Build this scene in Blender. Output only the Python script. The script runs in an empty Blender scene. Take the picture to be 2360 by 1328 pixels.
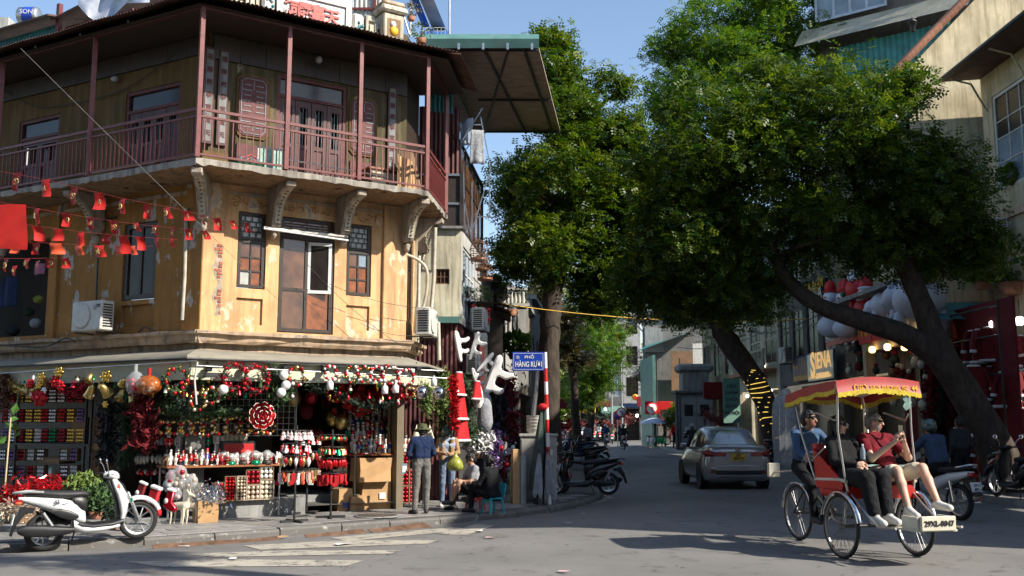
import bpy,bmesh,math,random
import numpy as np
from mathutils import Vector,Matrix
V_=Vector;TR_=Matrix.Translation;RO_=Matrix.Rotation
R=random.Random(11)
sc=bpy.context.scene
COL=sc.collection
rad=math.radians
PI=math.pi
CAMH=1.65
PITCH=math.atan(314/2294)
cam_d=bpy.data.cameras.new('camera');cam_d.lens=35;cam_d.sensor_width=36;cam_d.clip_end=2000
cam=bpy.data.objects.new('camera',cam_d);COL.objects.link(cam)
cam.location=(0,0,CAMH);cam.rotation_euler=(PI/2+PITCH,0,0)
sc.camera=cam
SUN_AZ=(0.9,-0.43)
SUN_EL=rad(38)
world=bpy.data.worlds.new('World');sc.world=world;world.use_nodes=True
_nt=world.node_tree;_nt.nodes.clear()
_sky=_nt.nodes.new('ShaderNodeTexSky');_sky.sky_type='NISHITA';_sky.sun_disc=False
_sky.sun_elevation=SUN_EL;_sky.sun_rotation=math.atan2(SUN_AZ[0],SUN_AZ[1])
_sky.air_density=1.0;_sky.dust_density=0.6;_sky.ozone_density=1.0
_bg=_nt.nodes.new('ShaderNodeBackground');_bg.inputs[1].default_value=0.15
_wo=_nt.nodes.new('ShaderNodeOutputWorld')
_nt.links.new(_sky.outputs[0],_bg.inputs[0]);_nt.links.new(_bg.outputs[0],_wo.inputs[0])
sun_d=bpy.data.lights.new('sun','SUN');sun_d.energy=5.0;sun_d.angle=rad(0.6);sun_d.color=(1.0,0.93,0.82)
sun=bpy.data.objects.new('sun',sun_d);COL.objects.link(sun)
_h=math.hypot(*SUN_AZ)
_sv=V_((SUN_AZ[0]/_h*math.cos(SUN_EL),SUN_AZ[1]/_h*math.cos(SUN_EL),math.sin(SUN_EL)))
sun.rotation_euler=_sv.to_track_quat('Z','Y').to_euler()
sun.location=(20,-20,30)
sc.view_settings.view_transform='Standard';sc.view_settings.look='None'
sc.view_settings.exposure=0.55;sc.view_settings.gamma=1.0;sc.view_settings.use_curve_mapping=False
sc.cycles.use_denoising=True;sc.cycles.use_adaptive_sampling=True;sc.cycles.adaptive_threshold=0.03
sc.cycles.max_bounces=6;sc.cycles.diffuse_bounces=1;sc.cycles.glossy_bounces=3
sc.cycles.transmission_bounces=4;sc.cycles.transparent_max_bounces=8
sc.cycles.caustics_reflective=False;sc.cycles.caustics_refractive=False
FPX=2294.0
def ray(px,py):
 dx=(px-1180)/FPX;dy=-(py-664)/FPX
 return V_((dx,math.cos(PITCH)-dy*math.sin(PITCH),math.sin(PITCH)+dy*math.cos(PITCH)))
def gnd(px,py,z=0.0):
 r=ray(px,py);return V_((0,0,CAMH))+r*((z-CAMH)/r.z)
def at(px,py,Y):
 r=ray(px,py);return V_((0,0,CAMH))+r*(Y/r.y)
class Frame:
 """upright plane: x along it to the right, y into it, z up"""
 def __init__(s,o,deg):
  a=rad(deg);s.deg=deg
  s.o=V_((o[0],o[1],o[2]if len(o)>2 else 0));s.x=V_((math.cos(a),math.sin(a),0));s.y=V_((-math.sin(a),math.cos(a),0))
  s.M=TR_(s.o)@RO_(a,4,'Z')
 def uv(s,px,py,out=0.0):
  r=ray(px,py);c=V_((0,0,CAMH));p0=s.o-s.y*out
  P=c+r*((p0-c).dot(s.y)/r.dot(s.y))
  return(P-s.o).dot(s.x),P.z-s.o.z
 def P(s,u,out,z):return s.o+s.x*u-s.y*out+V_((0,0,z))
 def at(s,u,out=0,z=0,rz=0,sc_=1.0):
  return TR_(s.P(u,out,z))@RO_(rad(s.deg)+rz,4,'Z')@Matrix.Scale(sc_,4)
 def px(s,px,py,out=0.0,rz=0,sc_=1.0):
  u,z=s.uv(px,py,out);return s.at(u,out,z,rz,sc_)
def TM(loc,rz=0.0,s=1.0,rx=0.0,ry=0.0):
 return TR_(V_(loc))@RO_(rz,4,'Z')@RO_(ry,4,'Y')@RO_(rx,4,'X')@Matrix.Scale(s,4)
W={}
CH={}
def link(name,data,parent=None,M=None):
 o=bpy.data.objects.new(name,data);COL.objects.link(o)
 M=Matrix()if M is None else M
 W[o.name]=M.copy()
 if parent is not None:
  o.parent=parent;o.matrix_basis=W[parent.name].inverted()@M;CH.setdefault(parent.name,[]).append(o)
 else:
  o.matrix_basis=M
 return o
def tag(o,label=None,cat=None,group=None,kind=None):
 if label:o['label']=label
 if cat:o['category']=cat
 if group:o['group']=group
 if kind:o['kind']=kind
 return o
def thing(name,label,cat,M=None,group=None):
 if M is None:M=Matrix()
 if isinstance(M,(tuple,list,Vector)):M=TM(M)
 o=link(name,None,None,M);o.empty_display_size=0.2
 return tag(o,label,cat,group)
def dup(o,M,label=None,group=None,parent=None):
 """copy of a thing with its parts and sub-parts, at world matrix M"""
 c=o.copy();COL.objects.link(c);W[c.name]=M.copy()
 if parent is not None:
  c.parent=parent;c.matrix_basis=W[parent.name].inverted()@M;CH.setdefault(parent.name,[]).append(c)
 else:
  c.parent=None;c.matrix_basis=M
 if label:c['label']=label
 if group:c['group']=group
 for ch in CH.get(o.name,()):
  dup(ch,M@W[o.name].inverted()@W[ch.name],parent=c)
 return c
MT={}
def _mix(nt,a,b,fac,mode='MIX'):
 n=nt.nodes.new('ShaderNodeMix');n.data_type='RGBA';n.blend_type=mode
 for i,v in((0,fac),(6,a),(7,b)):
  if hasattr(v,'links'):nt.links.new(v,n.inputs[i])
  elif i==0:n.inputs[0].default_value=v
  else:n.inputs[i].default_value=(*v[:3],1)
 return n.outputs[2]
def _noise(nt,scale,detail=4,rough=0.55,vec=None,stretch=None,dist=0.0):
 tc=nt.nodes.new('ShaderNodeTexCoord');mp=nt.nodes.new('ShaderNodeMapping')
 nt.links.new(tc.outputs['Object'],mp.inputs[0])
 if stretch:mp.inputs['Scale'].default_value=stretch
 n=nt.nodes.new('ShaderNodeTexNoise');n.inputs['Scale'].default_value=scale
 n.inputs['Detail'].default_value=detail;n.inputs['Roughness'].default_value=rough;n.inputs['Distortion'].default_value=dist
 nt.links.new(mp.outputs[0],n.inputs['Vector']);return n.outputs[0]
def _ramp(nt,src,lo,hi):
 n=nt.nodes.new('ShaderNodeMapRange');n.inputs[1].default_value=lo;n.inputs[2].default_value=hi
 nt.links.new(src,n.inputs[0]);return n.outputs[0]
def newmat(name):
 m=bpy.data.materials.new(name);m.use_nodes=True
 b=m.node_tree.nodes['Principled BSDF'];MT[name]=m
 return m,m.node_tree,b
def pm(name,col,rough=0.6,metal=0.0,var=0.18,scale=4.0,bump=0.0,bscale=60.0,spec=0.5,coat=0.0,alpha=1.0,emit=0.0,dirt=None,dirt_amt=0.55,stretch=None,trans=0.0,sub=None,rnd=0.0):
 m,nt,b=newmat(name)
 n1=_noise(nt,scale,2,0.6,stretch=stretch)
 lo=[c*(1-var)for c in col];hi=[min(1,c*(1+var))for c in col]
 c=_mix(nt,lo,hi,_ramp(nt,n1,0.3,0.7))
 if dirt is not None:
  n2=_noise(nt,scale*0.6,4,0.7,stretch=stretch)
  f=_ramp(nt,n2,dirt_amt,dirt_amt+0.18)
  c=_mix(nt,c,dirt,f)
 if rnd:
  oi=nt.nodes.new('ShaderNodeObjectInfo');rr=_ramp(nt,oi.outputs['Random'],0,1)
  hs=nt.nodes.new('ShaderNodeHueSaturation');mr=nt.nodes.new('ShaderNodeMapRange')
  mr.inputs[3].default_value=1-rnd;mr.inputs[4].default_value=1+rnd
  nt.links.new(rr,mr.inputs[0]);nt.links.new(mr.outputs[0],hs.inputs['Value']);nt.links.new(c,hs.inputs['Color']);c=hs.outputs[0]
 nt.links.new(c,b.inputs['Base Color'])
 b.inputs['Roughness'].default_value=rough;b.inputs['Metallic'].default_value=metal
 b.inputs['Specular IOR Level'].default_value=spec;b.inputs['Coat Weight'].default_value=coat
 b.inputs['Coat Roughness'].default_value=0.08
 b.inputs['Alpha'].default_value=alpha;b.inputs['Transmission Weight'].default_value=trans
 if emit:
  nt.links.new(c,b.inputs['Emission Color']);b.inputs['Emission Strength'].default_value=emit
 if bump:
  bn=nt.nodes.new('ShaderNodeBump');bn.inputs['Strength'].default_value=bump;bn.inputs['Distance'].default_value=0.02
  nt.links.new(_noise(nt,bscale,2,0.65,stretch=stretch),bn.inputs['Height']);nt.links.new(bn.outputs[0],b.inputs['Normal'])
 return m
def mt(k):
 return MT[k]if isinstance(k,str)else k
class MB:
 def __init__(s):s.v=[];s.f=[];s.m=[];s.sm=[];s.T=None;s.mi=0
 def add(s,vs,fs,smooth=False,mi=None):
  o=len(s.v)
  if s.T is not None:vs=[s.T@V_(p)for p in vs]
  s.v.extend([tuple(p)for p in vs])
  k=s.mi if mi is None else mi
  for f in fs:s.f.append([i+o for i in f]);s.m.append(k);s.sm.append(smooth)
  return s
 def box(s,x0,x1,y0,y1,z0,z1,mi=None):
  return s.add([(x0,y0,z0),(x1,y0,z0),(x1,y1,z0),(x0,y1,z0),(x0,y0,z1),(x1,y0,z1),(x1,y1,z1),(x0,y1,z1)],[(0,3,2,1),(4,5,6,7),(0,1,5,4),(1,2,6,5),(2,3,7,6),(3,0,4,7)],mi=mi)
 def cbox(s,c,d,M=None,mi=None,ch=0.0):
  """box about centre c of size d, optional rotation M, optional chamfer"""
  h=[x/2 for x in d];c=V_(c)
  if not ch:
   vs=[V_((sx*h[0],sy*h[1],sz*h[2]))for sz in(-1,1)for sx,sy in((-1,-1),(1,-1),(1,1),(-1,1))]
   if M is not None:vs=[M@v for v in vs]
   return s.add([c+v for v in vs],[(0,3,2,1),(4,5,6,7),(0,1,5,4),(1,2,6,5),(2,3,7,6),(3,0,4,7)],mi=mi)
  rings=[]
  for z,k in((-h[2],1),(-h[2]+ch,0),(h[2]-ch,0),(h[2],1)):
   a=h[0]-(ch if k else 0);b=h[1]-(ch if k else 0);e=0 if k else ch
   pts=[(-a+e,-b),(a-e,-b),(a,-b+e),(a,b-e),(a-e,b),(-a+e,b),(-a,b-e),(-a,-b+e)]
   rings.append([V_((x,y,z))for x,y in pts])
  if M is not None:rings=[[M@v for v in r]for r in rings]
  return s.loft([[c+v for v in r]for r in rings],smooth=False,mi=mi)
 def loft(s,secs,smooth=True,caps=True,closed=True,mi=None,loop=False):
  n=len(secs[0]);vs=[p for q in secs for p in q];fs=[]
  L=len(secs)
  for i in range(L if loop else L-1):
   a=i*n;b=((i+1)%L)*n
   for j in range(n if closed else n-1):
    k=(j+1)%n;fs.append((a+j,a+k,b+k,b+j))
  s.add(vs,fs,smooth,mi)
  if caps and closed and not loop:
   s.add(list(secs[0]),[tuple(range(n-1,-1,-1))],False,mi);s.add(list(secs[-1]),[tuple(range(n))],False,mi)
  return s
 def tube(s,pts,r,n=8,caps=True,smooth=True,mi=None,loop=False,flat=None):
  pts=[V_(p)for p in pts];L=len(pts);rs=r if isinstance(r,(list,tuple))else[r]*L
  secs=[];up=None
  for i,p in enumerate(pts):
   if loop:t=pts[(i+1)%L]-pts[i-1]
   else:t=pts[min(i+1,L-1)]-pts[max(i-1,0)]
   if t.length<1e-9:t=V_((0,0,1))
   t.normalize()
   if up is None:
    up=V_((0,0,1))if abs(t.z)<0.9 else V_((1,0,0))
   a=t.cross(up)
   if a.length<1e-6:a=t.cross(V_((0.3,1,0.2)))
   a.normalize();b=a.cross(t).normalized();up=b
   q=flat or 1.0
   secs.append([p+a*math.cos(2*PI*k/n+PI/n)*rs[i]+b*math.sin(2*PI*k/n+PI/n)*rs[i]*q for k in range(n)])
  return s.loft(secs,smooth and n>4,caps,True,mi,loop)
 def lathe(s,prof,n=16,M=None,smooth=True,mi=None,caps=True):
  secs=[[V_((max(r,1e-4)*math.cos(2*PI*k/n),max(r,1e-4)*math.sin(2*PI*k/n),z))for k in range(n)]for r,z in prof]
  if M is not None:secs=[[M@v for v in q]for q in secs]
  return s.loft(secs,smooth,caps,True,mi)
 def ball(s,c,r,n=10,m=7,mi=None,M=None):
  rx,ry,rz=(r,r,r)if not isinstance(r,(tuple,list))else r
  c=V_(c);vs=[];fs=[]
  for i in range(1,m):
   ph=PI*i/m
   for j in range(n):
    th=2*PI*j/n;vs.append(V_((rx*math.sin(ph)*math.cos(th),ry*math.sin(ph)*math.sin(th),rz*math.cos(ph))))
  vs+=[V_((0,0,rz)),V_((0,0,-rz))];t=len(vs)-2
  for i in range(m-2):
   for j in range(n):fs.append((i*n+j,(i+1)*n+j,(i+1)*n+(j+1)%n,i*n+(j+1)%n))
  for j in range(n):
   fs.append((t,j,(j+1)%n));a=(m-2)*n;fs.append((t+1,a+(j+1)%n,a+j))
  if M is not None:vs=[M@v for v in vs]
  return s.add([c+v for v in vs],fs,True,mi)
 def prism(s,poly,y0,y1,mi=None,ch=0.0,smooth=False):
  """outline in (x,z), extruded in y; optional chamfered rim"""
  n=len(poly)
  if ch:
   cx=sum(p[0]for p in poly)/n;cz=sum(p[1]for p in poly)/n
   def ins(k):
    out=[]
    for i in range(n):
     a=V_(poly[i-1]);b=V_(poly[i]);c=V_(poly[(i+1)%n])
     d1=(b-a);d2=(c-b)
     if d1.length<1e-9 or d2.length<1e-9:out.append(tuple(b));continue
     d1.normalize();d2.normalize()
     nn=V_((-d1.y-d2.y,d1.x+d2.x))
     if nn.length<1e-6:nn=V_((-d1.y,d1.x))
     nn.normalize();out.append(tuple(b+nn*k))
    return out
   ar=sum(poly[i][0]*poly[(i+1)%n][1]-poly[(i+1)%n][0]*poly[i][1]for i in range(n))
   q=ins(ch if ar>0 else-ch)
   secs=[[(x,y0,z)for x,z in q],[(x,y0+ch,z)for x,z in poly],[(x,y1-ch,z)for x,z in poly],[(x,y1,z)for x,z in q]]
  else:
   secs=[[(x,y0,z)for x,z in poly],[(x,y1,z)for x,z in poly]]
  secs=[[V_(p)for p in r]for r in secs]
  return s.loft(secs,smooth,True,True,mi)
 def quad(s,a,b,c,d,mi=None):return s.add([a,b,c,d],[(0,1,2,3)],mi=mi)
 def grid(s,fn,nu,nv,smooth=True,mi=None):
  vs=[fn(i/nu,j/nv)for j in range(nv+1)for i in range(nu+1)]
  fs=[(j*(nu+1)+i,j*(nu+1)+i+1,(j+1)*(nu+1)+i+1,(j+1)*(nu+1)+i)for j in range(nv)for i in range(nu)]
  return s.add(vs,fs,smooth,mi)
 def mesh(s,name,mats):
  me=bpy.data.meshes.new(name);me.from_pydata(s.v,[],s.f)
  for k in(mats if isinstance(mats,(list,tuple))else[mats]):me.materials.append(mt(k))
  me.polygons.foreach_set('material_index',s.m);me.polygons.foreach_set('use_smooth',s.sm)
  me.update();return me
 def bd(s,name,mats,parent=None,M=None,label=None,cat=None,group=None,kind=None,fix=True):
  me=s.mesh(name,mats)
  if fix:
   bm=bmesh.new();bm.from_mesh(me);bmesh.ops.recalc_face_normals(bm,faces=bm.faces);bm.to_mesh(me);bm.free()
  if M is None and parent is not None:M=W[parent.name]
  return tag(link(name,me,parent,M),label,cat,group,kind)
def obj(name,mesh,parent=None,M=None,label=None,cat=None,group=None,kind=None):
 if M is None and parent is not None:M=W[parent.name]
 return tag(link(name,mesh,parent,M),label,cat,group,kind)
def wallmesh(u0,u1,z0,z1,holes,th,y0=0.0,mb=None):
 """wall slab in frame coords with rectangular openings (ua,ub,za,zb)"""
 mb=mb or MB()
 us=sorted({u0,u1,*[min(max(h[i],u0),u1)for h in holes for i in(0,1)]})
 zs=sorted({z0,z1,*[min(max(h[i],z0),z1)for h in holes for i in(2,3)]})
 def solid(i,j):
  if i<0 or j<0 or i>=len(us)-1 or j>=len(zs)-1:return False
  cu=(us[i]+us[i+1])/2;cz=(zs[j]+zs[j+1])/2
  return not any(h[0]<cu<h[1]and h[2]<cz<h[3]for h in holes)
 for i in range(len(us)-1):
  for j in range(len(zs)-1):
   if not solid(i,j):continue
   a,b,c,d=us[i],us[i+1],zs[j],zs[j+1];y1=y0+th
   mb.quad((a,y0,c),(b,y0,c),(b,y0,d),(a,y0,d));mb.quad((a,y1,c),(a,y1,d),(b,y1,d),(b,y1,c))
   if not solid(i-1,j):mb.quad((a,y0,c),(a,y0,d),(a,y1,d),(a,y1,c))
   if not solid(i+1,j):mb.quad((b,y0,c),(b,y1,c),(b,y1,d),(b,y0,d))
   if not solid(i,j-1):mb.quad((a,y0,c),(a,y1,c),(b,y1,c),(b,y0,c))
   if not solid(i,j+1):mb.quad((a,y0,d),(b,y0,d),(b,y1,d),(a,y1,d))
 return mb
def corr(u0,u1,za,zb,ya,yb,wl=0.076,amp=0.012,th=0.0):
 """corrugated sheet: waves along x, from edge (ya,za) to edge (yb,zb)"""
 n=max(4,int((u1-u0)/wl*6));mb=MB()
 def fn(s,t):
  u=u0+(u1-u0)*s;o=amp*math.sin(2*PI*u/wl)
  L=math.hypot(yb-ya,zb-za)or 1;ny=-(zb-za)/L;nz=(yb-ya)/L
  return(u,ya+(yb-ya)*t+ny*o,za+(zb-za)*t+nz*o)
 mb.grid(fn,n,1);return mb
def text_mesh(s,size,depth=0.004,align='CENTER',xs=1.0,bold=0.0,shear=0.0):
 cu=bpy.data.curves.new('lettering','FONT');cu.body=s;cu.size=size;cu.align_x=align;cu.align_y='CENTER'
 cu.extrude=depth;cu.resolution_u=3;cu.offset=bold*size;cu.shear=shear
 o=bpy.data.objects.new('lettering',cu);COL.objects.link(o)
 dg=bpy.context.evaluated_depsgraph_get();me=bpy.data.meshes.new_from_object(o.evaluated_get(dg))
 bpy.data.objects.remove(o);bpy.data.curves.remove(cu)
 Mx=Matrix(((xs,0,0,0),(0,0,-1,0),(0,1,0,0),(0,0,0,1)));me.transform(Mx)
 me.name='lettering';return me
def lettering(s,size,mat,parent,M,**k):
 me=text_mesh(s,size,**k);me.materials.clear();me.materials.append(mt(mat))
 return obj('lettering',me,parent,M)
def cable(name,pts,r,mat,label,cat='cable',parent=None,sag=0.0,n=10,group=None):
 if len(pts)==2 and sag:
  a,b=V_(pts[0]),V_(pts[1]);pts=[a.lerp(b,i/n)-V_((0,0,sag*4*(i/n)*(1-i/n)))for i in range(n+1)]
 o=V_(pts[0]);mb=MB();mb.tube([V_(p)-o for p in pts],r,5)
 return mb.bd(name,mat,parent,TM(o),label,cat,group)
ORD='first second third fourth fifth sixth seventh eighth ninth tenth eleventh twelfth thirteenth fourteenth fifteenth sixteenth seventeenth eighteenth nineteenth twentieth'.split()+['%dth'%i for i in range(21,40)]
def spline(pts,n=6):
 pts=[V_(p)for p in pts];out=[]
 for i in range(len(pts)-1):
  p0=pts[max(i-1,0)];p1=pts[i];p2=pts[i+1];p3=pts[min(i+2,len(pts)-1)]
  for k in range(n):
   t=k/n
   out.append(0.5*((2*p1)+(p2-p0)*t+(2*p0-5*p1+4*p2-p3)*t*t+(3*p1-p0-3*p2+p3)*t**3))
 out.append(pts[-1]);return out
 # ================================================================ materials
def plaster(name,col,peel,under,streak,seed=0.0,peel_at=0.6,rough=0.85):
 m,nt,b=newmat(name)
 big=_noise(nt,1.3,3,0.6);fine=_noise(nt,9,4,0.65)
 c=_mix(nt,[x*0.72 for x in col],[min(1,x*1.15)for x in col],_ramp(nt,big,0.3,0.7))
 c=_mix(nt,c,[x*0.55 for x in col],_ramp(nt,fine,0.62,0.85))
 st=_noise(nt,1.0,3,0.65,stretch=(7,7,0.7))
 c=_mix(nt,c,streak,_ramp(nt,st,0.46,0.78))
 pn=_noise(nt,1.9,6,0.62,stretch=(1.5,1.5,0.8))
 pf=_ramp(nt,pn,peel_at,peel_at+0.035);c=_mix(nt,c,peel,pf)
 pf2=_ramp(nt,pn,peel_at+0.07,peel_at+0.085);c=_mix(nt,c,under,pf2)
 nt.links.new(c,b.inputs['Base Color']);b.inputs['Roughness'].default_value=rough
 b.inputs['Specular IOR Level'].default_value=0.25
 add=nt.nodes.new('ShaderNodeMath');add.operation='MULTIPLY_ADD';nt.links.new(pf,add.inputs[0]);add.inputs[1].default_value=-0.6
 nt.links.new(fine,add.inputs[2])
 bn=nt.nodes.new('ShaderNodeBump');bn.inputs['Strength'].default_value=0.5;bn.inputs['Distance'].default_value=0.012
 nt.links.new(add.outputs[0],bn.inputs['Height']);nt.links.new(bn.outputs[0],b.inputs['Normal'])
 return m
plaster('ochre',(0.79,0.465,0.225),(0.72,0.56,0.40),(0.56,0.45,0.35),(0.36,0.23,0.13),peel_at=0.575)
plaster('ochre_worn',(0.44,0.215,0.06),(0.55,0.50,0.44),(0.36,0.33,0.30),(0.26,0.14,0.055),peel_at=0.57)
plaster('ochre_up_shade',(0.145,0.088,0.033),(0.42,0.34,0.22),(0.3,0.25,0.18),(0.22,0.15,0.07),peel_at=0.66)  # dark base paints in the gallery's shade; peel and streaks are wear
plaster('cream_up_shade',(0.09,0.072,0.036),(0.35,0.30,0.2),(0.3,0.25,0.18),(0.2,0.17,0.1),peel_at=0.68)  # cream darkened so the balcony shade sits in the paint colour
plaster('moulding',(0.55,0.40,0.27),(0.42,0.33,0.25),(0.22,0.18,0.14),(0.16,0.12,0.09),peel_at=0.56)
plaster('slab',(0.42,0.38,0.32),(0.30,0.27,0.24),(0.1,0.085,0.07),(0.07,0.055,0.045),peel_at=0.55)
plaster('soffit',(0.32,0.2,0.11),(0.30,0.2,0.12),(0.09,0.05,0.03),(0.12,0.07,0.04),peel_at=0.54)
plaster('corbel',(0.50,0.42,0.33),(0.34,0.28,0.22),(0.2,0.16,0.12),(0.13,0.1,0.08),peel_at=0.58)
plaster('cream_wall',(0.68,0.62,0.45),(0.5,0.47,0.38),(0.3,0.28,0.24),(0.16,0.15,0.12),peel_at=0.66)
plaster('yellow_wall',(0.64,0.55,0.36),(0.55,0.46,0.28),(0.4,0.34,0.22),(0.3,0.23,0.12),peel_at=0.7)
plaster('grey_wall',(0.20,0.195,0.185),(0.28,0.27,0.25),(0.2,0.19,0.18),(0.12,0.115,0.11),peel_at=0.62)
plaster('white_wall',(0.50,0.49,0.46),(0.5,0.49,0.46),(0.36,0.35,0.33),(0.28,0.27,0.25),peel_at=0.68)
plaster('tan_wall',(0.25,0.205,0.14),(0.36,0.3,0.22),(0.25,0.21,0.16),(0.16,0.13,0.09),peel_at=0.66)
plaster('ornament',(0.62,0.57,0.44),(0.5,0.45,0.34),(0.12,0.1,0.08),(0.14,0.12,0.09),peel_at=0.58)
plaster('concrete',(0.30,0.30,0.29),(0.24,0.24,0.23),(0.18,0.17,0.16),(0.13,0.13,0.12),peel_at=0.66)
def asphalt():
 m,nt,b=newmat('asphalt')
 a=_noise(nt,0.35,4,0.65);f=_noise(nt,90,2,0.7);p=_noise(nt,2.2,5,0.7)
 c=_mix(nt,(0.16,0.155,0.145),(0.23,0.22,0.205),_ramp(nt,a,0.3,0.7))
 c=_mix(nt,c,(0.10,0.094,0.086),_ramp(nt,p,0.56,0.70))
 c=_mix(nt,c,(0.26,0.245,0.22),_ramp(nt,f,0.60,0.80))
 nt.links.new(c,b.inputs['Base Color']);b.inputs['Roughness'].default_value=0.78;b.inputs['Specular IOR Level'].default_value=0.3
 bn=nt.nodes.new('ShaderNodeBump');bn.inputs['Strength'].default_value=0.5;bn.inputs['Distance'].default_value=0.006
 nt.links.new(f,bn.inputs['Height']);nt.links.new(bn.outputs[0],b.inputs['Normal'])
asphalt()
def worn_paint(name,col,at_):
 m,nt,b=newmat(name)
 p=_noise(nt,6,8,0.75,dist=0.4);f=_noise(nt,70,3,0.7)
 c=_mix(nt,(0.145,0.136,0.124),col,_ramp(nt,p,at_,at_+0.12));c=_mix(nt,c,(0.1,0.095,0.085),_ramp(nt,f,0.58,0.72))
 nt.links.new(c,b.inputs['Base Color']);b.inputs['Roughness'].default_value=0.75
worn_paint('road_paint',(0.46,0.42,0.34),0.38)
worn_paint('kerb_paint',(0.50,0.49,0.46),0.56)
pm('paving',(0.27,0.26,0.245),0.5,var=0.3,scale=3,bump=0.25,bscale=30,dirt=(0.13,0.125,0.115),dirt_amt=0.58,rnd=0.22)
pm('paving_base',(0.10,0.097,0.09),0.85,var=0.3,scale=3,bump=0.4,bscale=40)
pm('asphalt_dark',(0.12,0.115,0.105),0.8,var=0.3,scale=3,bump=0.4,bscale=90)
pm('iron_cover',(0.12,0.1,0.085),0.6,metal=0.4,var=0.4,scale=14,bump=0.5,bscale=40)
pm('rust_plate',(0.16,0.09,0.055),0.75,metal=0.2,var=0.4,scale=6,bump=0.4)
pm('maroon',(0.16,0.032,0.027),0.45,var=0.25,scale=7,bump=0.1,dirt=(0.2,0.1,0.07),dirt_amt=0.64)
pm('maroon_door',(0.075,0.02,0.018),0.5,var=0.3,scale=5,bump=0.12)
pm('maroon_carve',(0.12,0.028,0.025),0.6,var=0.3,scale=9)
pm('silver_leaf',(0.18,0.185,0.185),0.45,metal=0.3,var=0.25,scale=14)
pm('red_char',(0.52,0.10,0.08),0.55,var=0.2,scale=9)
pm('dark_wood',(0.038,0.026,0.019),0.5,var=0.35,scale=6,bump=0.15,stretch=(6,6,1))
pm('brown_wood',(0.15,0.075,0.04),0.5,var=0.3,scale=6,bump=0.15)
pm('amber_pane',(0.24,0.07,0.018),0.18,var=0.45,scale=5,spec=0.6)
pm('dark_pane',(0.022,0.017,0.014),0.25,var=0.4,scale=3,spec=0.3)
pm('brown_pane',(0.13,0.055,0.024),0.12,var=0.6,scale=2.2,spec=0.7)  # amber reflections mixed into the brown glass colour
pm('pale_pane',(0.42,0.42,0.38),0.15,var=0.3,scale=4)
pm('glass',(0.05,0.065,0.07),0.05,var=0.3,scale=2,spec=0.8)
pm('sky_glass',(0.22,0.28,0.33),0.08,var=0.25,scale=1.5,spec=0.8)
pm('white_paint',(0.74,0.74,0.72),0.35,var=0.06,scale=6)
pm('white_worn',(0.58,0.56,0.5),0.55,var=0.15,scale=8,dirt=(0.25,0.22,0.17),dirt_amt=0.62)
pm('grey_plastic',(0.36,0.37,0.37),0.45,var=0.1)
pm('ac_white',(0.62,0.61,0.56),0.5,var=0.1,scale=6,dirt=(0.3,0.27,0.22),dirt_amt=0.6)
pm('black_plastic',(0.018,0.018,0.02),0.4,var=0.2)
pm('black_gloss',(0.012,0.012,0.014),0.15,var=0.1,coat=0.5)
pm('black_rubber',(0.02,0.02,0.02),0.8,var=0.3,scale=20)
pm('wire',(0.03,0.03,0.03),0.6)
pm('grey_wire',(0.2,0.19,0.17),0.6)
pm('pvc',(0.52,0.48,0.38),0.5,var=0.2,scale=5,dirt=(0.25,0.2,0.14),dirt_amt=0.6)
pm('brick',(0.42,0.13,0.07),0.85,var=0.3,scale=12,bump=0.4,rnd=0.3)
pm('mortar',(0.42,0.34,0.26),0.9,var=0.3,scale=10,bump=0.3)
pm('rust_roof',(0.12,0.062,0.045),0.7,metal=0.2,var=0.4,scale=3)
pm('teal_sheet',(0.03,0.19,0.19),0.45,var=0.25,scale=2,dirt=(0.1,0.14,0.12),dirt_amt=0.6)
pm('green_sheet',(0.10,0.22,0.19),0.5,var=0.2,scale=2,dirt=(0.25,0.26,0.22),dirt_amt=0.6)
pm('grey_sheet',(0.38,0.36,0.28),0.5,var=0.2,scale=2)
pm('maroon_sheet',(0.10,0.025,0.025),0.55,var=0.3,scale=3)
pm('tarp_silver',(0.42,0.45,0.5),0.35,metal=0.35,var=0.2,scale=3)
pm('tarp_blue',(0.03,0.12,0.4),0.45,var=0.2)
pm('rust_soffit',(0.34,0.27,0.21),0.75,var=0.25,scale=2.2,dirt=(0.2,0.085,0.04),dirt_amt=0.56,stretch=(1,3,1))
pm('steel_dark',(0.045,0.045,0.045),0.5,metal=0.4,var=0.3)
pm('steel',(0.42,0.43,0.44),0.35,metal=0.8,var=0.2)
pm('chrome',(0.75,0.76,0.77),0.12,metal=1.0,var=0.05)
pm('awning_cloth',(0.25,0.225,0.175),0.8,var=0.14,scale=3,dirt=(0.3,0.26,0.2),dirt_amt=0.6)
pm('fascia',(0.66,0.64,0.46),0.6,var=0.1,scale=2,dirt=(0.42,0.4,0.3),dirt_amt=0.66)
pm('flag_red',(0.52,0.018,0.014),0.65,var=0.12,scale=5)
pm('flag_orange',(0.72,0.10,0.035),0.6,var=0.1,scale=5)
pm('flag_gold',(0.80,0.62,0.22),0.6,var=0.05)
pm('sign_blue',(0.015,0.06,0.42),0.35,var=0.08)
pm('sign_white',(0.78,0.78,0.76),0.4,var=0.03)
pm('sign_red',(0.60,0.02,0.02),0.4,var=0.06)
pm('bark',(0.060,0.044,0.032),0.9,var=0.45,scale=9,bump=1.0,bscale=18,stretch=(1,1,0.35),dirt=(0.11,0.09,0.065),dirt_amt=0.56)
pm('cardboard',(0.50,0.30,0.14),0.8,var=0.12,scale=3,bump=0.08,bscale=50,rnd=0.1)
pm('card_dark',(0.22,0.13,0.07),0.85,var=0.2,scale=3)
pm('shelf_metal',(0.05,0.045,0.045),0.55,metal=0.3)
pm('table_wood',(0.30,0.11,0.04),0.5,var=0.25,scale=5,stretch=(1,8,8))
pm('gold',(0.80,0.52,0.12),0.16,metal=1.0,var=0.1)
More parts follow.
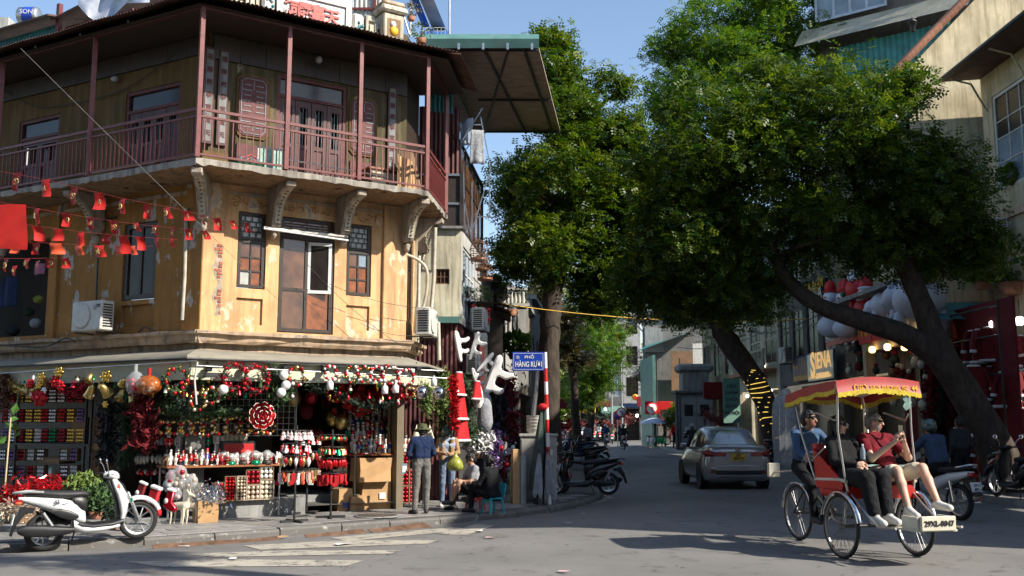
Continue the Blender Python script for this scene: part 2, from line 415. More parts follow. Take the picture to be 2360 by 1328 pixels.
pm('gold_dull',(0.62,0.46,0.16),0.35,metal=0.9,var=0.2,scale=20)
pm('silver',(0.78,0.79,0.82),0.14,metal=1.0,var=0.08)
pm('red_shiny',(0.62,0.015,0.02),0.2,metal=0.55,var=0.12)
pm('crimson',(0.42,0.012,0.03),0.25,metal=0.5,var=0.12)
pm('green_shiny',(0.01,0.25,0.12),0.22,metal=0.5,var=0.12)
pm('purple_shiny',(0.26,0.16,0.38),0.3,metal=0.4,var=0.2)
pm('white_orn',(0.80,0.79,0.76),0.45,var=0.05)
pm('cream_orn',(0.74,0.66,0.5),0.5,var=0.08)
pm('champagne',(0.72,0.58,0.44),0.3,metal=0.4,var=0.1)
pm('red_cloth',(0.50,0.01,0.015),0.8,var=0.15,scale=9)
pm('dark_red_cloth',(0.17,0.008,0.012),0.85,var=0.25,scale=9)
pm('white_fur',(0.80,0.79,0.77),0.9,var=0.08,scale=20,bump=0.4,bscale=80)
pm('pink_fur',(0.66,0.42,0.42),0.85,var=0.12)
pm('fir',(0.045,0.10,0.025),0.7,var=0.35,scale=9)
pm('fir_dark',(0.016,0.035,0.016),0.75,var=0.35,scale=9)
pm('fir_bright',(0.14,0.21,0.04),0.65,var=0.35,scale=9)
pm('tinsel_black',(0.03,0.035,0.045),0.4,metal=0.5,var=0.3)
pm('clear_bag',(0.75,0.77,0.78),0.12,var=0.05,alpha=0.35,spec=0.8)
pm('plastic_wrap',(0.62,0.64,0.65),0.15,var=0.25,scale=9,alpha=0.6)
pm('skin',(0.52,0.29,0.19),0.5,var=0.08,scale=9)
pm('skin_pale',(0.60,0.36,0.26),0.5,var=0.08,scale=9)
pm('skin_tan',(0.38,0.20,0.12),0.5,var=0.08,scale=9)
pm('hair_black',(0.012,0.01,0.009),0.45,var=0.3,scale=30,stretch=(4,4,1))
pm('hair_grey',(0.30,0.29,0.28),0.55,var=0.3,scale=30)
pm('eye_dark',(0.02,0.015,0.012),0.2)
pm('lip',(0.40,0.13,0.11),0.45)
for _n,_c in dict(navy=(0.018,0.032,0.085),black=(0.013,0.013,0.015),jean_grey=(0.17,0.165,0.15),jean_blue=(0.16,0.21,0.30),tan_jacket=(0.40,0.25,0.13),pale_blue=(0.40,0.48,0.60),grey=(0.33,0.34,0.36),maroon_top=(0.16,0.012,0.02),cream=(0.68,0.60,0.46),plaid=(0.06,0.11,0.20),olive=(0.085,0.09,0.04),white=(0.72,0.72,0.7),denim=(0.045,0.075,0.13),brown=(0.20,0.10,0.05),red=(0.45,0.02,0.02),khaki=(0.3,0.25,0.15),teal=(0.02,0.28,0.33),dark_grey=(0.04,0.042,0.047),pink=(0.6,0.25,0.35),mint=(0.35,0.52,0.45)).items():
 pm('c_'+_n,_c,0.85,var=0.22,scale=7,bump=0.9,bscale=16,spec=0.2)
pm('shoe_dark',(0.02,0.02,0.02),0.5)
pm('shoe_white',(0.66,0.64,0.6),0.6)
pm('scooter_white',(0.74,0.75,0.76),0.16,var=0.03,coat=0.6)
pm('scooter_black',(0.016,0.016,0.018),0.22,var=0.1,coat=0.4)
pm('scooter_red',(0.22,0.012,0.015),0.2,var=0.1,coat=0.5)
pm('scooter_blue',(0.03,0.07,0.16),0.2,var=0.1,coat=0.5)
pm('seat_black',(0.022,0.022,0.024),0.55,var=0.2,bump=0.15)
pm('car_paint',(0.45,0.44,0.42),0.25,metal=0.55,var=0.04,coat=0.7)
pm('car_glass',(0.012,0.014,0.015),0.04,var=0.1,spec=0.8)
pm('tail_red',(0.30,0.008,0.01),0.15,var=0.2,coat=0.8)
pm('tail_lit',(1.0,0.06,0.05),0.3,emit=6.0)
pm('plate_yellow',(0.75,0.45,0.03),0.5,var=0.06)
pm('ink',(0.02,0.02,0.02),0.6)
pm('lamp_white',(1.0,0.95,0.85),0.4,emit=7.0)
pm('lamp_warm',(1.0,0.55,0.2),0.4,emit=3.5)
pm('fairy',(1.0,0.62,0.12),0.4,emit=0.8)
pm('lit_letter',(1.0,0.55,0.2),0.4,emit=0.45)
pm('cyclo_red',(0.34,0.016,0.014),0.5,var=0.15,scale=4)
pm('cyclo_seat',(0.50,0.015,0.01),0.4,var=0.1)
pm('fringe',(0.62,0.47,0.02),0.6,var=0.25,scale=20)
pm('gilt',(0.85,0.48,0.02),0.5,var=0.05)
pm('cyclo_steel',(0.52,0.51,0.48),0.3,metal=0.75,var=0.2)
pm('rim_dark',(0.17,0.17,0.17),0.35,metal=0.7,var=0.2)
pm('cyclo_pale',(0.62,0.58,0.46),0.5,var=0.15,dirt=(0.3,0.25,0.18),dirt_amt=0.62)
pm('stool_teal',(0.01,0.36,0.42),0.4,var=0.08)
pm('stool_red',(0.5,0.015,0.015),0.4)
pm('bag_yellow',(0.45,0.47,0.08),0.25,alpha=0.75,var=0.3,scale=12)
pm('bag_orange',(0.6,0.16,0.03),0.25,alpha=0.6,var=0.3,scale=12)
pm('bag_green',(0.02,0.36,0.14),0.3,alpha=0.8,var=0.3)
pm('parasol_green',(0.06,0.085,0.075),0.85,var=0.25,scale=5)
pm('parasol_dkgreen',(0.008,0.06,0.028),0.8,var=0.25,scale=5)
pm('cabinet',(0.40,0.40,0.35),0.6,var=0.15,dirt=(0.22,0.21,0.18),dirt_amt=0.6)
pm('leaf_potted',(0.07,0.17,0.03),0.45,var=0.3,scale=8)
pm('yellow_sign',(0.70,0.40,0.015),0.5,var=0.1)
pm('banner_green',(0.22,0.42,0.33),0.6,var=0.1)
pm('inflate_white',(0.66,0.69,0.80),0.5,var=0.06)
pm('inflate_red',(0.55,0.012,0.015),0.5,var=0.08)
pm('inflate_green',(0.012,0.16,0.06),0.5,var=0.1)
pm('roof_tile',(0.34,0.15,0.085),0.8,var=0.35,scale=8,bump=0.3,rnd=0.25)
pm('helmet_green',(0.05,0.11,0.10),0.25,coat=0.6)
pm('helmet_grey',(0.3,0.31,0.33),0.25,coat=0.6)
pm('straw',(0.62,0.48,0.26),0.75,var=0.15)
pm('paper',(0.72,0.71,0.68),0.7,var=0.05)
pm('lantern_red',(0.6,0.02,0.02),0.55,var=0.1)
pm('mirror_ball',(0.62,0.64,0.68),0.08,metal=1.0,var=0.6,scale=60)
pm('hill_dark',(0.05,0.05,0.05),0.9)
def leafmat(name,a,b_,tr):
 m,nt,b=newmat(name)
 vc=nt.nodes.new('ShaderNodeAttribute');vc.attribute_name='tint'
 c=_mix(nt,a,b_,vc.outputs['Fac'])
 nt.links.new(c,b.inputs['Base Color']);b.inputs['Roughness'].default_value=0.42;b.inputs['Specular IOR Level'].default_value=0.45
 t=nt.nodes.new('ShaderNodeBsdfTranslucent')
 cc=_mix(nt,c,(1.0,1.0,0.25),1.0,'MULTIPLY');nt.links.new(_mix(nt,cc,cc,0.5,'ADD'),t.inputs[0])
 mx=nt.nodes.new('ShaderNodeMixShader');mx.inputs[0].default_value=tr
 nt.links.new(b.outputs[0],mx.inputs[1]);nt.links.new(t.outputs[0],mx.inputs[2])
 nt.links.new(mx.outputs[0],nt.nodes['Material Output'].inputs[0])
leafmat('leaf_dark',(0.016,0.06,0.010),(0.15,0.205,0.025),0.36)
leafmat('leaf_mid',(0.02,0.075,0.010),(0.20,0.25,0.025),0.40)
leafmat('leaf_light',(0.035,0.105,0.015),(0.18,0.27,0.035),0.44)
leafmat('leaf_brown',(0.10,0.09,0.05),(0.22,0.18,0.10),0.25)
# ================================================================ ground
KERB=spline([(-60,10.5,0),(-30,11.3,0),(-14,12.4,0),(-7.3,14.0,0),(-5.28,15.0,0),(-2.42,17.2,0),(-0.3,19.1,0),(1.0,20.9,0),(1.75,22.6,0),(2.2,24.6,0),(2.7,30,0),(3.6,42,0),(5.0,60,0),(9.5,100,0),(18,150,0),(40,260,0)],8)
_KX=np.array([[p.x,p.y]for p in KERB])
def kerb_dist(P):
 """signed distance to the left kerb line, positive on the road side"""
 P=np.atleast_2d(P);a=_KX[:-1];b=_KX[1:];ab=b-a
 t=np.clip(((P[:,None]-a)*ab).sum(2)/(ab**2).sum(1),0,1)
 q=a+ab*t[...,None];d=np.linalg.norm(P[:,None]-q,axis=2);i=d.argmin(1)
 k=np.arange(len(P));w=P-q[k,i];e=ab[i]
 cr=e[:,0]*w[:,1]-e[:,1]*w[:,0]
 return np.where(cr<0,d[k,i],-d[k,i])
ROADZ=0.08
def road_z(P):
 d=kerb_dist(P)
 return np.where(d>0,ROADZ-0.18*np.exp(-(d/1.6)**2),-0.14)
def rz_(x,y):return float(road_z([(x,y)])[0])
def make_road():
 xs=np.concatenate([np.linspace(-400,-40,8)[:-1],np.linspace(-40,-14,10)[:-1],np.linspace(-14,14,113)[:-1],np.linspace(14,60,20)[:-1],np.linspace(60,400,8)])
 ys=np.concatenate([np.linspace(-80,6,10)[:-1],np.linspace(6,34,113)[:-1],np.linspace(34,110,40)[:-1],np.linspace(110,900,12)])
 X,Y=np.meshgrid(xs,ys);P=np.c_[X.ravel(),Y.ravel()];Z=road_z(P)
 nx,ny=len(xs),len(ys)
 fs=[(j*nx+i,j*nx+i+1,(j+1)*nx+i+1,(j+1)*nx+i)for j in range(ny-1)for i in range(nx-1)]
 mb=MB();mb.add(np.c_[P,Z].tolist(),fs,True)
 mb.bd('road','asphalt',kind='structure',fix=False)
make_road()
def pave():
 K=[p for p in KERB if-14<=p.x<=6 and p.y<62]
 root=link('pavement',None,None,TM((0,0,0)));tag(root,kind='structure')
 mb=MB();far=[]
 for i,p in enumerate(K):
  t=(K[min(i+1,len(K)-1)]-K[max(i-1,0)]).normalized();n=V_((-t.y,t.x,0))
  far.append((p+n*0.16,n))
 a=[(q.x,q.y,-0.008)for q,n in far];b=[((q+n*9).x,(q+n*9).y,-0.008)for q,n in far]
 mb.add(a+b,[(i,i+1,len(a)+i+1,len(a)+i)for i in range(len(a)-1)])
 mb.add([(-40,30,-0.012),(-40,13.5,-0.012),(-9,15.5,-0.012),(-2,30,-0.012),(2.0,60,-0.012),(-40,60,-0.012)],[(0,1,2,3),(0,3,4,5)])
 mb.bd('slab','paving_base',root,fix=False)
 kr=link('kerb',None,None,TM((0,0,0)));tag(kr,kind='structure')
 L=0;acc=[0.0]
 for i in range(1,len(K)):L+=(K[i]-K[i-1]).length;acc.append(L)
 def pos(s):
  for i in range(1,len(K)):
   if acc[i]>=s:
    f=(s-acc[i-1])/max(1e-6,acc[i]-acc[i-1]);return K[i-1].lerp(K[i],f)
  return K[-1]
 s=0.0;rr=random.Random(3)
 while s<L-0.9:
  ln=rr.uniform(0.85,1.15);e=s+ln-0.02;pts=[pos(s+(e-s)*k/3)for k in range(4)]
  secs=[];dz=rr.uniform(-0.012,0.012)
  for k in range(4):
   t=(pos(s+(e-s)*k/3+0.05)-pos(s+(e-s)*k/3-0.05)).normalized();n=V_((-t.y,t.x,0));p=pts[k]
   w=rr.uniform(-0.006,0.006)
   secs.append([p+V_((0,0,-0.2)),p-n*w+V_((0,0,-0.03+dz)),p+n*0.03+V_((0,0,0.006+dz)),p+n*0.16+V_((0,0,0.008+dz)),p+n*0.17+V_((0,0,-0.2))])
  m2=MB();m2.loft(secs,smooth=False);m2.bd('kerb_stone','kerb_paint',kr)
  s+=ln
  if s>44:break
 fr=Frame((-5.59,17.79),36.0);cand=[]
 S=0.44
 for i in range(-16,30):
  for j in range(-12,5):
   u=i*S+(0.22 if j%2 else 0);o=j*S
   cs=[fr.P(u+du,-(o+do),0)for du,do in((0,0),(S,0),(S,S),(0,S))]
   d=kerb_dist([(c.x,c.y)for c in cs])
   if d.max()>-0.17:continue
   c=fr.P(u+S/2,-(o+S/2),0)
   pxx=1180+FPX*c.x/c.y
   if pxx<-40 or pxx>1420 or c.y>24:continue
   if d.min()<-3.4:continue
   cand.append((c.y,u,o))
 cand.sort()
 g=0.006;t=MB();t.cbox((S/2,S/2,-0.012),(S-g,S-g,0.032),ch=0.004);me=t.mesh('paving_tile','paving')
 rest=MB()
 for k,(_,u,o)in enumerate(cand):
  M=TR_(fr.P(u,-o,rr.uniform(-0.004,0.004)))@RO_(rad(36.0),4,'Z')@RO_(rr.uniform(-0.006,0.006),4,'X')
  if k<300:obj('paving_tile',me,root,M)
  else:
   rest.T=M;rest.cbox((S/2,S/2,-0.012),(S-g,S-g,0.032))
 if rest.v:rest.T=None;rest.bd('paving_rows','paving',root,kind='stuff')
pave()
def pave_right():
 root=link('pavement',None,None,TM((0,0,0)));tag(root,kind='structure')
 line=[(10.6,-10),(10.1,10),(9.75,17),(9.72,21),(9.75,38),(9.3,56),(9.8,70),(14,110),(24,160)]
 z=ROADZ+0.13
 mb=MB();n=len(line)
 mb.add([(x,y,z)for x,y in line]+[(x+30,y,z)for x,y in line],[(i,i+n,i+n+1,i+1)for i in range(n-1)])
 mb.bd('slab','paving',root,fix=False)
 for i in range(n-1):
  a=V_((*line[i],0));b=V_((*line[i+1],0));k=max(1,int((b-a).length/2.5))
  if a.y>60:k=4
  for j in range(k):
   p=a.lerp(b,j/k);q=a.lerp(b,(j+0.985)/k);nn=V_((0.16,0,0))
   m2=MB();m2.loft([[p+V_((-.02,0,-.1)),p+V_((0,0,z+.004)),p+nn+V_((0,0,z+.004)),p+nn+V_((0,0,-.1))],[q+V_((-.02,0,-.1)),q+V_((0,0,z+.004)),q+nn+V_((0,0,z+.004)),q+nn+V_((0,0,-.1))]],smooth=False)
   m2.bd('kerb_stone','concrete',root)
pave_right()
ZB=[[(760,1240),(1020,1218),(1075,1216),(1045,1226),(800,1248)],[(560,1258),(800,1246),(1010,1246),(985,1254),(600,1268)],[(420,1278),(640,1270),(925,1269),(900,1277),(500,1285)],[(290,1296),(520,1290),(838,1293),(800,1305),(380,1308)],[(1010,1232),(1100,1208),(1140,1212),(1075,1234)],[(1300,1160),(1395,1142),(1420,1148),(1330,1172)]]
def road_pt(px,py):
 z=ROADZ
 for _ in range(6):
  p=gnd(px,py,z);z=rz_(p.x,p.y)
 return p
for zi,poly in enumerate(ZB):
 pts=[]
 for i in range(len(poly)):
  a,b=poly[i],poly[(i+1)%len(poly)]
  for k in range(4):pts.append((a[0]+(b[0]-a[0])*k/4,a[1]+(b[1]-a[1])*k/4))
 c=(sum(p[0]for p in pts)/len(pts),sum(p[1]for p in pts)/len(pts));rings=[]
 mb=MB()
 for f in(1.0,0.66,0.33):
  rings.append([road_pt(c[0]+(x-c[0])*f,c[1]+(y-c[1])*f)+V_((0,0,0.006))for x,y in pts])
 mb.loft(rings,caps=False,smooth=True);n=len(pts)
 cc=road_pt(*c)+V_((0,0,0.006));mb.add(rings[-1]+[cc],[(i,(i+1)%n,n)for i in range(n)],True)
 mb.bd('road_marking','road_paint',kind='structure',fix=False)
for pts in([(1475,1050),(1600,1048),(1590,1056),(1500,1057)],[(1390,1060),(1430,1057),(1450,1061),(1400,1063)]):
 q=[road_pt(x,y)+V_((0,0,.005))for x,y in pts];n=12;mb=MB();mb.grid(lambda a,b:tuple(q[0].lerp(q[1],a).lerp(q[3].lerp(q[2],a),b)+V_((0,0,.004 if.01<a<.99 else 0))),n,4);mb.bd('road_patch','asphalt_dark',kind='structure',fix=False)
p=gnd(870,1191);t=thing('manhole','round iron manhole cover in the pavement below the stacked cartons','manhole',TM((p.x,p.y,0.012)))
MB().lathe([(0.42,0.0),(0.42,0.012),(0.36,0.014)],24).bd('rim','concrete',t)
MB().lathe([(0.355,0.002),(0.355,0.018),(0.30,0.02),(0.0001,0.02)],24).bd('cover','iron_cover',t)
def gutter_plate(px0,px1,py,w,label,lean=0.04):
 a=gnd(px0,py[0],-0.02);b=gnd(px1,py[1],-0.02);d=(b-a);L=d.length;an=math.atan2(d.y,d.x)
 mb=MB();rr=random.Random(int(px0));n=8
 top=[];bot=[]
 for i in range(n+1):
  x=L*i/n;top.append((x,rr.uniform(-.02,.02),0.03+rr.uniform(-.01,.01)));bot.append((x,-w+rr.uniform(-.02,.02),-0.05+rr.uniform(-.008,.008)))
 vs=top+bot+[(x,y,z-.012)for x,y,z in top+bot];N=n+1
 fs=[(i,i+1,N+i+1,N+i)for i in range(n)]+[(2*N+i,3*N+i,3*N+i+1,2*N+i+1)for i in range(n)]
 fs+=[(N+i,N+i+1,3*N+i+1,3*N+i)for i in range(n)]+[(i+1,i,2*N+i,2*N+i+1)for i in range(n)]+[(0,N,3*N,2*N),(n,2*N+n,3*N+n,N+n)]
 mb.add(vs,fs);mb.bd('gutter_ramp','rust_plate',None,TM(a,an),label,'ramp')
gutter_plate(845,975,(1224,1208),0.24,'rusty brown ramp plate in the gutter by the man in the hat')
gutter_plate(700,838,(1236,1224),0.20,'long rusty ramp plate in the gutter below the sock rack')
gutter_plate(350,640,(1262,1242),0.22,'longest rusty ramp plate in the gutter beside the white scooter')
def litter(px,py,s,mat,label,z=None,group=None):
 p=road_pt(px,py);rr=random.Random(px)
 mb=MB();s*=.6;mb.grid(lambda a,b:((a-.5)*s*(1+.3*b),(b-.5)*s*.7+.1*s*a,0.012+0.03*s*math.sin(3*a+2*b+px)),4,3)
 mb.bd('paper_scrap',mat,None,TM(p+V_((0,0,.012)),rr.uniform(0,6)),label,'litter',group)
litter(790,1257,.34,'paper','white paper scrap lying on the zebra bars of the road')
litter(648,1240,.30,'cardboard','crumpled tan paper lying on the gutter plate')
litter(538,1291,.2,'paper','small white paper scrap in the dappled shade on the road')
litter(1298,1321,.18,'pink_fur','pinkish paper scrap at the bottom edge of the picture')
litter(1105,1226,.2,'paper','pale leaf-like scrap on the sunlit asphalt beyond the kerb')
litter(1130,1242,.2,'pink_fur','pink scrap on the sunlit road nearest the teal stool')
litter(424,1262,.2,'paper','white scrap in the gutter just ahead of the white scooter')
litter(1345,1186,.22,'paper','pale scrap on the shaded road beyond the striped pole')
litter(1310,1208,.2,'pink_fur','reddish scrap on the road at the edge of the shade')
rr=random.Random(5);mb=MB()
for k in range(260):
 x=rr.uniform(-8,8);y=rr.uniform(10,20)
 if kerb_dist([(x,y)])[0]<0.1:continue
 z=rz_(x,y)+0.008;a=rr.uniform(0,6.3);s=rr.uniform(0.012,0.035)
 mb.add([(x+s*math.cos(a),y+s*math.sin(a),z),(x-.5*s*math.sin(a),y+.5*s*math.cos(a),z+.006),(x-s*math.cos(a),y-s*math.sin(a),z),(x+.5*s*math.sin(a),y-.5*s*math.cos(a),z+.004)],[(0,1,2,3)])
mb.bd('fallen_leaves','leaf_brown',None,None,'tiny dry leaves and specks scattered over the road',None,None,'stuff',fix=False)
# ================================================================ corner house
P1=(-5.59,17.79);P2=(-2.20,19.99)
FC=Frame(P1,33.0);FL=Frame(P1,-28.7);FR=Frame(P2,84.0)
def meet(fa,oa,fb,ob):
 """where the line parallel to fa at distance oa meets that of fb at ob"""
 a=fa.o-fa.y*oa;b=fb.o-fb.y*ob
 d=fa.x.x*fb.x.y-fa.x.y*fb.x.x;w=b-a
 t=(w.x*fb.x.y-w.y*fb.x.x)/d
 return a+fa.x*t
CH_=thing('corner_house','old ochre corner house with maroon balcony railing above the Christmas shop','building',TM((P1[0],P1[1],0)))
H=CH_
ZC,ZS,ZR,ZE=3.30,6.05,7.08,8.98
def fpart(name,fr,mb,mat,parent=None,**k):return mb.bd(name,mat,parent or H,fr.M,**k)
cw=[(0.62,1.16,4.14,5.58),(1.42,2.54,3.36,5.58),(2.79,3.32,4.15,5.59),(0.63,1.13,3.47,3.96),(2.80,3.30,3.48,3.96)]
fpart('wall',FC,wallmesh(0,4.06,ZC-.02,ZS,cw,0.25),'ochre',label='sunlit ochre wall of the corner front, plaster peeling')
for(a,b,c,d)in cw[3:]:
 MB().box(a+.002,b-.002,.05,.2,c+.002,d-.002).bd('recessed_panel','ochre',H,FC.M)
lw=[(-2.12,-1.22,3.97,5.46),(-6.2,-4.22,3.42,5.4),(-2.1,-1.25,3.47,3.88)]
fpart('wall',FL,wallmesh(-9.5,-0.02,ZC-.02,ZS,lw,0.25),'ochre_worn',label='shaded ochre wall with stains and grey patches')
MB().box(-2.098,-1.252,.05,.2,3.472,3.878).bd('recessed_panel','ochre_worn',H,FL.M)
rw=[(0.35,0.95,3.75,5.5)]
fpart('wall',FR,wallmesh(0.02,1.35,ZC-.02,ZS,rw,0.25),'ochre')
for fr,a,b,m in((FC,-.04,.34,'ochre'),(FC,3.56,4.08,'ochre'),(FL,-.42,.04,'ochre_worn'),(FL,-4.2,-3.95,'ochre_worn'),(FR,1.05,1.35,'cream_wall')):
 MB().cbox(((a+b)/2,-.02,(ZC+ZS)/2),(b-a,.10,ZS-ZC-.01),ch=.012).bd('pilaster',m,H,fr.M)
for fr,a,b in((FC,.36,3.54),(FL,-9.4,-.44)):
 MB().box(a,b,-.025,.01,5.86,5.93).bd('frieze_band','moulding',H,fr.M)
rr=random.Random(2);mb=MB()
for k in range(26):
 u=.5+2.95*k/25+rr.uniform(-.05,.05);z=5.74+rr.uniform(-.06,.06);pts=[]
 if 1.35<u<2.6:z=5.75
 for i in range(9):
  a=i*.6+k;r_=.10-.010*i;pts.append((u+r_*math.cos(a),-.008,z+r_*.7*math.sin(a)))
 mb.tube(pts,.008,4)
mb.bd('painted_scrolls','ochre_worn',H,FC.M,kind='stuff')
def cornice(fr,u0,u1,z,prof,mat='moulding',name='cornice',seed=0):
 rr=random.Random(seed);n=max(2,int((u1-u0)/.35));secs=[]
 for i in range(n+1):
  u=u0+(u1-u0)*i/n;secs.append([V_((u,-o+(rr.uniform(-.012,.012)if o>.05 else 0),z+h+(rr.uniform(-.012,.012)if o>.05 else 0)))for o,h in prof])
 return MB().loft(secs,smooth=False).bd(name,mat,H,fr.M)
CP=[(-.05,-.16),(.10,-.16),(.14,-.10),(.15,-.02),(.22,.0),(.22,.06),(.05,.075),(-.05,.075)]
cornice(FC,-.12,4.16,ZC-.05,CP,seed=1);cornice(FL,-9.5,.10,ZC-.052,CP,seed=2);cornice(FR,-.08,1.4,ZC-.048,CP,seed=3)
mb=MB();rr=random.Random(9)
bo=[(.21+.05*math.sin(i*.9)-(.03 if i>12 else 0)+rr.uniform(-.02,.02),3.60+i*.068)for i in range(20)]+[(.335+.012*math.sin(i*1.7),4.9-i*.068)for i in range(20)]
mb.prism(bo,-.074,-.06);mb.bd('mortar_bed','mortar',H,FC.M)
bk=MB();bk.cbox((0,0,0),(.1,.02,.052),ch=.006);bme=bk.mesh('brick','brick')
for c in range(20):
 z=3.66+c*.064;w0=.235+.05*math.sin((c+1)*.9)-(.03 if c>11 else 0);w1=.315
 u=w0+rr.uniform(0,.02)
 u=w0+.02+(.03 if c%2 else 0)
 while u<w1-.015:
  L_b=min(.1 if c%2 else.07,w1+.01-u)
  obj('brick',bme,H,FC.at(u+L_b/2,.076,z)@Matrix.Diagonal((L_b/.1*.94,1,rr.uniform(.9,1),1)));u+=L_b+.008
def window(fr,u0,u1,z0,z1,cols,rows,pane,mat='dark_wood',fw=.055,bar=.03,y=.06,parent=None,name='window',pm_=None,lab=None):
 """frame with bars as one mesh and every pane a sub-part"""
 mb=MB();d=.06
 mb.box(u0,u1,y-d/2,y+d/2,z1-fw,z1);mb.box(u0,u1,y-d/2,y+d/2,z0,z0+fw)
 mb.box(u0,u0+fw,y-d/2,y+d/2,z0+fw,z1-fw);mb.box(u1-fw,u1,y-d/2,y+d/2,z0+fw,z1-fw)
 us=[u0+fw+(u1-u0-2*fw)*i/cols for i in range(cols+1)];tot=sum(rows);zs=[z1-fw]
 for r_ in rows:zs.append(zs[-1]-(z1-z0-2*fw)*r_/tot)
 for u in us[1:-1]:mb.box(u-bar/2,u+bar/2,y-.02,y+.02,z0+fw,z1-fw)
 for z in zs[1:-1]:mb.box(u0+fw,u1-fw,y-.018,y+.018,z-bar/2,z+bar/2)
 w=mb.bd(name,mat,parent or H,fr.M,label=lab)
 for i in range(cols):
  for j in range(len(rows)):
   m=pane[(j*cols+i)%len(pane)]if isinstance(pane,list)else pane
   MB().box(us[i],us[i+1],y+.003,y+.009,zs[j+1],zs[j]).bd('pane',m,w,fr.M)
 return w
A,B,D_,L_='amber_pane','brown_pane','dark_pane','pale_pane'
def lattice(fr,w,u0,u1,z0,z1,y,mat='steel_dark'):
 mb=MB()
 for k in range(1,4):z=z0+(z1-z0)*k/4;mb.box(u0,u1,y-.006,y+.006,z-.008,z+.008)
 for r_ in range(4):
  for k in range(3):
   u=u0+(u1-u0)*((k+(.5 if r_%2 else.15))/3);mb.box(u-.007,u+.007,y-.005,y+.005,z0+(z1-z0)*r_/4,z0+(z1-z0)*(r_+1)/4)
 mb.bd('lattice',mat,w,fr.M)
w=window(FC,.64,1.14,4.16,5.05,2,[1,1,1],[B,B,A,A,L_,A]);w2=window(FC,.64,1.14,5.06,5.56,1,[1],[L_])
lattice(FC,w2,.70,1.08,5.12,5.50,.03)
w=window(FC,2.81,3.30,4.17,5.05,2,[1,1,1],[B,'sky_glass',A,A,A,A]);w2=window(FC,2.81,3.30,5.06,5.57,1,[1],[L_])
lattice(FC,w2,2.87,3.24,5.12,5.51,.03)
w=window(FC,1.44,2.52,5.26,5.56,1,[1],[A]);lattice(FC,w,1.5,2.46,5.31,5.51,.03)
dr=window(FC,1.44,2.52,3.38,5.24,2,[1.32,1.0],[B,D_,B,A],name='door',fw=.07,bar=.06,lab='brown glazed door with an open white sash')
for k,(a,b,c,d)in enumerate(((1.53,1.94,3.48,4.15),(2.02,2.43,3.48,4.0))):lattice(FC,dr,a,b,c,d,.085)
sash=MB();a=rad(-16)
def sash_box(x0,x1,z0,z1,m,y0=-.02,y1=.02):m.box(x0,x1,y0,y1,z0,z1)
for x0,x1,z0,z1 in((-.46,0,5.07,5.13),(-.46,0,4.14,4.20),(-.46,-.40,4.20,5.07),(-.06,0,4.20,5.07)):sash_box(x0,x1,z0,z1,sash)
Ms=FC.M@TR_((2.45,-.06,0))@RO_(a,4,'Z')
so=sash.bd('open_sash','white_paint',dr,Ms)
MB().box(-.40,-.06,-.004,.004,4.20,5.07).bd('pane',D_,dr,Ms)
window(FL,-2.10,-1.24,3.99,5.44,2,[1],['dark_pane'],fw=.09,bar=.06)
window(FR,.37,.93,3.77,5.48,2,[1,2],[D_,D_,B,B],fw=.07)
for fr,(a,b,c,d)in((FC,(-9.0,0,0,0)),):pass
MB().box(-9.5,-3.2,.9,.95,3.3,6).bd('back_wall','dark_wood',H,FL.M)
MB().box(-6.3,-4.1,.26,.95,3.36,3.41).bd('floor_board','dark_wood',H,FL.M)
Cc=meet(FC,1.12,FL,.98);Dc=meet(FC,1.12,FR,.66);P1v=V_((*P1,0));P2v=V_((*P2,0))
def slab(pts,mat,name,z0,z1,seed):
 """outer edge a-b, inner edge c-d"""
 a,b,c,d=pts;rr=random.Random(seed);n=max(3,int((b-a).length/.12));mb=MB();secs=[]
 for i in range(n+1):
  t=i/n;o=a.lerp(b,t);q=d.lerp(c,t);e=(q-o).normalized()
  j=rr.uniform(0,.035)if 0<i<n else 0;k=rr.uniform(-.025,.02)
  secs.append([o+e*j+V_((0,0,z0+.02+k)),o+e*j*.5+V_((0,0,z1-.02)),o+e*.05+V_((0,0,z1)),q+V_((0,0,z1)),q+V_((0,0,z0)),o+e*.12+V_((0,0,z0))])
 mb.loft(secs,smooth=False,mi=0)
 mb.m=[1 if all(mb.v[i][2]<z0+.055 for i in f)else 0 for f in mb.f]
 o_=[(x-P1[0],y-P1[1],z)for x,y,z in mb.v];mb.v=o_
 return mb.bd(name,mat,H,TM((P1[0],P1[1],0)))
Lf=FL.P(-9.5,.98,0);Li=FL.P(-9.5,-.05,0);Rf=FR.P(1.35,.66,0);Ri=FR.P(1.35,-.05,0)
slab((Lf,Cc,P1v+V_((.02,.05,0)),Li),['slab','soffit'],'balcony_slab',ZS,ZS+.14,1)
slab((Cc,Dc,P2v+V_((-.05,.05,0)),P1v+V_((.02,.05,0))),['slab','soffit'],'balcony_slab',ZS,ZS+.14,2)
slab((Dc,Rf,Ri,P2v+V_((-.05,.05,0))),['slab','soffit'],'balcony_slab',ZS,ZS+.14,3)
